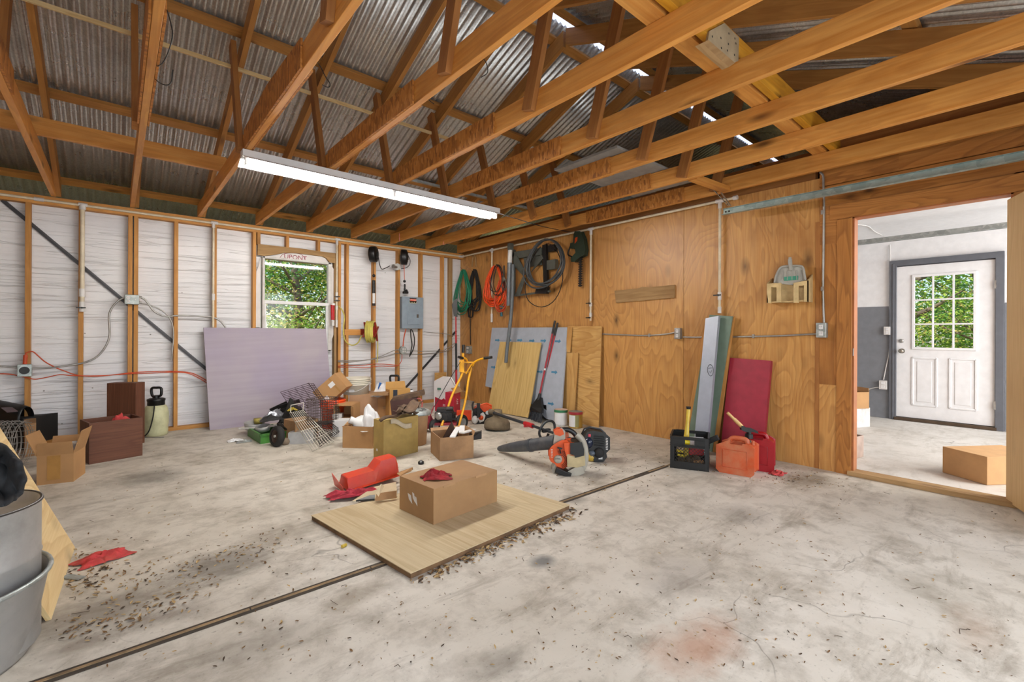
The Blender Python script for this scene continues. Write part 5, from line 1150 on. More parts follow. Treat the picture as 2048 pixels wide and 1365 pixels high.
for a in (-1.45,):
    dr_ = Vector((math.cos(a), math.sin(a), 0)); tg = Vector((-dr_.y, dr_.x, 0)); c = tc_+dr_*.295
    obj('tub_strap', M().prism([c-tg*.03+Vector((0, 0, .262)), c+tg*.03+Vector((0, 0, .262)), c-dr_*.035+tg*.022+Vector((0, 0, .02)), c-dr_*.035-tg*.022+Vector((0, 0, .02))], dr_*.006), MT['dullzinc'], O, bevel=.002)
    obj('tub_handle', M().tube(spl([c-tg*.1+Vector((0, 0, .25)), c-tg*.09+dr_*.03+Vector((0, 0, .23)), c+tg*.09+dr_*.03+Vector((0, 0, .23)), c+tg*.1+Vector((0, 0, .25))]), .008, 8), MT['galv'], O)
dc = tc_+R3*.05+F3*.06
O = thing('metal_drum', 'dull metal drum with a sunken lid standing inside the galvanised tub', 'drum', dc+Vector((0, 0, .02)))
obj('drum_body', M().lathe([(.0001, .022), (.195, .022), (.2, .03), (.2, .33), (.203, .336), (.2, .342), (.2, .515), (.206, .522), (.203, .53), (.192, .526), (.188, .505), (.0001, .50)], dc, 48), MT['dullzinc'], O)
obj('drum_rim', M().tube([dc+Vector((.2*math.cos(t*PI/24), .2*math.sin(t*PI/24), .524)) for t in range(48)], .006, 8, True), plain('dark_rim', '#3a3633', .5, .4), O)
fd = 1.50
m = M()
def jac(i, j):
    u = i/18; w = j/14
    px = -90+u*142*(1-.45*abs(w-.62)**1.3); py = 888+w*112+14*math.sin(u*3)*w; q = Vector((u*3, w*3, 2.2))
    return AD(px, py, fd+.05*math.sin(w*PI)+.10*mnoise.noise(q)+.06*mnoise.noise(q*2.3)-.05*w)+Vector((0, 0, .03*mnoise.noise(q*1.7)))
tag(obj('black_jacket', m.grid(jac, 18, 14), plain('black_fabric', '#252628', .9, var=.4, scale=18, bs=.4), solid=.02, sub=1), 'black bunched fabric lying over the drum at the left edge', 'jacket')
crumple('red_rag', 'crumpled red rag lying alone on the floor at left', 'rag', AZ(205, 1118), (.20, .14, .045), MT['pinkcloth'], 9, .3, n=30)
tag(obj('metal_strip', M().box(AZ(146, 1157)+Vector((0, 0, .005)), (.10, .035, .003), -.9), MT['galv'], bevel=.001), 'small grey metal strip on the floor below the red rag', 'metal strip')
# ---------- rear pile, left part
P0, P1 = AZ(497, 876), AZ(521, 889); gp = plain('grass_green_plastic', '#3f7a2c', .45, dirt='#3c4a2c', dirtamt=.4)
O, f, L, u, v = carton('green_tote', 'low green plastic tool tote filled with metal scraps', AZ(495, 872), AZ(521, 889), .26, .095, gp, True, wall=.008)
obj('tote_rim', M().box(f(L/2, .0, .09), (L+.02, .02, .02), math.atan2(u.y, u.x)).box(f(L, .13, .09), (.02, .28, .02), math.atan2(u.y, u.x)), gp, O)
dP = depth(AZ(521, 880))
def lathe_t(name, lab, cat, prof, px, py, d, mat, ax=(0, 0, 1), n=24, group=None, onfloor=True, solid=0):
    P = AD(px, py, d); o = obj(name, M().lathe(prof, P, n, axis=ax), mat, solid=solid); return tag(o, lab, cat, group)
zs = MT['dullzinc']
lathe_t('metal_pan', 'grey metal pan in the pile, against the lavender board', 'pan', [(.0001, 0), (.085, 0), (.10, .07), (.104, .07), (.088, -.003), (.0001, -.003)], 508, 858, dP+.25, zs, (.05, -.1, 1))
lathe_t('metal_pan', 'small grey pan sitting in the green tote', 'pan', [(.0001, 0), (.065, 0), (.07, .05), (.074, .05), (.068, -.003), (.0001, -.003)], 526, 861, dP+.05, zs, (-.1, -.1, 1))
lathe_t('yellow_can', 'dirty yellow can in the pile behind the grey pans', 'can', [(.0001, 0), (.05, 0), (.055, .055), (.0001, .055)], 518, 847, dP+.35, plain('dirty_yellow', '#a89a4a', .6, dirt='#5c5230', dirtamt=.6))
tag(obj('grey_rod', M().cyl(AD(478, 858, dP+.1), AD(510, 857, dP+.1), .010, n=10), MT['offwhite']), 'short pale rod poking left out of the pile', 'rod')
tag(obj('flat_scraper', M().prism([AD(535, 852, dP+.05), AD(551, 850, dP+.02), AD(551, 853, dP+.0), AD(536, 856, dP)], F3*.03), MT['cond']), 'flat steel scraper above the green tote', 'scraper')
tag(obj('metal_scrap', M().prism([AD(555, 848, dP), AD(572, 858, dP-.05), AD(574, 861, dP-.05), AD(556, 856, dP)], F3*.06), MT['blackmetal']), 'dark angled metal plate behind the wheel', 'plate')
O = thing('silver_bag', 'silver and black torn plastic bag on top of the pile', 'bag', AD(552, 836, dP+.3))
crumple('bag_body', '', '', AD(552, 838, dP+.3), (.30, .2, .11), plain('silver_film', '#9ea3aa', .25, .6), 11, .2, parent=O)
crumple('bag_flap', '', '', AD(545, 841, dP+.15), (.24, .14, .07), MT['rubber'], 12, .1, parent=O)
carton('scrap_carton', 'low brown carton under the silver bag, wood scraps on it', AZ(553, 887)+F3*.15, AZ(581, 892)+F3*.10, .25, .22, MT['card2'], True)
for i, (a, b, lab) in enumerate((((541, 822), (575, 806), 'dark slanting slat above the silver bag'), ((560, 815), (600, 803), 'dark slat under the brown rack'), ((548, 829), (590, 812), 'lower dark slat in the scrap pile'))):
    tag(obj('wood_strip', M().bar(AD(*a, dP+.45-.03*i), AD(*b, dP+.5-.03*i), .05, .012, side=(0, -.4, 1)), MT['blackmetal']), lab, 'slat', 'dark slats in the pile')
crumple('black_bag', 'black bag of junk in the middle of the pile, yellow strap on it', 'bag', AD(592, 850, dP+.28), (.32, .25, .22), MT['rubber'], 14, .4, amp=.7)
crumple('yellow_strap', 'yellow tangled strap inside the pile above the white rack', 'strap', AD(584, 822, dP+.2), (.09, .06, .06), plain('dull_yellow_strap', '#a8942c', .7), 17)
# old wheel
Pw = AZ(554, 893); c = Pw+Vector((0, 0, .10)); ax = (-F3*.8-R3*.55+Vector((0, 0, .12))).normalized()
O = thing('wheel', 'old black wheel standing against the pile', 'wheel', Pw)
obj('tyre', M().lathe([(.065, -.03), (.09, -.032), (.103, -.015), (.104, .012), (.09, .03), (.065, .03)], c, 28, axis=ax), MT['rubber'], O)
obj('wheel_disc', M().lathe([(.068, .02), (.055, .005), (.03, .004), (.02, .018), (.0001, .02)], c, 24, axis=ax), plain('rusty_disc', '#4a3a32', .7, .3), O)
obj('wheel_hub', M().lathe([(.014, .018), (.014, .03), (.0001, .03)], c, 14, axis=ax), MT['cond'], O)
crumple('paper_scrap', 'white crumpled paper on the floor left of the green tote', 'paper', AZ(470, 883), (.14, .10, .04), MT['white'], 21)
crumple('foil_scrap', 'grey foil scrap on the floor beside the green tote', 'scrap', AZ(487, 885), (.14, .08, .03), MT['galv'], 22)
tag(obj('stone', M().ball(AZ(569, 887)+Vector((0, 0, .035)), (.04, .04, .045), 8).v and M().ball(AZ(571, 890)+Vector((0, 0, .03)), (.04, .035, .04), 8), plain('brown_stone', '#7a6a58', .9)), 'brown lump of rock beside the old wheel', 'stone')
# wire racks
def rack(lab, c4, nl, nc, r, mat, extra=None, name='wire_rack'):
    """c4: corners tl,tr,br,bl; nl wires from top to bottom, nc cross wires"""
    tl2, tr2, br2, bl2 = [Vector(q) for q in c4]; O = thing(name, lab, 'wire rack', (bl2+br2)/2); m = M()
    obj('rack_frame', M().tube([tl2, tr2, br2, bl2], r*1.7, 6, True), mat, O)
    nn = (tr2-tl2).cross(bl2-tl2).normalized()*r
    for i in range(nl): t = (i+1)/(nl+1); m.tube([tl2.lerp(tr2, t), bl2.lerp(br2, t)], r, 5)
    for i in range(nc): t = (i+1)/(nc+1); m.tube([tl2.lerp(bl2, t)+nn, tr2.lerp(br2, t)+nn], r*1.3, 5)
    obj('rack_wires', m, mat, O); return O
wm = plain('ivory_wire', '#d2cdc0', .4); d1 = depth(AZ(640, 897))
b1, b2 = AZ(625, 904), AZ(668, 888)
O = rack('ivory wire rack leaning out of the pile down to the floor', (AD(579, 826, d1+.25), AD(606, 821, d1+.30), b2+Vector((0, 0, .02)), b1+Vector((0, 0, .004))), 7, 3, .0028, wm)
obj('rack_hanger', M().tube([AD(581, 826, d1+.25), AD(582, 811, d1+.25), AD(607, 806, d1+.28), AD(606, 821, d1+.28)], .005, 6), wm, O)
rack('dark purple brown wire shelf at the top of the pile against the lavender board', (AD(561, 785, d1+.75), AD(617, 767, d1+.85), AD(645, 808, d1+.72), AD(585, 822, d1+.55)), 3, 12, .0025, plain('plum_wire', '#3b262c', .5, .2))
rack('narrow dark wire shelf leaning beside the larger purple brown one', (AD(617, 767, d1+.84), AD(627, 768, d1+.88), AD(655, 808, d1+.72), AD(646, 809, d1+.70)), 1, 10, .0025, bpy.data.materials['plum_wire'])
rack('black wire rack under the dark basket reaching to the right', (AD(628, 848, d1+.35), AD(662, 846, d1+.35), AZ(682, 872)+Vector((0, 0, .06)), AZ(640, 898)+Vector((0, 0, .02))), 9, 8, .0026, MT['blackmetal'])
# wire basket
O = thing('wire_basket', 'dark wire basket in the pile in front of the orange bucket', 'wire basket', AD(636, 850, d1+.3)); dk_ = plain('rusty_wire', '#4a3f3a', .6, .3)
A0, B0 = AD(612, 800, d1+.2), AD(655, 800, d1+.35); dn = Vector((0, 0, -.26)); bk = F3*.22+R3*.03; m = M(); r = .0022
for (o_, e1_, e2_, n1, n2) in ((A0, B0-A0, dn, 9, 9), (A0+bk, B0-A0, dn, 9, 9), (A0, bk, dn, 7, 9), (B0, bk, dn, 7, 9), (A0+dn, B0-A0, bk, 9, 7)):
    for i in range(n1+1): m.tube([o_+e1_*i/n1, o_+e1_*i/n1+e2_], r, 4)
    for i in range(n2+1): m.tube([o_+e2_*i/n2, o_+e2_*i/n2+e1_], r, 4)
obj('basket_mesh', m, dk_, O); obj('basket_rim', M().tube([A0, B0, B0+bk, A0+bk], .004, 6, True), dk_, O)
tag(obj('appliance_case', M().box(AD(605, 878, d1+.25)+Vector((0, 0, 0)), (.24, .16, .16), -YAW+.2).box(AD(605, 862, d1+.22), (.2, .012, .004), -YAW+.2), plain('grey_case', '#a5a4a2', .5), bevel=.008), 'pale grey vented appliance case behind the ivory rack', 'appliance')
tag(obj('paint_box', M().box(AZ(668, 884)+F3*.3+Vector((0, 0, .09)), (.22, .14, .18), -YAW+.1), MT['white'], bevel=.004), 'white box with green print half hidden beside the carton of jugs', 'box')
O = bpy.data.objects['paint_box']; q = AZ(668, 884)+F3*.228+Vector((0, 0, .09)); obj('green_print', M().box(q+Vector((0.02, 0, -.01)), (.03, .004, .13), -YAW+.1), plain('green_print', '#2c6e4a', .5), O)
# orange bucket (stacked rims), tipped carton on it, carton on its side
dB = depth(AZ(655, 862)); P = AZ(652, 862)+F3*.2
O = thing('orange_bucket', 'stack of bright orange buckets behind the wire basket', 'bucket', P)
zt_ = AD(652, 798, depth(P)).z; prof = [(.0001, 0), (.12, 0), (.128, zt_-.11)]
for i in range(4): zz = zt_-.10+i*.025; prof += [(.142, zz), (.150, zz+.004), (.150, zz+.012), (.140, zz+.018)]
obj('bucket_body', M().lathe(prof+[(.13, zt_), (.12, zt_-.08), (.0001, zt_-.08)], P, 32), plain('bright_orange_pail', '#e24a12', .4), O)
cc_ = AD(666, 778, depth(P)); rm = Matrix((R3*math.cos(.72)+Vector((0, 0, 1))*math.sin(.72), F3, -R3*math.sin(.72)+Vector((0, 0, 1))*math.cos(.72))).transposed()
O = thing('shipping_carton', 'brown shipping carton tipped diagonally on the orange buckets', 'box', cc_-Vector((0, 0, .15)))
obj('carton_body', M().box(cc_, (.35, .20, .22), rm), MT['card'], O, bevel=.003)
for a, b, s_ in ((-.10, -.055, .05), (.055, .03, .055)): obj('shipping_label', M().box(cc_+rm@Vector((a, -.101, b)), (s_*1.3, .002, s_), rm), MT['white'], O)
obj('tape', M().box(cc_+rm@Vector((.08, -.1005, 0)), (.02, .002, .22), rm) , plain('tan_tape', '#9c7440', .4), O)
Q0, Q1 = AZ(660, 868)+F3*.1, AZ(696, 868)+F3*.1; h0 = AD(660, 850, depth(Q0)).z
O = thing('open_carton', 'brown carton lying on its side with a dark open mouth, grey papers in it', 'box', (Q0+Q1)/2); f = frame3(Q0, Q1-Q0, F3); Lq = dist(Q0, Q1); hh = AD(678, 812, depth(Q0)).z; aa = -YAW
m = M(); m.box(f(Lq/2, .15, .07), (Lq, .3, .14), aa); 
obj('lower_box', m, MT['card2'], O)
m = M(); m.box(f(Lq/2, .15, .145), (Lq, .3, .008), aa); m.box(f(Lq/2, .15, hh), (Lq, .3, .008), aa); m.box(f(0, .15, (hh+.14)/2), (.008, .3, hh-.14), aa); m.box(f(Lq, .15, (hh+.14)/2), (.008, .3, hh-.14), aa); m.box(f(Lq/2, .3, (hh+.14)/2), (Lq, .008, hh-.14), aa)
obj('carton_body', m, MT['card'], O); obj('flap', M().prism([f(Lq, 0, .15), f(Lq, 0, hh), f(Lq+.035, -.03, hh-.01), f(Lq+.035, -.03, .16)], F3*.004), MT['card'], O)
tag(obj('paper_stack', M().box(f(.03, .06, .175), (.10, .12, .05), aa+.2), MT['offwhite']), 'greyish papers sticking out of the sideways carton', 'papers')
# big carton, bucket, jug carton
P0, P1 = AZ(698, 843), AZ(783, 840); hbig = AD(698, 791, depth(P0)).z
O, f, L, u, v = carton('large_carton', 'large closed brown carton under the white bucket', P0, P1, .42, hbig, plain('rosy_cardboard', '#b18a68', .8, var=.06), False)
obj('loose_flap', M().prism([f(L*.68, -.005, 0.02), f(L*.99, -.02, 0.02), f(L*.97, -.03, hbig*.82), f(L*.67, -.02, hbig*.86)], Vector((0, -.005, 0))), MT['card'], O)
obj('print_mark', M().box(f(L*.84, -.032, hbig*.5), (.05, .003, .04), math.atan2(u.y, u.x)), MT['card2'], O)
P = AD(712, 790, depth(P0)+.17); P.z = hbig; rb = sz(56, depth(P))/2; hB = AD(712, 757, depth(P)).z-hbig
O = thing('white_bucket', 'stacked white plastic buckets on the large carton', 'bucket', P); hB += .01
prof = [(.0001, .0), (rb*.86, 0), (rb*.9, hB*.55)]
for i in range(4): zz = hB*(.58+.11*i); prof += [(rb*.93, zz-.004), (rb*1.04, zz), (rb*1.04, zz+.010), (rb*.93, zz+.014)]
obj('bucket_body', M().lathe(prof+[(rb*.97, hB), (rb*.9, hB), (rb*.88, hB-.1), (.0001, hB-.1)], P, 36), plain('milky_plastic', '#d6d0bf', .4, var=.03), O)
th = math.atan2(-fwd.y, -fwd.x); arc = [P+Vector((math.cos(th+a)*rb*1.05, math.sin(th+a)*rb*1.05, hB*(.72-.62*math.cos(a*.8)**2+.1))) for a in [q*.2-1.5 for q in range(16)]]
obj('bail_handle', M().tube(arc, .003, 5), MT['white'], O); obj('print_label', M().box(P+Vector((math.cos(th)*rb*.91, math.sin(th)*rb*.91, hB*.25)), (.004, .07, .035), th), plain('grey_print', '#b9b8b8', .5), O)
P0, P1 = AZ(685, 896), AZ(745, 898); hj = AD(685, 853, depth(P0)).z
O, f, L, u, v = carton('jug_carton', 'plain brown carton holding a white jug and cloth', P0, P1, .32, hj, MT['card'], True)
Q = f(L*.45, .12, hj-.06); O = thing('white_jug', 'white plastic jug lying tilted in the plain brown carton', 'jug', Q); axj = (-R3*.75-F3*.3+Vector((0, 0, .38))).normalized(); mj = plain('white_jug_plastic', '#e2e2e0', .35, var=.03)
obj('jug_body', M().lathe([(.0001, -.16), (.08, -.16), (.095, -.14), (.095, .02), (.08, .07), (.035, .11), (.03, .13)], Q+Vector((0, 0, .05))+R3*.03, 24, axis=axj, cap1=True), mj, O); obj('jug_cap', M().cyl(Q+Vector((0, 0, .05))+R3*.03+axj*.12, Q+Vector((0, 0, .05))+R3*.03+axj*.155, .036, n=18), mj, O)
crumple('white_cloth', 'white cloth bulging from the plain brown carton, dark handle marks', 'cloth', f(L*.72, .14, hj-.05), (.26, .22, .20), plain('white_cloth', '#dcdcdc', .9, var=.05), 31, 0, amp=.35, flat=.8)
crumple('tan_paper', 'crumpled tan paper at the left inside the plain brown carton', 'paper', f(L*.1, .12, hj-.03), (.13, .13, .08), MT['card'], 32)
# things behind: bag, second sprayer, parcel box, small bottle
P = AZ(790, 836); P.y = min(P.y, 6.3); sprayer('green tinted pump sprayer behind the parcel box, black handle up', AZ(788, 833), 1.06, plain('green_tank', '#c4cba4', .5, var=.08))
crumple('blue_white_bag', 'white bag with a blue stripe right of the white buckets', 'bag', AD(762, 793, depth(AZ(760, 842))+.05), (.24, .16, .16), MT['white'], 41, .2, amp=.3, flat=.9)
q = AD(756, 776, depth(AZ(760, 842))-.06); obj('blue_stripe', M().prism([q, q+R3*.05+Vector((0, 0, .06)), q+R3*.02+Vector((0, 0, .07)), q-Vector((0, 0, .03))], -F3*.004), plain('royal_blue', '#1f5fa8', .5), bpy.data.objects['blue_white_bag'])
tag(obj('cardboard_tray', M().box(AD(764, 787, depth(AZ(760, 842))-.05), (.20, .2, .035), -YAW), MT['card2']), 'flattened cardboard on the right end of the large carton', 'cardboard')
P0, P1 = AZ(779, 846), AZ(820, 842); hp_ = AD(779, 781, depth(P0)).z
O, f, L, u, v = carton('parcel_box', 'small brown parcel box with a black printed tape strip', P0, P1, .18, hp_, plain('parcel_card', '#b98c4c', .75, var=.06), True, (('B', 75, .09), ('F', 100, .015)))
obj('black_tape', M().box(f(L*.27, -.001, hp_/2), (.055, .003, hp_), math.atan2(u.y, u.x)), plain('black_tape', '#1b2430', .5), O); text('tape_print', 'prime', f(L*.27, -.004, hp_*.78), .022, plain('pale_blue_print', '#6fb0c4', .5), O, u, (0, 0, 1))
obj('box_print', M().box(f(L*.7, -.001, hp_*.82), (.055, .002, .03), math.atan2(u.y, u.x)), MT['card2'], O)
lathe_t('small_bottle', 'small clear bottle with a black cap behind the parcel box', 'bottle', [(.0001, 0), (.025, 0), (.026, .08), (.012, .10), (.012, .11)], 823, 795, depth(P0)+.2, MT['white'])
P = bpy.data.objects['small_bottle']; obj('bottle_cap', M().cyl(AD(823, 781, depth(P0)+.2), AD(823, 778.5, depth(P0)+.2), .015, n=12), MT['black'], P)
# olive carton with bark scraps
P0, P1 = AZ(738, 914), AZ(767, 921.5); ol = plain('olive_cardboard', '#a58b4e', .7, var=.1, dirt='#83683a', dirtamt=.4); ho = AD(765, 842.5, depth(P1)).z
P2_ = AZ(836, 904.5); v_ = (P2_-P1).normalized(); P0 = P1-Vector((v_.y, -v_.x, 0))*.155
O, f, L, u, v = carton('olive_carton', 'tall olive brown carton with bark like scraps piled on top', P0, P1, dist(P1, P2_), ho, ol, False)
obj('pale_spot', M().box(f(L*.35, -.001, ho*.22), (.02, .002, .02), math.atan2(u.y, u.x)), MT['offwhite'], O)
bark = plain('bark_brown', '#54402f', .9, var=.3, scale=20, dirt='#2c2018', dirtamt=.5); W2 = dist(P1, AZ(834, 905))
rd = random.Random(3)
sc = [(.2, .10, .02, .30, .05, .3), (.1, .28, .035, .26, .07, 1.1), (.16, .2, .06, .34, .06, .9), (.2, .33, .085, .28, .1, .7), (.05, .42, .05, .3, .07, 1.4), (.15, .48, .03, .22, .05, .5)]
for i, (a, b, z, l_, w_, ro) in enumerate(sc):
    c = f(a*.8, min(b, W2-.05), ho+z); rm = Matrix.Rotation(ro, 3, 'Z')@Matrix.Rotation(rd.uniform(-.25, .25), 3, 'Y')@Matrix.Rotation(rd.uniform(-.2, .2), 3, 'X'); m = M()
    m.grid(lambda p, q: c+rm@Vector(((p/8-.5)*l_, (q/4-.5)*w_, .012*math.sin(p*.9+i)+.01*abs(q-2))), 8, 4)
    tag(obj('bark_piece', m, bark, solid=.006), ['bark piece at the left end of the olive carton top', 'bark piece lying crosswise near the left on the olive carton', 'long bark piece in the middle of the olive carton top', 'widest bark piece, highest of the scraps', 'bark piece at the far right end of the olive carton', 'short bark piece in front on the olive carton'][i], 'bark', 'bark like scraps on the olive carton')
c = f(L*.9, W2*.38, ho+.012); u3 = v
tag(obj('curled_paper', M().grid(lambda p, q: f(L+.005+.0*q, .06+p*.026, ho+.012-.009*p+.012*math.sin(p*.8))+u*.015-Vector((0, 0, .015*q)), 9, 3), plain('aged_paper', '#b3a68e', .8), solid=.003), 'torn white paper strip curling over the long side of the olive carton', 'paper')
P = AD(829, 824, depth(P1)+.62); O = thing('wheel_cover', 'round grey slotted wheel cover lying flat behind the bark scraps', 'wheel cover', P)
obj('disc', M().lathe([(.0001, .03), (.05, .028), (.06, .018), (.14, .02), (.165, .005), (.17, -.02), (.166, -.022), (.16, 0)], P, 36), MT['galv'], O)
for k in range(9): a = k*2*PI/9; obj('disc_slot', M().box(P+Vector((math.cos(a)*.10, math.sin(a)*.10, .0195)), (.045, .022, .006), a), MT['ink'], O, bevel=.003)
tag(obj('support_bucket', M().cyl((P.x, P.y, 0), (P.x, P.y, P.z-.025), .12, .14, 24), MT['card2']), 'brown drum under the round wheel cover, hidden by the olive carton', 'drum')
O = thing('dark_book_box', 'dark open box of old books behind the olive carton', 'box', AZ(812, 862)); c = AZ(812, 862)+Vector((0, 0, .19)); rm = Matrix.Rotation(-YAW+.15, 3, 'Z')@Matrix.Rotation(-.12, 3, 'Y')
obj('box_shell', M().box(c, (.30, .2, .38), rm), plain('dark_red_brown', '#3c211b', .7), O); obj('box_lid', M().box(c+Vector((0.02, -.03, .22)), (.36, .16, .05), rm@Matrix.Rotation(-.1, 3, 'Y')), bark, O)
obj('red_strap', M().tube(spl([c+Vector((.06, -.12, .19)), c+Vector((.1, -.15, .19)), c+Vector((.12, -.16, .14)), c+Vector((.12, -.15, .09))]), .01, 6), plain('pink_strap', '#b8605c', .6), O)
# open brown carton with boards
P0, P1 = AZ(835, 904), AZ(880, 923.5); hc = AD(880, 877, depth(P1)).z; Dp = dist(P1, AZ(947, 916))
v_ = (AZ(947, 916)-P1).normalized(); P0 = P1-Vector((v_.y, -v_.x, 0))*.34
O, f, L, u, v = carton('open_brown_carton', 'open brown carton full of dark boards and white slats', P0, P1, Dp, hc, MT['card2'], True, (('L', 20, .05), ('B', 70, .04)))
tag(obj('dark_triangle_board', M().prism([f(L*.15, Dp*.3, hc-.08), f(L*.55, Dp*.75, hc-.08), f(L*.35, Dp*.55, hc+.10)], -F3*.015), plain('dark_board', '#3c2a20', .7)), 'dark pointed board sticking up from the open brown carton', 'board')
for i, (a, b, z, rz_, ln, mt, lab) in enumerate(((.7, .55, .02, .2, .3, 'white', 'white slat lying across the open brown carton, nearest the corner'), (.55, .8, .03, .35, .3, 'white', 'second white slat over the far side of the open brown carton'), (.8, .9, .025, -.1, .26, 'offwhite', 'grey ended white slat overhanging the right of the open brown carton'))):
    c = f(L*a, Dp*b, hc+z); tag(obj('wood_strip', M().box(c, (ln, .05, .012), Matrix.Rotation(rz_+.6, 3, 'Z')@Matrix.Rotation(.08*(i-1), 3, 'Y')), MT[mt], bevel=.002), lab, 'slat', 'white slats on the open brown carton')
c = f(L*.75, Dp*.97, hc-.0); tag(obj('dark_bracket', M().prism([c, c+v*.12+Vector((0, 0, .02)), c+v*.12-Vector((0, 0, .05)), c-u*.02-Vector((0, 0, .06))], -F3*.06), MT['blackmetal']), 'dark wedge shaped bracket at the right end of the open brown carton', 'bracket')
tag(obj('bottle_cap', M().lathe([(.0001, 0), (.025, 0), (.026, .02), (.02, .022), (.012, .03), (.0001, .031)], AZ(842, 928.5), 16), MT['black']), 'black plastic cap on the floor in front of the olive carton', 'cap')
# ---------- feed sacks, tan board, pole in the corner
P0, P1 = AZ(869, 824), AZ(909, 829); hs = AD(869, 764, depth(P0)).z
O = thing('seed_bag', 'white and red printed seed bag in the room corner', 'bag', (P0+P1)/2); f = frame3(P0, P1-P0, (0, 0, 1)); L = dist(P0, P1); hk = AD(885, 756, depth(P0)).z
bw = plain('bag_white', '#e0dcdc', .6, var=.03); rdm = plain('bag_red', '#a81e34', .5)
obj('bag_body', M().prism([f(0, 0), f(L, 0), f(L, hs*.85), f(L*.75, hk), f(L*.35, hk), f(0, hs)], F3*.16), bw, O, bevel=.012)
obj('red_panel', M().prism([f(.01, 0.01), f(L*.93, 0.01), f(L*.93, hs*.42), f(L*.6, hs*.55), f(L*.35, hs*.42), f(.01, hs*.5)], -F3*.003), rdm, O)
text('bag_print', 'PRIER', f(L*.62, hs*.24, .006), .055, bw, O, P1-P0, (0, 0, 1))
obj('emblem', M().cyl(f(L*.62, hs*.52)-F3*.002, f(L*.62, hs*.52)-F3*.006, .04, n=20), bw, O); obj('emblem_dot', M().cyl(f(L*.62, hs*.52)-F3*.006, f(L*.62, hs*.52)-F3*.009, .022, n=16), rdm, O)
obj('green_logo', M().box(f(L*.3, hs*.78)-F3*.003, (.09, .004, .03), -YAW), plain('logo_green', '#3f6a58', .5), O)
P0, P1 = AZ(910, 830)-F3*.1, AZ(922, 826)-F3*.1; O, f, L, u, v = carton('red_carton', 'dark red printed carton with an open tan flap beside the seed bag', P0, P1, .14, AD(910, 786, depth(P0)).z, rdm, False)
hh = AD(910, 786, depth(P0)).z; obj('flap', M().prism([f(-.09, 0, hh+.07), f(L+.02, .03, hh+.07), f(L+.06, .0, hh-.01), f(-.02, -.02, hh-.01)], -F3*.005), MT['card'], O); text('side_print', 'MY', f(L*.5, -.004, hh*.6), .06, bw, O, (0, 0, 1), -u)
tag(obj('tan_board', M().prism([AY(870, 746, YW-.12), AY(893, 745, YW-.12), AY(893, 800, YW-.14), AY(870, 802, YW-.14)], (0, .012, 0)), MT['yelply']), 'small tan board standing behind the seed bag', 'board')
O = thing('telescopic_pole', 'red and black telescopic pole standing in the room corner', 'pole', AZ(912, 800)); pp = lambda py: AD(911.5, py, 7.35)
Pt, Pbm = pp(606), AD(913, 795, 7.3); Pbm.z = .0
sg = [(0, .32, MT['red'], .011), (.32, .40, MT['red'], .015), (.40, .66, MT['black'], .017), (.66, 1., MT['red'], .017)]
for a, b, mt, r_ in sg: obj('pole_section', M().cyl(Pt.lerp(Pbm, a), Pt.lerp(Pbm, b), r_, n=12), mt, O)
obj('saw_head', M().prism([AD(909, 600, 7.33), AD(914, 598, 7.33), AD(914, 634, 7.33), AD(908, 632, 7.33), AD(904, 610, 7.33)], F3*.03), MT['black'], O, bevel=.004)
# ---------- lawn edger: red deck, black engine, yellow handlebars
d0 = depth(AZ(905, 862)); O = thing('lawn_edger', 'walk behind lawn edger with tall yellow handlebars and black engine', 'lawn edger', AZ(905, 860)); Y = MT['yellow']; eng = plain('oily_engine', '#2b2928', .5, .3, .4, scale=20)
def tubepx(nm, pts, r, mat, parent=O, n=10, res=5): return obj(nm, M().tube(spl([AD(*q) for q in pts], res), r, n), mat, parent)
tubepx('handle_tube', [(883, 852, d0-.15), (893, 825, d0-.05), (902, 797, d0), (913, 772, d0+.05), (925, 747, d0+.08), (926, 722, d0+.1), (926, 700, d0+.1)], .014, Y)
tubepx('handle_tube', [(916, 858, d0-.05), (926, 822, d0), (932, 795, d0+.03), (937, 760, d0+.08), (943, 735, d0+.1)], .014, Y)
tubepx('handlebar', [(945, 733, d0+.1), (948, 726, d0+.08), (956, 721, d0+.06), (968, 717, d0+.02)], .012, Y); tubepx('handlebar', [(938, 733, d0+.12), (934, 722, d0+.1), (930, 717, d0+.05), (924, 716, d0+.02)], .012, Y)
obj('grip', M().cyl(AD(968, 717, d0+.02), AD(984, 715, d0-.02), .016, n=12), MT['black'], O); obj('grip', M().cyl(AD(926, 717, d0+.03), AD(917, 714.5, d0-.02), .016, n=12), MT['black'], O); obj('grip', M().cyl(AD(926, 706, d0+.1), AD(927, 690, d0+.1), .018, n=12), MT['black'], O)
obj('lever_plate', M().prism([AD(919, 722, d0+.06), AD(926, 722, d0+.06), AD(928, 745, d0+.06), AD(919, 744, d0+.06)], F3*.02), Y, O, bevel=.003)
m = M(); m.box(AD(940, 735, d0+.1), (.085, .02, .09), -YAW); obj('cross_bracket', m, plain('worn_yellow_bracket', '#8a5a1c', .5, .3), O, bevel=.004)
m = M(); m.bar(AD(925, 725, d0+.09), AD(947, 725, d0+.09), .015, .015); obj('cross_bar', m, Y, O); obj('cross_bar', M().bar(AD(927, 745, d0+.09), AD(942, 745, d0+.09), .012, .012), Y, O)
obj('adjuster', M().cyl(AD(944, 728, d0+.07), AD(932, 748, d0+.07), .009, n=8), Y, O)
tubepx('control_rod', [(921, 724, d0+.05), (900, 758, d0), (882, 790, d0-.05), (868, 815, d0-.1)], .004, MT['rubber'])
obj('height_lever', M().bar(AD(868, 812, d0-.1), AD(854, 850, d0-.15), .025, .01, side=F3), plain('dull_red_metal', '#84212c', .5), O)
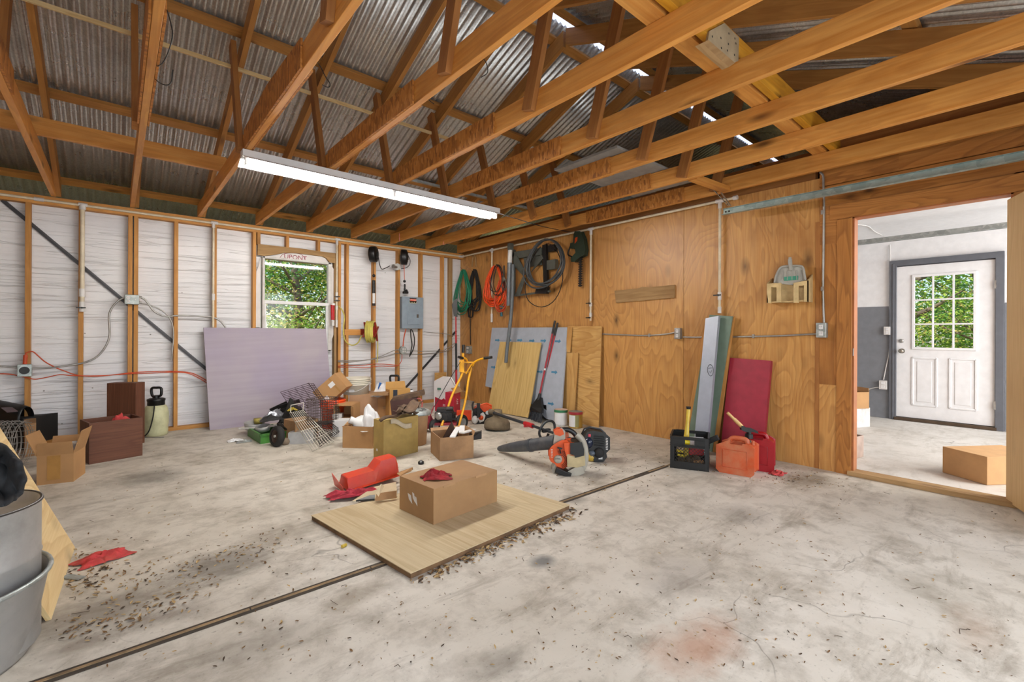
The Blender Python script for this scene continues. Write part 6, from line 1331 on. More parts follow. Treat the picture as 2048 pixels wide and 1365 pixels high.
obj('engine_deck', M().box(AD(889, 845, d0), (.30, .24, .03), -YAW), bpy.data.materials['dull_red_metal'], O); obj('blade_guard', M().prism([AD(840, 838, d0-.1), AD(860, 834, d0-.1), AD(868, 850, d0-.1), AD(866, 858, d0-.1), AD(838, 856, d0-.1)], F3*.06), bpy.data.materials['dull_red_metal'], O, bevel=.005)
c = AD(889, 832, d0); m = M(); m.box(c, (.20, .18, .10), -YAW); m.box(c+Vector((0, 0, .07)), (.17, .15, .04), -YAW+.1); m.cyl(c+F3*-.12+Vector((0, 0, .0)), c+Vector((0, 0, .0)), .05, .055, 16); m.cyl(c+R3*.03-F3*.06+Vector((0, 0, .09)), c+R3*.11-F3*.06+Vector((0, 0, .09)), .028, n=12)
for k in range(6): m.box(c+Vector((0, 0, .03+.012*k-.06))+R3*.10, (.05, .16, .004), -YAW)
obj('engine', m, eng, O, bevel=.004); obj('engine_pulley', M().lathe([(.0001, .0), (.04, 0), (.045, .02), (.03, .035), (.0001, .035)], AD(878, 832, d0-.12), 20, axis=-F3+R3*-.4), MT['cond'], O)
obj('black_guard', M().box(AD(895, 838, d0-.08), (.2, .05, .02), -YAW), MT['black'], O)
def wheel(px, py, d, r, parent, w=.05):
    c = AD(px, py, d); c.z = r; axw = (R3*.75-F3*.65); s_ = obj('wheel', M().lathe([(r*.55, -w/2), (r*.85, -w/2), (r, -w/4), (r, w/4), (r*.85, w/2), (r*.55, w/2)], c, 24, axis=axw), MT['rubber'], parent)
    obj('wheel_hub', M().lathe([(r*.58, -w/2*.8), (r*.3, -w/2*.5), (.0001, -w/2*.7)], c, 20, axis=axw).lathe([(r*.58, w/2*.8), (r*.3, w/2*.5), (.0001, w/2*.7)], c, 20, axis=axw), MT['cond'], s_)
wheel(869, 851, d0-.1, .075, O); wheel(923, 849, d0+.05, .09, O, .06); wheel(846, 855, d0+.1, .06, O)
tag(obj('wire_loop', M().tube([AD(923+15*math.cos(t*PI/12), 801+19*math.sin(t*PI/12), 6.9) for t in range(25)], .002, 4), MT['cond']), 'thin wire hoop behind the yellow handlebars', 'wire')
# ---------- chainsaw
d0 = depth(AZ(960, 847)); O = thing('chainsaw', 'orange and white chainsaw on the floor, an orange scabbard on its bar', 'chainsaw', AZ(960, 846)); og = MT['orange']; wg = plain('saw_white', '#d0ccc6', .4, dirt='#8a7f70', dirtamt=.4)
ex('saw_body', [(946, 836), (948, 820), (958, 816), (966, 826), (984, 828), (984, 845), (960, 848), (948, 846)], d0-.05, .16, eng, O, .012)
ex('engine_cover', [(952, 826), (950, 817), (962, 814), (972, 811), (981, 815), (981, 824), (970, 827), (960, 830)], d0-.02, .14, og, O, .012)
ex('starter_cover', [(956, 838), (961, 829), (966, 826), (970, 832), (967, 842), (960, 845)], d0-.07, .03, wg, O, .005); obj('starter_disc', M().lathe([(.0001, .012), (.025, .012), (.03, 0)], AD(962, 836, d0-.07), 20, axis=-F3), og, O)
obj('front_handle', M().tube(spl([AD(947, 804, d0), AD(945, 812, d0-.02), AD(947, 822, d0-.04), AD(954, 830, d0-.06), AD(956, 818, d0-.08), AD(955, 808, d0-.08)]), .012, 8), MT['black'], O); obj('hand_guard', M().prism([AD(954, 808, d0-.1), AD(959, 808, d0-.1), AD(960, 834, d0-.1), AD(955, 836, d0-.1)], F3*.02), MT['black'], O, bevel=.004)
obj('side_cover', M().lathe([(.0001, .02), (.03, .02), (.04, 0)], AD(950, 840, d0-.07), 20, axis=-F3, scl=(1, 1.3)), wg, O); obj('silver_cap', M().cyl(AD(975, 826, d0-.06), AD(975, 826, d0-.0), .025, n=12), MT['cond'], O)
ex('bar_scabbard', [(914, 822), (942, 822), (942, 840), (916, 838)], d0+.1, .03, plain('red_orange_scabbard', '#cf3d10', .4), O, .004)
# ---------------------------------------------------------------- centre: plywood on the floor, box, tray, rags
zP = .03
A, B, C = AZ(622, 1031, zP), AZ(821, 1147, zP), AZ(1140, 1010, zP); Dd = A+(C-B); Dd.y -= .08
pf_ = plyw('floor_plywood', '#c4b08c', '#9a8058', '#d2c2a0', .35, 9, 8, .7, .15, .35, .2, dk=.4)
O = thing('floor_plywood', 'large pale plywood sheet lying on the concrete under the brown box', 'plywood', (A+C)/2-Vector((0, 0, zP)))
obj('top_ply', M().prism([A, Dd, C, B], (0, 0, -.004), uax=B-A), pf_, O); s3 = Vector((0, 0, -.0045)); kk_ = .994; cen_ = (A+C)/2
obj('lower_ply', M().prism([cen_+(q-cen_)*kk_+s3 for q in (A, Dd, C, B)], (0, 0, -.0245), uax=B-A), plain('dark_ply_edge', '#6b4f33', .8, var=.3), O)
P1 = AZ(867, 1051, zP); v_ = (AZ(994, 1004, zP)-P1); Dp = v_.length; v_.normalize(); P0 = P1-Vector((v_.y, -v_.x, 0))*dist(AZ(791, 1021, zP), P1); hB = AD(867, 979, depth(P1)).z-zP
P0.z = P1.z = zP+.0005
O, f, L, u, v = carton('brown_box', 'closed brown cardboard box in the centre, standing on the floor plywood', P0, P1, Dp, hB, plain('scuffed_cardboard', '#9c7850', .75, var=.1, scale=4, dirt='#80593a', dirtamt=.35), False)
obj('lid_seam', M().box(f(L+.0008, Dp*.5, hB-.003), (.003, Dp, .004), math.atan2(u.y, u.x)), MT['ink'], O) if False else None
for b in (.22, .72): obj('lid_tab', M().box(f(L+.001, Dp*b, hB-.004), (.004, .09, .012), math.atan2(u.y, u.x)), MT['card2'], O)
for a, z, w_ in ((.30, .42, .035), (.42, .50, .02), (.48, .42, .025)): obj('scuff', M().prism([f(L*a, -.0008, hB*z), f(L*a+w_, -.0008, hB*z-.02), f(L*a+w_*.6, -.0008, hB*z+.03), f(L*a-w_*.4, -.0008, hB*z+.035)], -v*.0008), MT['offwhite'], O)
crumple('red_rag', 'dark red rag crumpled on top of the centre box', 'rag', AZ(872, 956, zP+hB), (.19, .13, .055), MT['redcloth'], 6, -.5, n=30)
# orange tray, open side down, leaning on torn cardboard
O = thing('orange_tray', 'bright red orange plastic tray upside down left of the centre box', 'tray', AZ(745, 975)); rt = plain('red_orange_tray', '#cb3410', .35, var=.08, dirt='#c26a45', dirtamt=.35)
La, Ra = AZ(697, 984, .01), AZ(798, 952, .05); ax_ = (Ra-La); Lx = ax_.length; ax_.normalize(); bk = Vector((-ax_.y, ax_.x, 0)).normalized(); upz = Vector((0, 0, 1))
st = [(0, .20, .055), (.015, .19, .085), (.52, .19, .085), (.66, .19, .14), (.96, .18, .14), (1.0, .20, .09)]
def tray(i, j):
    s_, w_, h_ = st[i]; c = La.lerp(Ra, s_); k = [0, 0, .17, .83, 1, 1][j]; z = [-.0, .012, 1, 1, .012, 0][j]
    off = [-.012, 0, 0, 0, 0, .012][j]
    return c+bk*(w_*k+off)+upz*(h_*z if z in (0, 1) else .012)
obj('tray_shell', M().grid(tray, 5, 5, sm=False), rt, O, solid=.003); c = La-ax_*.01
obj('end_flange', M().prism([c-ax_*.02, c+bk*.21-ax_*.02, c+bk*.20-ax_*.045+upz*.10, c+bk*.0-ax_*.03+upz*.04], ax_*.003), rt, O)
for s_ in (0, .998): w_ = .19; h_ = .085 if s_ == 0 else .09; cc2 = La.lerp(Ra, s_); obj('end_wall', M().prism([cc2, cc2+bk*w_, cc2+bk*w_*.83+upz*h_, cc2+bk*w_*.17+upz*h_], ax_*.003), rt, O)
O = thing('flattened_carton', 'torn white lined cardboard under the orange tray and the centre box', 'cardboard', AZ(760, 1000)); wl_ = plain('white_lined_card', '#c4b393', .75, var=.06)
z = zP+.002
obj('card_sheet', M().prism([AZ(704, 1004, z), AZ(757, 998, z), AZ(795, 994, z), AZ(792, 965, z), AZ(748, 975, z)], (0, 0, .003)), wl_, O)
obj('card_fold', M().prism([AZ(750, 1003, z+.004), AZ(793, 997, z+.004), AZ(793, 997, z+.004)+upz*.05, AZ(753, 1003, z+.004)+upz*.05], F3*.003), MT['card2'], O)
obj('card_fold', M().prism([AZ(750, 985, z+.055), AZ(762, 968, z+.08), AZ(768, 974, z+.06), AZ(757, 994, z+.05)], F3*.003), wl_, O)
obj('torn_flap', M().prism([AZ(794, 948, .10), AZ(825, 936, .12), AZ(823, 943, .10), AZ(800, 953, .09)], upz*.003), MT['card'], O); obj('torn_flap', M().prism([AZ(795, 946, .10), AZ(825, 935, .12), AZ(826, 940, .09), AZ(796, 952, .07)], F3*.003), MT['card2'], O)
obj('black_insert', M().prism([AZ(712, 1004, zP+.004), AZ(749, 1001, zP+.004), AZ(750, 993, zP+.02), AZ(740, 994, zP+.02)], upz*.01), MT['black'], O)
crumple('red_cloth', 'dusty rose red cloth bunched between the orange tray and the plywood corner', 'cloth', AZ(708, 992, .01), (.34, .12, .07), plain('rose_red_cloth', '#a8323f', .95, var=.3, scale=20, bs=.4), 8, -.45+.05, n=30)
# ---------------------------------------------------------------- leaf blower
Pb0 = AZ(1138, 948); d0 = depth(Pb0)+.05; O = thing('leaf_blower', 'orange and cream leaf blower on the floor, its black tube pointing left', 'leaf blower', Pb0)
og = plain('blower_orange', '#cc4c0e', .35, var=.1); cm_ = plain('blower_cream', '#a29c8e', .45, var=.08, dirt='#857a68', dirtamt=.4); tk_ = plain('tank_cream', '#b3a179', .35)
bt = plain('dusty_black_tube', '#3b3f45', .5, var=.2, dirt='#6a6660', dirtamt=.4)
Rt = AD(1114, 884, d0+.02); Tm = AD(1062, 891, d0+.2); Te = AZ(1000, 905); Te.z = .035
obj('blower_tube', M().cyl(Rt, Tm, .058, .052, 22), bt, O); obj('tube_ring', M().cyl(Tm-(Rt-Tm).normalized()*.012, Tm+(Rt-Tm).normalized()*.012, .057, n=22), bt, O)
obj('nozzle', M().tube([Tm, Tm.lerp(Te, .4), Tm.lerp(Te, .75), Te, Te+(Te-Tm).normalized()*.02], [.052, .048, .038, .026, .02], 18), bt, O)
ex('fan_housing', [(1101, 902), (1101.5, 918), (1104, 922), (1112, 926), (1116, 933), (1125, 935), (1133, 932), (1138, 922), (1139, 905), (1140, 892), (1133, 884), (1125, 883.5), (1116, 888), (1107, 894)], d0-.07, .12, og, O, .012)
ex('engine_shroud', [(1130, 888.5), (1146, 887.5), (1146, 910), (1134, 911), (1131, 900)], d0-.10, .16, og, O, .008)
ex('air_filter_cover', [(1143, 889), (1162, 887.5), (1166, 900), (1166, 910), (1152, 913.5), (1150, 909), (1143, 907)], d0-.115, .18, MT['black'], O, .012)
ex('fuel_tank', [(1137.5, 913), (1166, 911), (1167, 929), (1154, 932.5), (1138, 931)], d0-.10, .15, tk_, O, .014)
fr = [(1152, 869), (1161, 877), (1167, 888), (1170, 902), (1170.5, 918), (1168, 929), (1164, 938)]
m = M(); pts = spl([AD(a, b, d0-.01) for a, b in fr], 5); m.tube(pts, [.028]*len(pts), 12); obj('rear_frame', m, cm_, O)
ex('foot', [(1138, 944), (1149, 938), (1163, 934), (1168, 946), (1147, 955.5)], d0-.10, .05, cm_, O, .006); ex('foot', [(1111, 929.5), (1105.5, 941), (1106, 945), (1113, 943), (1118, 935)], d0-.06, .12, cm_, O, .006)
obj('base_guard', M().bar(AD(1112, 937, d0-.06), AD(1142, 950, d0-.08), .04, .10, side=(0, 0, 1)), MT['black'], O, bevel=.004)
m = M(); pts = spl([AD(a, b, d0-.01) for a, b in [(1121, 861), (1130, 859.5), (1139, 861), (1147, 866), (1152, 872)]], 5); m.tube(pts, [.02]*len(pts), 12); obj('top_handle', m, MT['black'], O)
ex('neck', [(1111, 871), (1117, 862), (1123, 859), (1128, 864), (1128, 877), (1120, 884), (1116, 889), (1109, 887), (1110, 878)], d0-.04, .08, cm_, O, .01); ex('neck_cap', [(1109.5, 864), (1116, 860), (1123, 860), (1126, 868), (1120, 871), (1111, 868)], d0-.055, .06, og, O, .008)
ex('throttle', [(1126, 868), (1136, 868), (1137, 874), (1128, 877)], d0-.03, .04, MT['darkwood'] if False else plain('burnt_orange_trigger', '#9c4316', .5), O, .004)
c = AD(1120, 921, d0-.075)
hub = obj('starter_hub', M().lathe([(.0001, .02), (.028, .018), (.032, .008), (.034, 0)], AD(1116, 919, d0-.07), 22, axis=-F3), cm_, O); text('hub_print', 'STIHL', AD(1116, 918.5, d0-.0925), .018, MT['ink'], hub, R3, (0, 0, 1))
for k in range(4): obj('grille_ring', M().tube([c+R3*math.cos(t*PI/12-1.3)*(.042+.011*k)+upz*math.sin(t*PI/12-1.3)*(.042+.011*k) for t in range(13)], .0028, 5), plain('grille_shadow', '#6e2a0c', .6) if k == 0 else bpy.data.materials['grille_shadow'], O)
obj('starter_grip', M().bar(AD(1115, 896, d0-.10), AD(1124.5, 898, d0-.10), .014, .012).bar(AD(1119.5, 897, d0-.10), AD(1121, 907, d0-.09), .010, .010, side=R3), MT['black'], O, bevel=.002)
m = M()
for i in range(6): m.bar(AD(1102, 899.5+i*3, d0-.072), AD(1105.5, 900+i*3, d0-.075), .004, .004)
obj('vent_fins', m, MT['offwhite'], O)
# ---------------------------------------------------------------- string trimmer
Hf = AZ(993, 864); dh_ = depth(Hf)+.12; Eg = AZ(1193, 924); de = depth(Eg)+.06; O = thing('string_trimmer', 'string trimmer lying with its muddy brown guard towards the wall', 'string trimmer', Hf)
H0 = AD(986, 826, dh_); E0 = AD(1174, 889, de); sh = lambda t: H0.lerp(E0, t)
ang = (E0-H0).normalized(); mud = plain('muddy_guard', '#6b5d48', .85, var=.2, dirt='#463a2b', dirtamt=.6)
Bc = Vector((Hf.x, Hf.y, 0))+F3*.12
obj('grass_guard', M().lathe([(.148, .012), (.152, .04), (.150, .085), (.125, .12), (.085, .135), (.058, .15), (.052, .20), (.045, .235), (.0001, .24)], Bc, 26, axis=(.08, .02, 1)), mud, O, solid=.004); obj('spool_head', M().lathe([(.0001, 0), (.05, 0), (.06, .02), (.055, .05), (.0001, .06)], Bc, 20), MT['rubber'], O)
obj('gear_head', M().cyl(H0-ang*.06, H0+ang*.02, .035, .028, 12), mud, O)
obj('shaft', M().cyl(sh(0), sh(.40), .017, n=14), plain('black_shaft', '#2f3236', .4, .3), O); obj('coupler', M().cyl(sh(.40), sh(.49), .024, .026, 14).box(sh(.415)-upz*.02, (.05, .03, .03), -YAW), MT['red'], O); obj('shaft', M().cyl(sh(.49), sh(1.0), .014, n=14), bpy.data.materials['black_shaft'], O)
dL = depth(sh(.62)); lp_ = [(1108, 876), (1109.5, 860), (1108, 847), (1101, 842.5), (1091, 845), (1082, 856), (1078.5, 867), (1082, 876), (1088, 879.5), (1094, 875), (1097, 868)]
obj('loop_handle', M().tube(spl([AD(a, b, dL-.02*math.cos(i)) for i, (a, b) in enumerate(lp_)], 4), .013, 10), MT['black'], O); obj('handle_clamp', M().box(sh(.63), (.09, .035, .035), Matrix.Rotation(-.25, 3, 'Z')), MT['black'], O, bevel=.004)
k5 = eng if 'eng' in globals() else MT['black']
ex('engine_body', [(1171, 878), (1176, 868), (1186, 865), (1208, 869), (1217, 877), (1217, 898), (1209, 906), (1211, 914), (1205, 922), (1192, 924), (1184, 906), (1174, 900), (1169, 890)], de-.08, .18, MT['black'], O, .014)
m = M()
for i in range(8): m.bar(AD(1211.5, 877+i*3.1, de-.085), AD(1215.5, 878+i*3.1, de-.08), .006, .006)
obj('exhaust_fins', m, MT['offwhite'], O)
for i in range(5): obj('cooling_fin', M().prism([AD(1188, 872+i*4.5, de-.085), AD(1208, 874+i*4.5, de-.085), AD(1208, 875.6+i*4.5, de-.085), AD(1188, 873.6+i*4.5, de-.085)], -F3*.012), MT['rubber'], O)
obj('recoil_cover', M().lathe([(.0001, .03), (.03, .028), (.045, .012), (.047, 0)], AD(1198, 906, de-.08), 20, axis=-F3), MT['rubber'], O)
obj('air_cover', M().ball(AD(1177, 886, de-.07), (.04, .04, .05), 10), plain('glossy_navy', '#1c2436', .15), O); obj('primer', M().ball(AD(1184, 907, de-.09), (.028, .028, .024), 8), plain('grey_primer', '#4a525c', .3), O)
obj('fuel_tank', M().ball(AD(1183, 913, de-.02), (.072, .06, .045), 10), plain('yellow_tank', '#b9963a', .4), O); obj('red_choke', M().box(AD(1181, 871, de-.07), (.05, .02, .025), -YAW+.3).box(AD(1176, 872, de-.07), (.03, .02, .012), -YAW), plain('pink_red_choke', '#c23a4a', .4), O, bevel=.003)
obj('white_decal', M().box(AD(1201, 917, de-.083), (.035, .003, .02), -YAW), MT['offwhite'], O)
# ---------------------------------------------------------------- milk crate
P0, P1 = AZ(1340, 936), AZ(1418, 945); u = (P1-P0); W_ = u.length; u.normalize(); v = Vector((-u.y, u.x, 0)); Hc = .272; Dc = .30; f = frame3(P0, u, v); rz_ = math.atan2(u.y, u.x); bk_ = MT['black']
O = thing('milk_crate', 'black milk crate holding tools beside the faded orange fuel can', 'crate', f(W_/2, Dc/2))
for (a, b) in ((0, 0), (W_, 0), (0, Dc), (W_, Dc)):
    sx = 1 if a == 0 else -1; sy = 1 if b == 0 else -1; m = M(); m.box(f(a+sx*.016, b+sy*.004, Hc/2), (.032, .008, Hc), rz_); m.box(f(a+sx*.004, b+sy*.016, Hc/2), (.008, .032, Hc), rz_); obj('corner_post', m, bk_, O, bevel=.002)
def side(a0, b0, du, dv, Ln, nm, hole=True):
    """one crate wall: solid band top and bottom, ribs, diagonal lattice"""
    g = lambda s_, z, o=0: f(a0+du*s_, b0+dv*s_, z)
    dd_ = (u*du+v*dv).normalized(); ang_ = math.atan2(dd_.y, dd_.x); m = M()
    m.box(g(Ln/2, .03), (Ln, .006, .06), ang_).box(g(Ln/2, .06), (Ln, .014, .005), ang_); obj(nm+'_base', m, bk_, O); m = M()
    if hole:
        for s0, s1 in ((0, Ln*.36), (Ln*.66, Ln)): m.box(g((s0+s1)/2, .225), (s1-s0, .006, .055), ang_)
        m.box(g(Ln/2, .26), (Ln, .006, .025), ang_); m.box(g(Ln/2, .195), (Ln, .006, .022), ang_)
    else: m.box(g(Ln/2, .23), (Ln, .006, .085), ang_)
    for z in (.272, .252, .205, .19): m.box(g(Ln/2, z), (Ln, .016, .005), ang_)
    obj(nm, m, bk_, O); m = M(); n = 9
    for i in range(-3, n):
        for sg_ in (1, -1):
            s0 = i*Ln/n; s1 = s0+.125
            if sg_ < 0: s0, s1 = Ln-s0, Ln-s1
            c0, c1 = max(0, min(Ln, s0)), max(0, min(Ln, s1))
            if abs(c1-c0) < .02: continue
            z0_ = .06+.13*(c0-s0)/(s1-s0); z1_ = .06+.13*(c1-s0)/(s1-s0); m.bar(g(c0, z0_), g(c1, z1_), .003, .006)
    obj('lattice', m, bk_, O)
side(.03, 0.003, 1, 0, W_-.06, 'front_wall'); side(.03, Dc-.003, 1, 0, W_-.06, 'back_wall'); side(.003, .03, 0, 1, Dc-.06, 'side_wall', False); side(W_-.003, .03, 0, 1, Dc-.06, 'side_wall', False)
obj('crate_floor', M().box(f(W_/2, Dc/2, .006), (W_, Dc, .008), rz_), bk_, O)
dcr = depth(f(W_/2, Dc/2, 0))
O = thing('hammer', 'hammer like tool with a yellow handle and black tip standing in the crate', 'hammer', f(.12, .14, .03)); yc = plain('yellow_grip', '#c2a537', .4)
T0, T1 = AD(1377, 818, dcr), AD(1373, 872, dcr-.03); obj('handle', M().tube([T0, T0.lerp(T1, .1), T0.lerp(T1, .5), T0.lerp(T1, .9), T1, f(.12, .14, .03)], [.014, .017, .014, .02, .022, .02], 14), yc, O); obj('end_cap', M().cyl(T0+upz*.018, T0-upz*.004, .021, .017, 14), MT['black'], O); obj('hammer_head', M().box(f(.12, .14, .05), (.11, .035, .035), rz_), MT['black'], O, bevel=.004)
for (a, b, z, d_, mt, nm, lab) in ((.2, .16, .12, (.12, .05, .05), 'red', 'red_tool_case', 'red plastic case inside the black milk crate'), (.2, .22, .20, (.12, .004, .07), 'white', 'white_card', 'white card standing at the back of the milk crate'), (.22, .08, .05, (.09, .05, .03), 'card', 'brick_piece', 'reddish brick bit low in the milk crate')):
    tag(obj(nm, M().box(f(a, b, z), d_, rz_+.2), MT[mt], bevel=.004), lab, nm.split('_')[-1])
for i, (a, b, z, r_) in enumerate(((.10, .04, .225, .018), (.05, .05, .14, .012), (.055, .05, .105, .011))): tag(obj('yellow_bit', M().cyl(f(a, b, z), f(a+.05, b+.02, z-.01), r_, n=12), plain('bright_yellow_%d' % i, '#d8bf1c', .4)), ['yellow driver handle seen through the grip hole of the milk crate', 'small yellow bit behind the crate lattice, upper', 'small yellow bit behind the crate lattice, lower'][i], 'tool', 'yellow bits in the milk crate')
crumple('tangled_cord', 'tangled brown cord heap inside the milk crate', 'cord', f(.14, .14, .02), (.2, .2, .12), plain('brown_tangle', '#5a4a34', .8, var=.4, scale=30), 51, n=18)
tag(obj('grey_tool', M().bar(f(W_-.05, .14, .20), f(W_+.07, .10, .275), .045, .03), MT['rubber'], bevel=.006), 'dark grey tool handle poking over the right rim of the milk crate', 'tool')
# ---------------------------------------------------------------- fuel cans
def fuel(lab, P0, P1, th_, H, mat, name='fuel_can'):
    u = P1-P0; L = u.length; u.normalize(); v = Vector((-u.y, u.x, 0)); f = frame3(P0, u, v); O = thing(name, lab, 'fuel can', f(L/2, th_/2)); rmx = Matrix((u, v, upz)).transposed()
    body = [(.0, .03), (.0, H*.80), (.04, H*.87), (L*.33, H*.96), (L*.33, H*.86), (L*.72, H*.86), (L*.74, H*.92), (L*.86, H*.91), (L, H*.84), (L, .03), (L-.03, 0), (.03, 0)]
    obj('can_body', M().prism([f(a, 0, z) for a, z in body], v*th_, uax=u), mat, O, bevel=.022)
    pts = [f(L*.27, th_/2, H*.90), f(L*.36, th_/2, H*1.0), f(L*.55, th_/2, H*1.02), f(L*.74, th_/2, H*1.0), f(L*.80, th_/2, H*.86)]
    m = M(); q = spl(pts, 5); m.tube(q, [.02]*len(q), 12); obj('carry_handle', m, mat, O)
    m = M(); m.tube([f(L*.16, -.002, H*.2), f(L*.84, -.002, H*.2), f(L*.84, -.002, H*.72), f(L*.16, -.002, H*.72)], .003, 5, True); obj('moulded_panel', m, mat, O)
    return O, f, L
fo = plain('faded_orange_can', '#bd4a1c', .5, var=.08, dirt='#b08a68', dirtamt=.5, scale=6); fr_ = plain('deep_red_can', '#970a17', .35, var=.08)
O, f, L = fuel('faded orange fuel can beside the milk crate, its handle dusty', AZ(1434, 944), AZ(1506, 957), .19, .275, fo)
obj('vent_nub', M().cyl(f(L*.93, .1, .24), f(L*.93, .1, .275), .012, .01, 10), fo, O); obj('grey_cap', M().cyl(f(L*.78, .14, .24), f(L*.78, .14, .265), .02, n=12), plain('dark_green_cap', '#3d4a42', .5), O)
O, f, L = fuel('deep red fuel can with a black spout behind the faded orange one', AZ(1484, 940)+F3*.04, AZ(1546, 947), .17, .29, fr_)
dr2 = depth(f(L/2, .08, 0)); obj('spout_collar', M().cyl(AD(1498, 877, dr2-.03), AD(1498, 868, dr2-.03), .032, .03, 16), MT['black'], O); obj('spout_elbow', M().tube(spl([AD(1498, 870, dr2-.03), AD(1497, 863, dr2-.03), AD(1490, 859, dr2-.03), AD(1484, 855, dr2-.03)], 4), .018, 10), MT['black'], O)
obj('spout_lever', M().prism([AD(a, b, dr2-.05) for a, b in [(1484, 853), (1492, 857), (1505, 859), (1515, 864), (1516, 867), (1508, 864), (1492, 864), (1484, 860)]], F3*.03), MT['black'], O, bevel=.004)
n0, n1 = AD(1484, 854, dr2-.03), AD(1455, 826, dr2-.02); obj('nozzle', M().tube([n0, n0.lerp(n1, .15), n0.lerp(n1, .5), n0.lerp(n1, .6), n1], [.014, .016, .016, .012, .012], 12), plain('amber_nozzle', '#c9a467', .4), O)
crumple('red_scrap', 'dull red scrap on the floor right of the fuel cans', 'scrap', AZ(1555, 948), (.16, .10, .02), MT['pinkcloth'], 61)
# ---------------------------------------------------------------- leaf litter and dirt (uncountable, lies on the slab)
lf = []
for i, (a, b) in enumerate((('#7a5a36', '#54391f'), ('#b39768', '#8a6c40'), ('#4a3826', '#33261a'))): lf.append(plain('dry_leaf_%d' % i, a, .85, var=.3, scale=30, dirt=b, dirtamt=.5))
def leaf(m, p, L, rz, mi, tilt=0, rd=R):
    w = L*rd.uniform(.28, .45); c, s = math.cos(rz), math.sin(rz); cu = rd.uniform(.08, .5)*L
    P = lambda a, b, z: p+Vector((a*c-b*s, a*s+b*c, z))
    v = [P(-L/2, 0, .001), P(-L*.2, w/2, .002+cu*.5), P(-L*.15, 0, .001+cu*.2), P(-L*.2, -w/2, .002+cu*.4), P(L*.2, w*.45, .002+cu*.6), P(L*.2, 0, .001+cu*.3), P(L*.2, -w*.45, .002+cu*.5), P(L/2, 0, .002+cu*.8)]
    m.add(v, [(0, 2, 1), (0, 3, 2), (1, 2, 5, 4), (2, 3, 6, 5), (4, 5, 7), (5, 6, 7)], None, mi)
def litter(name, lab, gen, n, seed, Lr=(.012, .035), zz=0.0, mats=None):
    rd = random.Random(seed); m = M(); k = 0; t = 0
    while k < n and t < n*6:
        t += 1; px, py = gen(rd); p = AZ(px, py, zz)
        if zz == 0 and in_ply(p): continue
        leaf(m, p, rd.uniform(*Lr), rd.uniform(0, 6.3), rd.choice((0, 0, 1, 1, 2)), rd=rd); k += 1
    return tag(obj(name, m, lf), lab, 'leaf litter', kind='stuff')
def in_ply(p):
    def sgn(a, b): return (b.x-a.x)*(p.y-a.y)-(b.y-a.y)*(p.x-a.x)
    q = [A, B, C, Dd]; s_ = [sgn(q[i], q[(i+1) % 4]) for i in range(4)]
    return all(x > -.01 for x in s_) or all(x < .01 for x in s_)
def along(pts, sp_): 
    def g(rd):
        i = rd.randrange(len(pts)-1); t = rd.random(); a, b = pts[i], pts[i+1]; return (a[0]+(b[0]-a[0])*t+rd.gauss(0, sp_), a[1]+(b[1]-a[1])*t+rd.gauss(0, sp_*.35)+sp_*.3)
    return g
litter('leaf_litter', 'dry curled leaves drifted along the near edge of the floor plywood', along([(850, 1152), (930, 1110), (1010, 1075), (1080, 1050), (1140, 1020)], 16), 330, 1, (.014, .04))
litter('leaf_litter', 'loose dry leaves scattered over the middle of the slab', lambda r_: (r_.uniform(150, 1700), 900+(r_.random()**1.2)*440), 560, 2, (.005, .02))
litter('leaf_litter', 'dirt and leaves heaped round the red rag at left', lambda r_: (r_.gauss(190, 50), r_.gauss(1150, 32)), 200, 3, (.008, .03))
litter('leaf_litter', 'dark debris along the foot of the plywood wall by the fuel cans', along([(1330, 920), (1540, 950), (1600, 950), (1700, 965)], 22), 210, 4, (.006, .022))
litter('leaf_litter', 'brown debris trail on the slab at lower left', along([(120, 1260), (220, 1235), (330, 1200), (420, 1150)], 30), 170, 5, (.008, .028))
litter('leaf_litter', 'specks of debris on the right foreground concrete', lambda r_: (r_.uniform(1150, 2040), 985+r_.random()**.8*370), 230, 6, (.005, .018))
litter('leaf_litter', 'leaf bits lying on top of the floor plywood', lambda r_: (r_.uniform(700, 1100), r_.uniform(985, 1110)), 45, 7, (.006, .018), zP+.001) if False else None
litter('leaf_litter', 'dark dirt patches with leaf bits between the red rag and the floor plywood', along([(250, 1160), (360, 1120), (470, 1100), (560, 1060)], 34), 200, 11, (.006, .026))
litter('leaf_litter', 'debris round the leaf blower and trimmer engine', lambda r_: (r_.uniform(1000, 1340), r_.uniform(870, 985)), 190, 8, (.008, .024))
m = M(); rd = random.Random(4)
for i in range(26):
    px, py = rd.uniform(60, 2000), 950+rd.random()*400; p = AZ(px, py, .003)
    if in_ply(p): continue
    a = rd.uniform(0, 6.3); L = rd.uniform(.02, .06); m.tube([p, p+Vector((math.cos(a), math.sin(a), 0))*L*.5+Vector((.004, .004, .002)), p+Vector((math.cos(a+.3), math.sin(a+.3), 0))*L], .0011, 4)
tag(obj('twig_litter', m, lf[2]), 'thin twigs scattered over the concrete slab', 'twigs', kind='stuff')
for i, (px, py, lab) in enumerate(((320, 787, 'yellow plug on the floor left of the floor plywood'),)):
    tag(obj('yellow_plug', M().cyl(AZ(684, 1094, .008), AZ(692, 1090, .008), .009, n=10), yc), lab, 'plug')
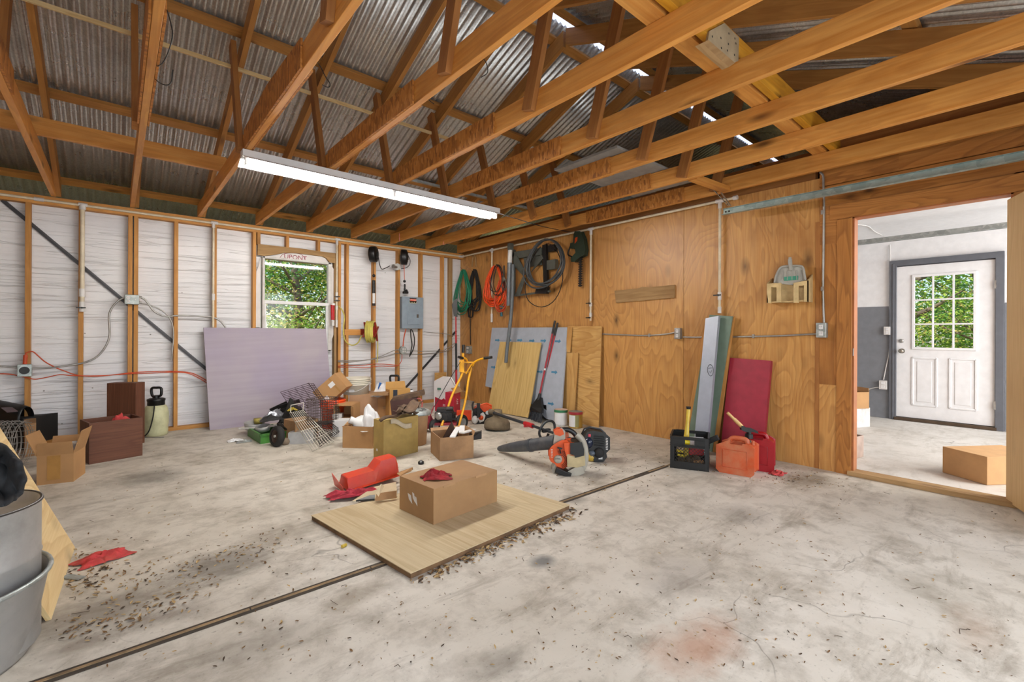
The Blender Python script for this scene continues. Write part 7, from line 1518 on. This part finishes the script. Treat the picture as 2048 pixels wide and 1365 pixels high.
# ---------------------------------------------------------------- outdoors beyond the window and the side door
struct('ground', M().box((6, 22, -.16), (70, 30, .1)).box((30, 0, -.16), (40, 30, .1)), plain('woodland_ground', '#7c7a4c', .9, var=.3, scale=2, dirt='#a89468', dirtamt=.5))
gl = []
for i, (c_, tr) in enumerate((('#7aa83c', .5), ('#b4cc58', .5), ('#4f8440', .4), ('#dccb7a', .5))):
    t = NT('leaf_green_%d' % i); t.b.inputs['Base Color'].default_value = lin(c_); t.b.inputs['Roughness'].default_value = .6
    tr_ = t.N('BsdfTranslucent'); tr_.inputs[0].default_value = lin(c_); mx = t.N('MixShader'); mx.inputs[0].default_value = tr
    t.l.new(t.b.outputs[0], mx.inputs[1]); t.l.new(tr_.outputs[0], mx.inputs[2]); t.l.new(mx.outputs[0], t.n['Material Output'].inputs[0]); gl.append(t.m)
barkm = plain('tree_bark', '#6f6254', .9, var=.3, scale=8, bs=.6)
def tree(lab, x, y, h_, r_, n, seed, mats, ls=(.05, .10), low=.0, trunk=.12):
    rd = random.Random(seed); O = thing('tree', lab, 'tree', (x, y, -.11), 0, 'trees outside'); m = M()
    m.tube([(x, y, -.1), (x+.1, y, h_*.35), (x-.05, y+.1, h_*.7)], [trunk, trunk*.8, trunk*.4], 10)
    for k in range(9):
        a = rd.uniform(0, 6.3); z = h_*rd.uniform(.15, .6); q = Vector((x, y, z)); m.tube([q, q+Vector((math.cos(a), math.sin(a), .5))*r_*.5, q+Vector((math.cos(a), math.sin(a), .6))*r_*.9], [trunk*.35, trunk*.2, .01], 6)
    obj('trunk', m, barkm, O); m = M(); cl = [(Vector((x+rd.gauss(0, r_*.5), y+rd.gauss(0, r_*.5), low+(h_-low)*rd.random()**.9)), rd.uniform(.25, .6)*r_, rd.choice(range(len(mats)))) for _ in range(42)]
    for i in range(n):
        c, rr, mi = cl[i % len(cl)]; p = c+Vector((rd.gauss(0, 1), rd.gauss(0, 1), rd.gauss(0, .7)))*rr*.6; L = rd.uniform(*ls)
        a = Vector((rd.gauss(0, 1), rd.gauss(0, 1), rd.gauss(0, .5))).normalized(); b = a.cross(Vector((rd.gauss(0, 1), rd.gauss(0, 1), 1))).normalized()*.5
        m.add([p-a*L*.5, p+b*L*.5, p+a*L*.5, p-b*L*.5], [(0, 1, 2, 3)], None, mi if rd.random() < .7 else rd.randrange(len(mats)))
    o = obj('foliage', m, mats, O); o['kind'] = 'stuff'; return O
tree('tree with a grey trunk outside the window, left of centre', 3.0, 10.8, 4.2, 1.5, 9000, 1, gl, low=.2)
tree('bushy green tree filling the right half of the window view', 4.6, 11.6, 4.4, 1.6, 9000, 2, [gl[0], gl[2], gl[1]], low=.1)
tree('dense leafy tree further back behind the window view', 3.9, 14.2, 6.0, 2.4, 18000, 3, [gl[2], gl[0], gl[3]], (.08, .15), low=.2)
tree('far tree closing the view at the left edge of the window', 1.7, 13.5, 5.5, 2.2, 16000, 4, [gl[0], gl[2], gl[1]], (.08, .14), low=.2)
tree('far tree closing the view at the right edge of the window', 6.4, 14.5, 5.5, 2.4, 16000, 5, [gl[0], gl[2]], (.08, .15), low=.2)
tree('tree with a thick trunk seen in the left panes of the side door', 13.2, 2.15, 4.2, 1.2, 4500, 6, [gl[0], gl[1], gl[3]], (.05, .09), low=1.1, trunk=.22)
tree('bushy tree seen in the right panes of the side door', 14.5, .7, 4.0, 1.7, 9000, 7, gl, (.05, .10), low=.1)
tree('far tree behind the side door panes', 18.5, 1.6, 5.0, 2.6, 18000, 8, [gl[2], gl[0]], (.09, .16), low=.1)
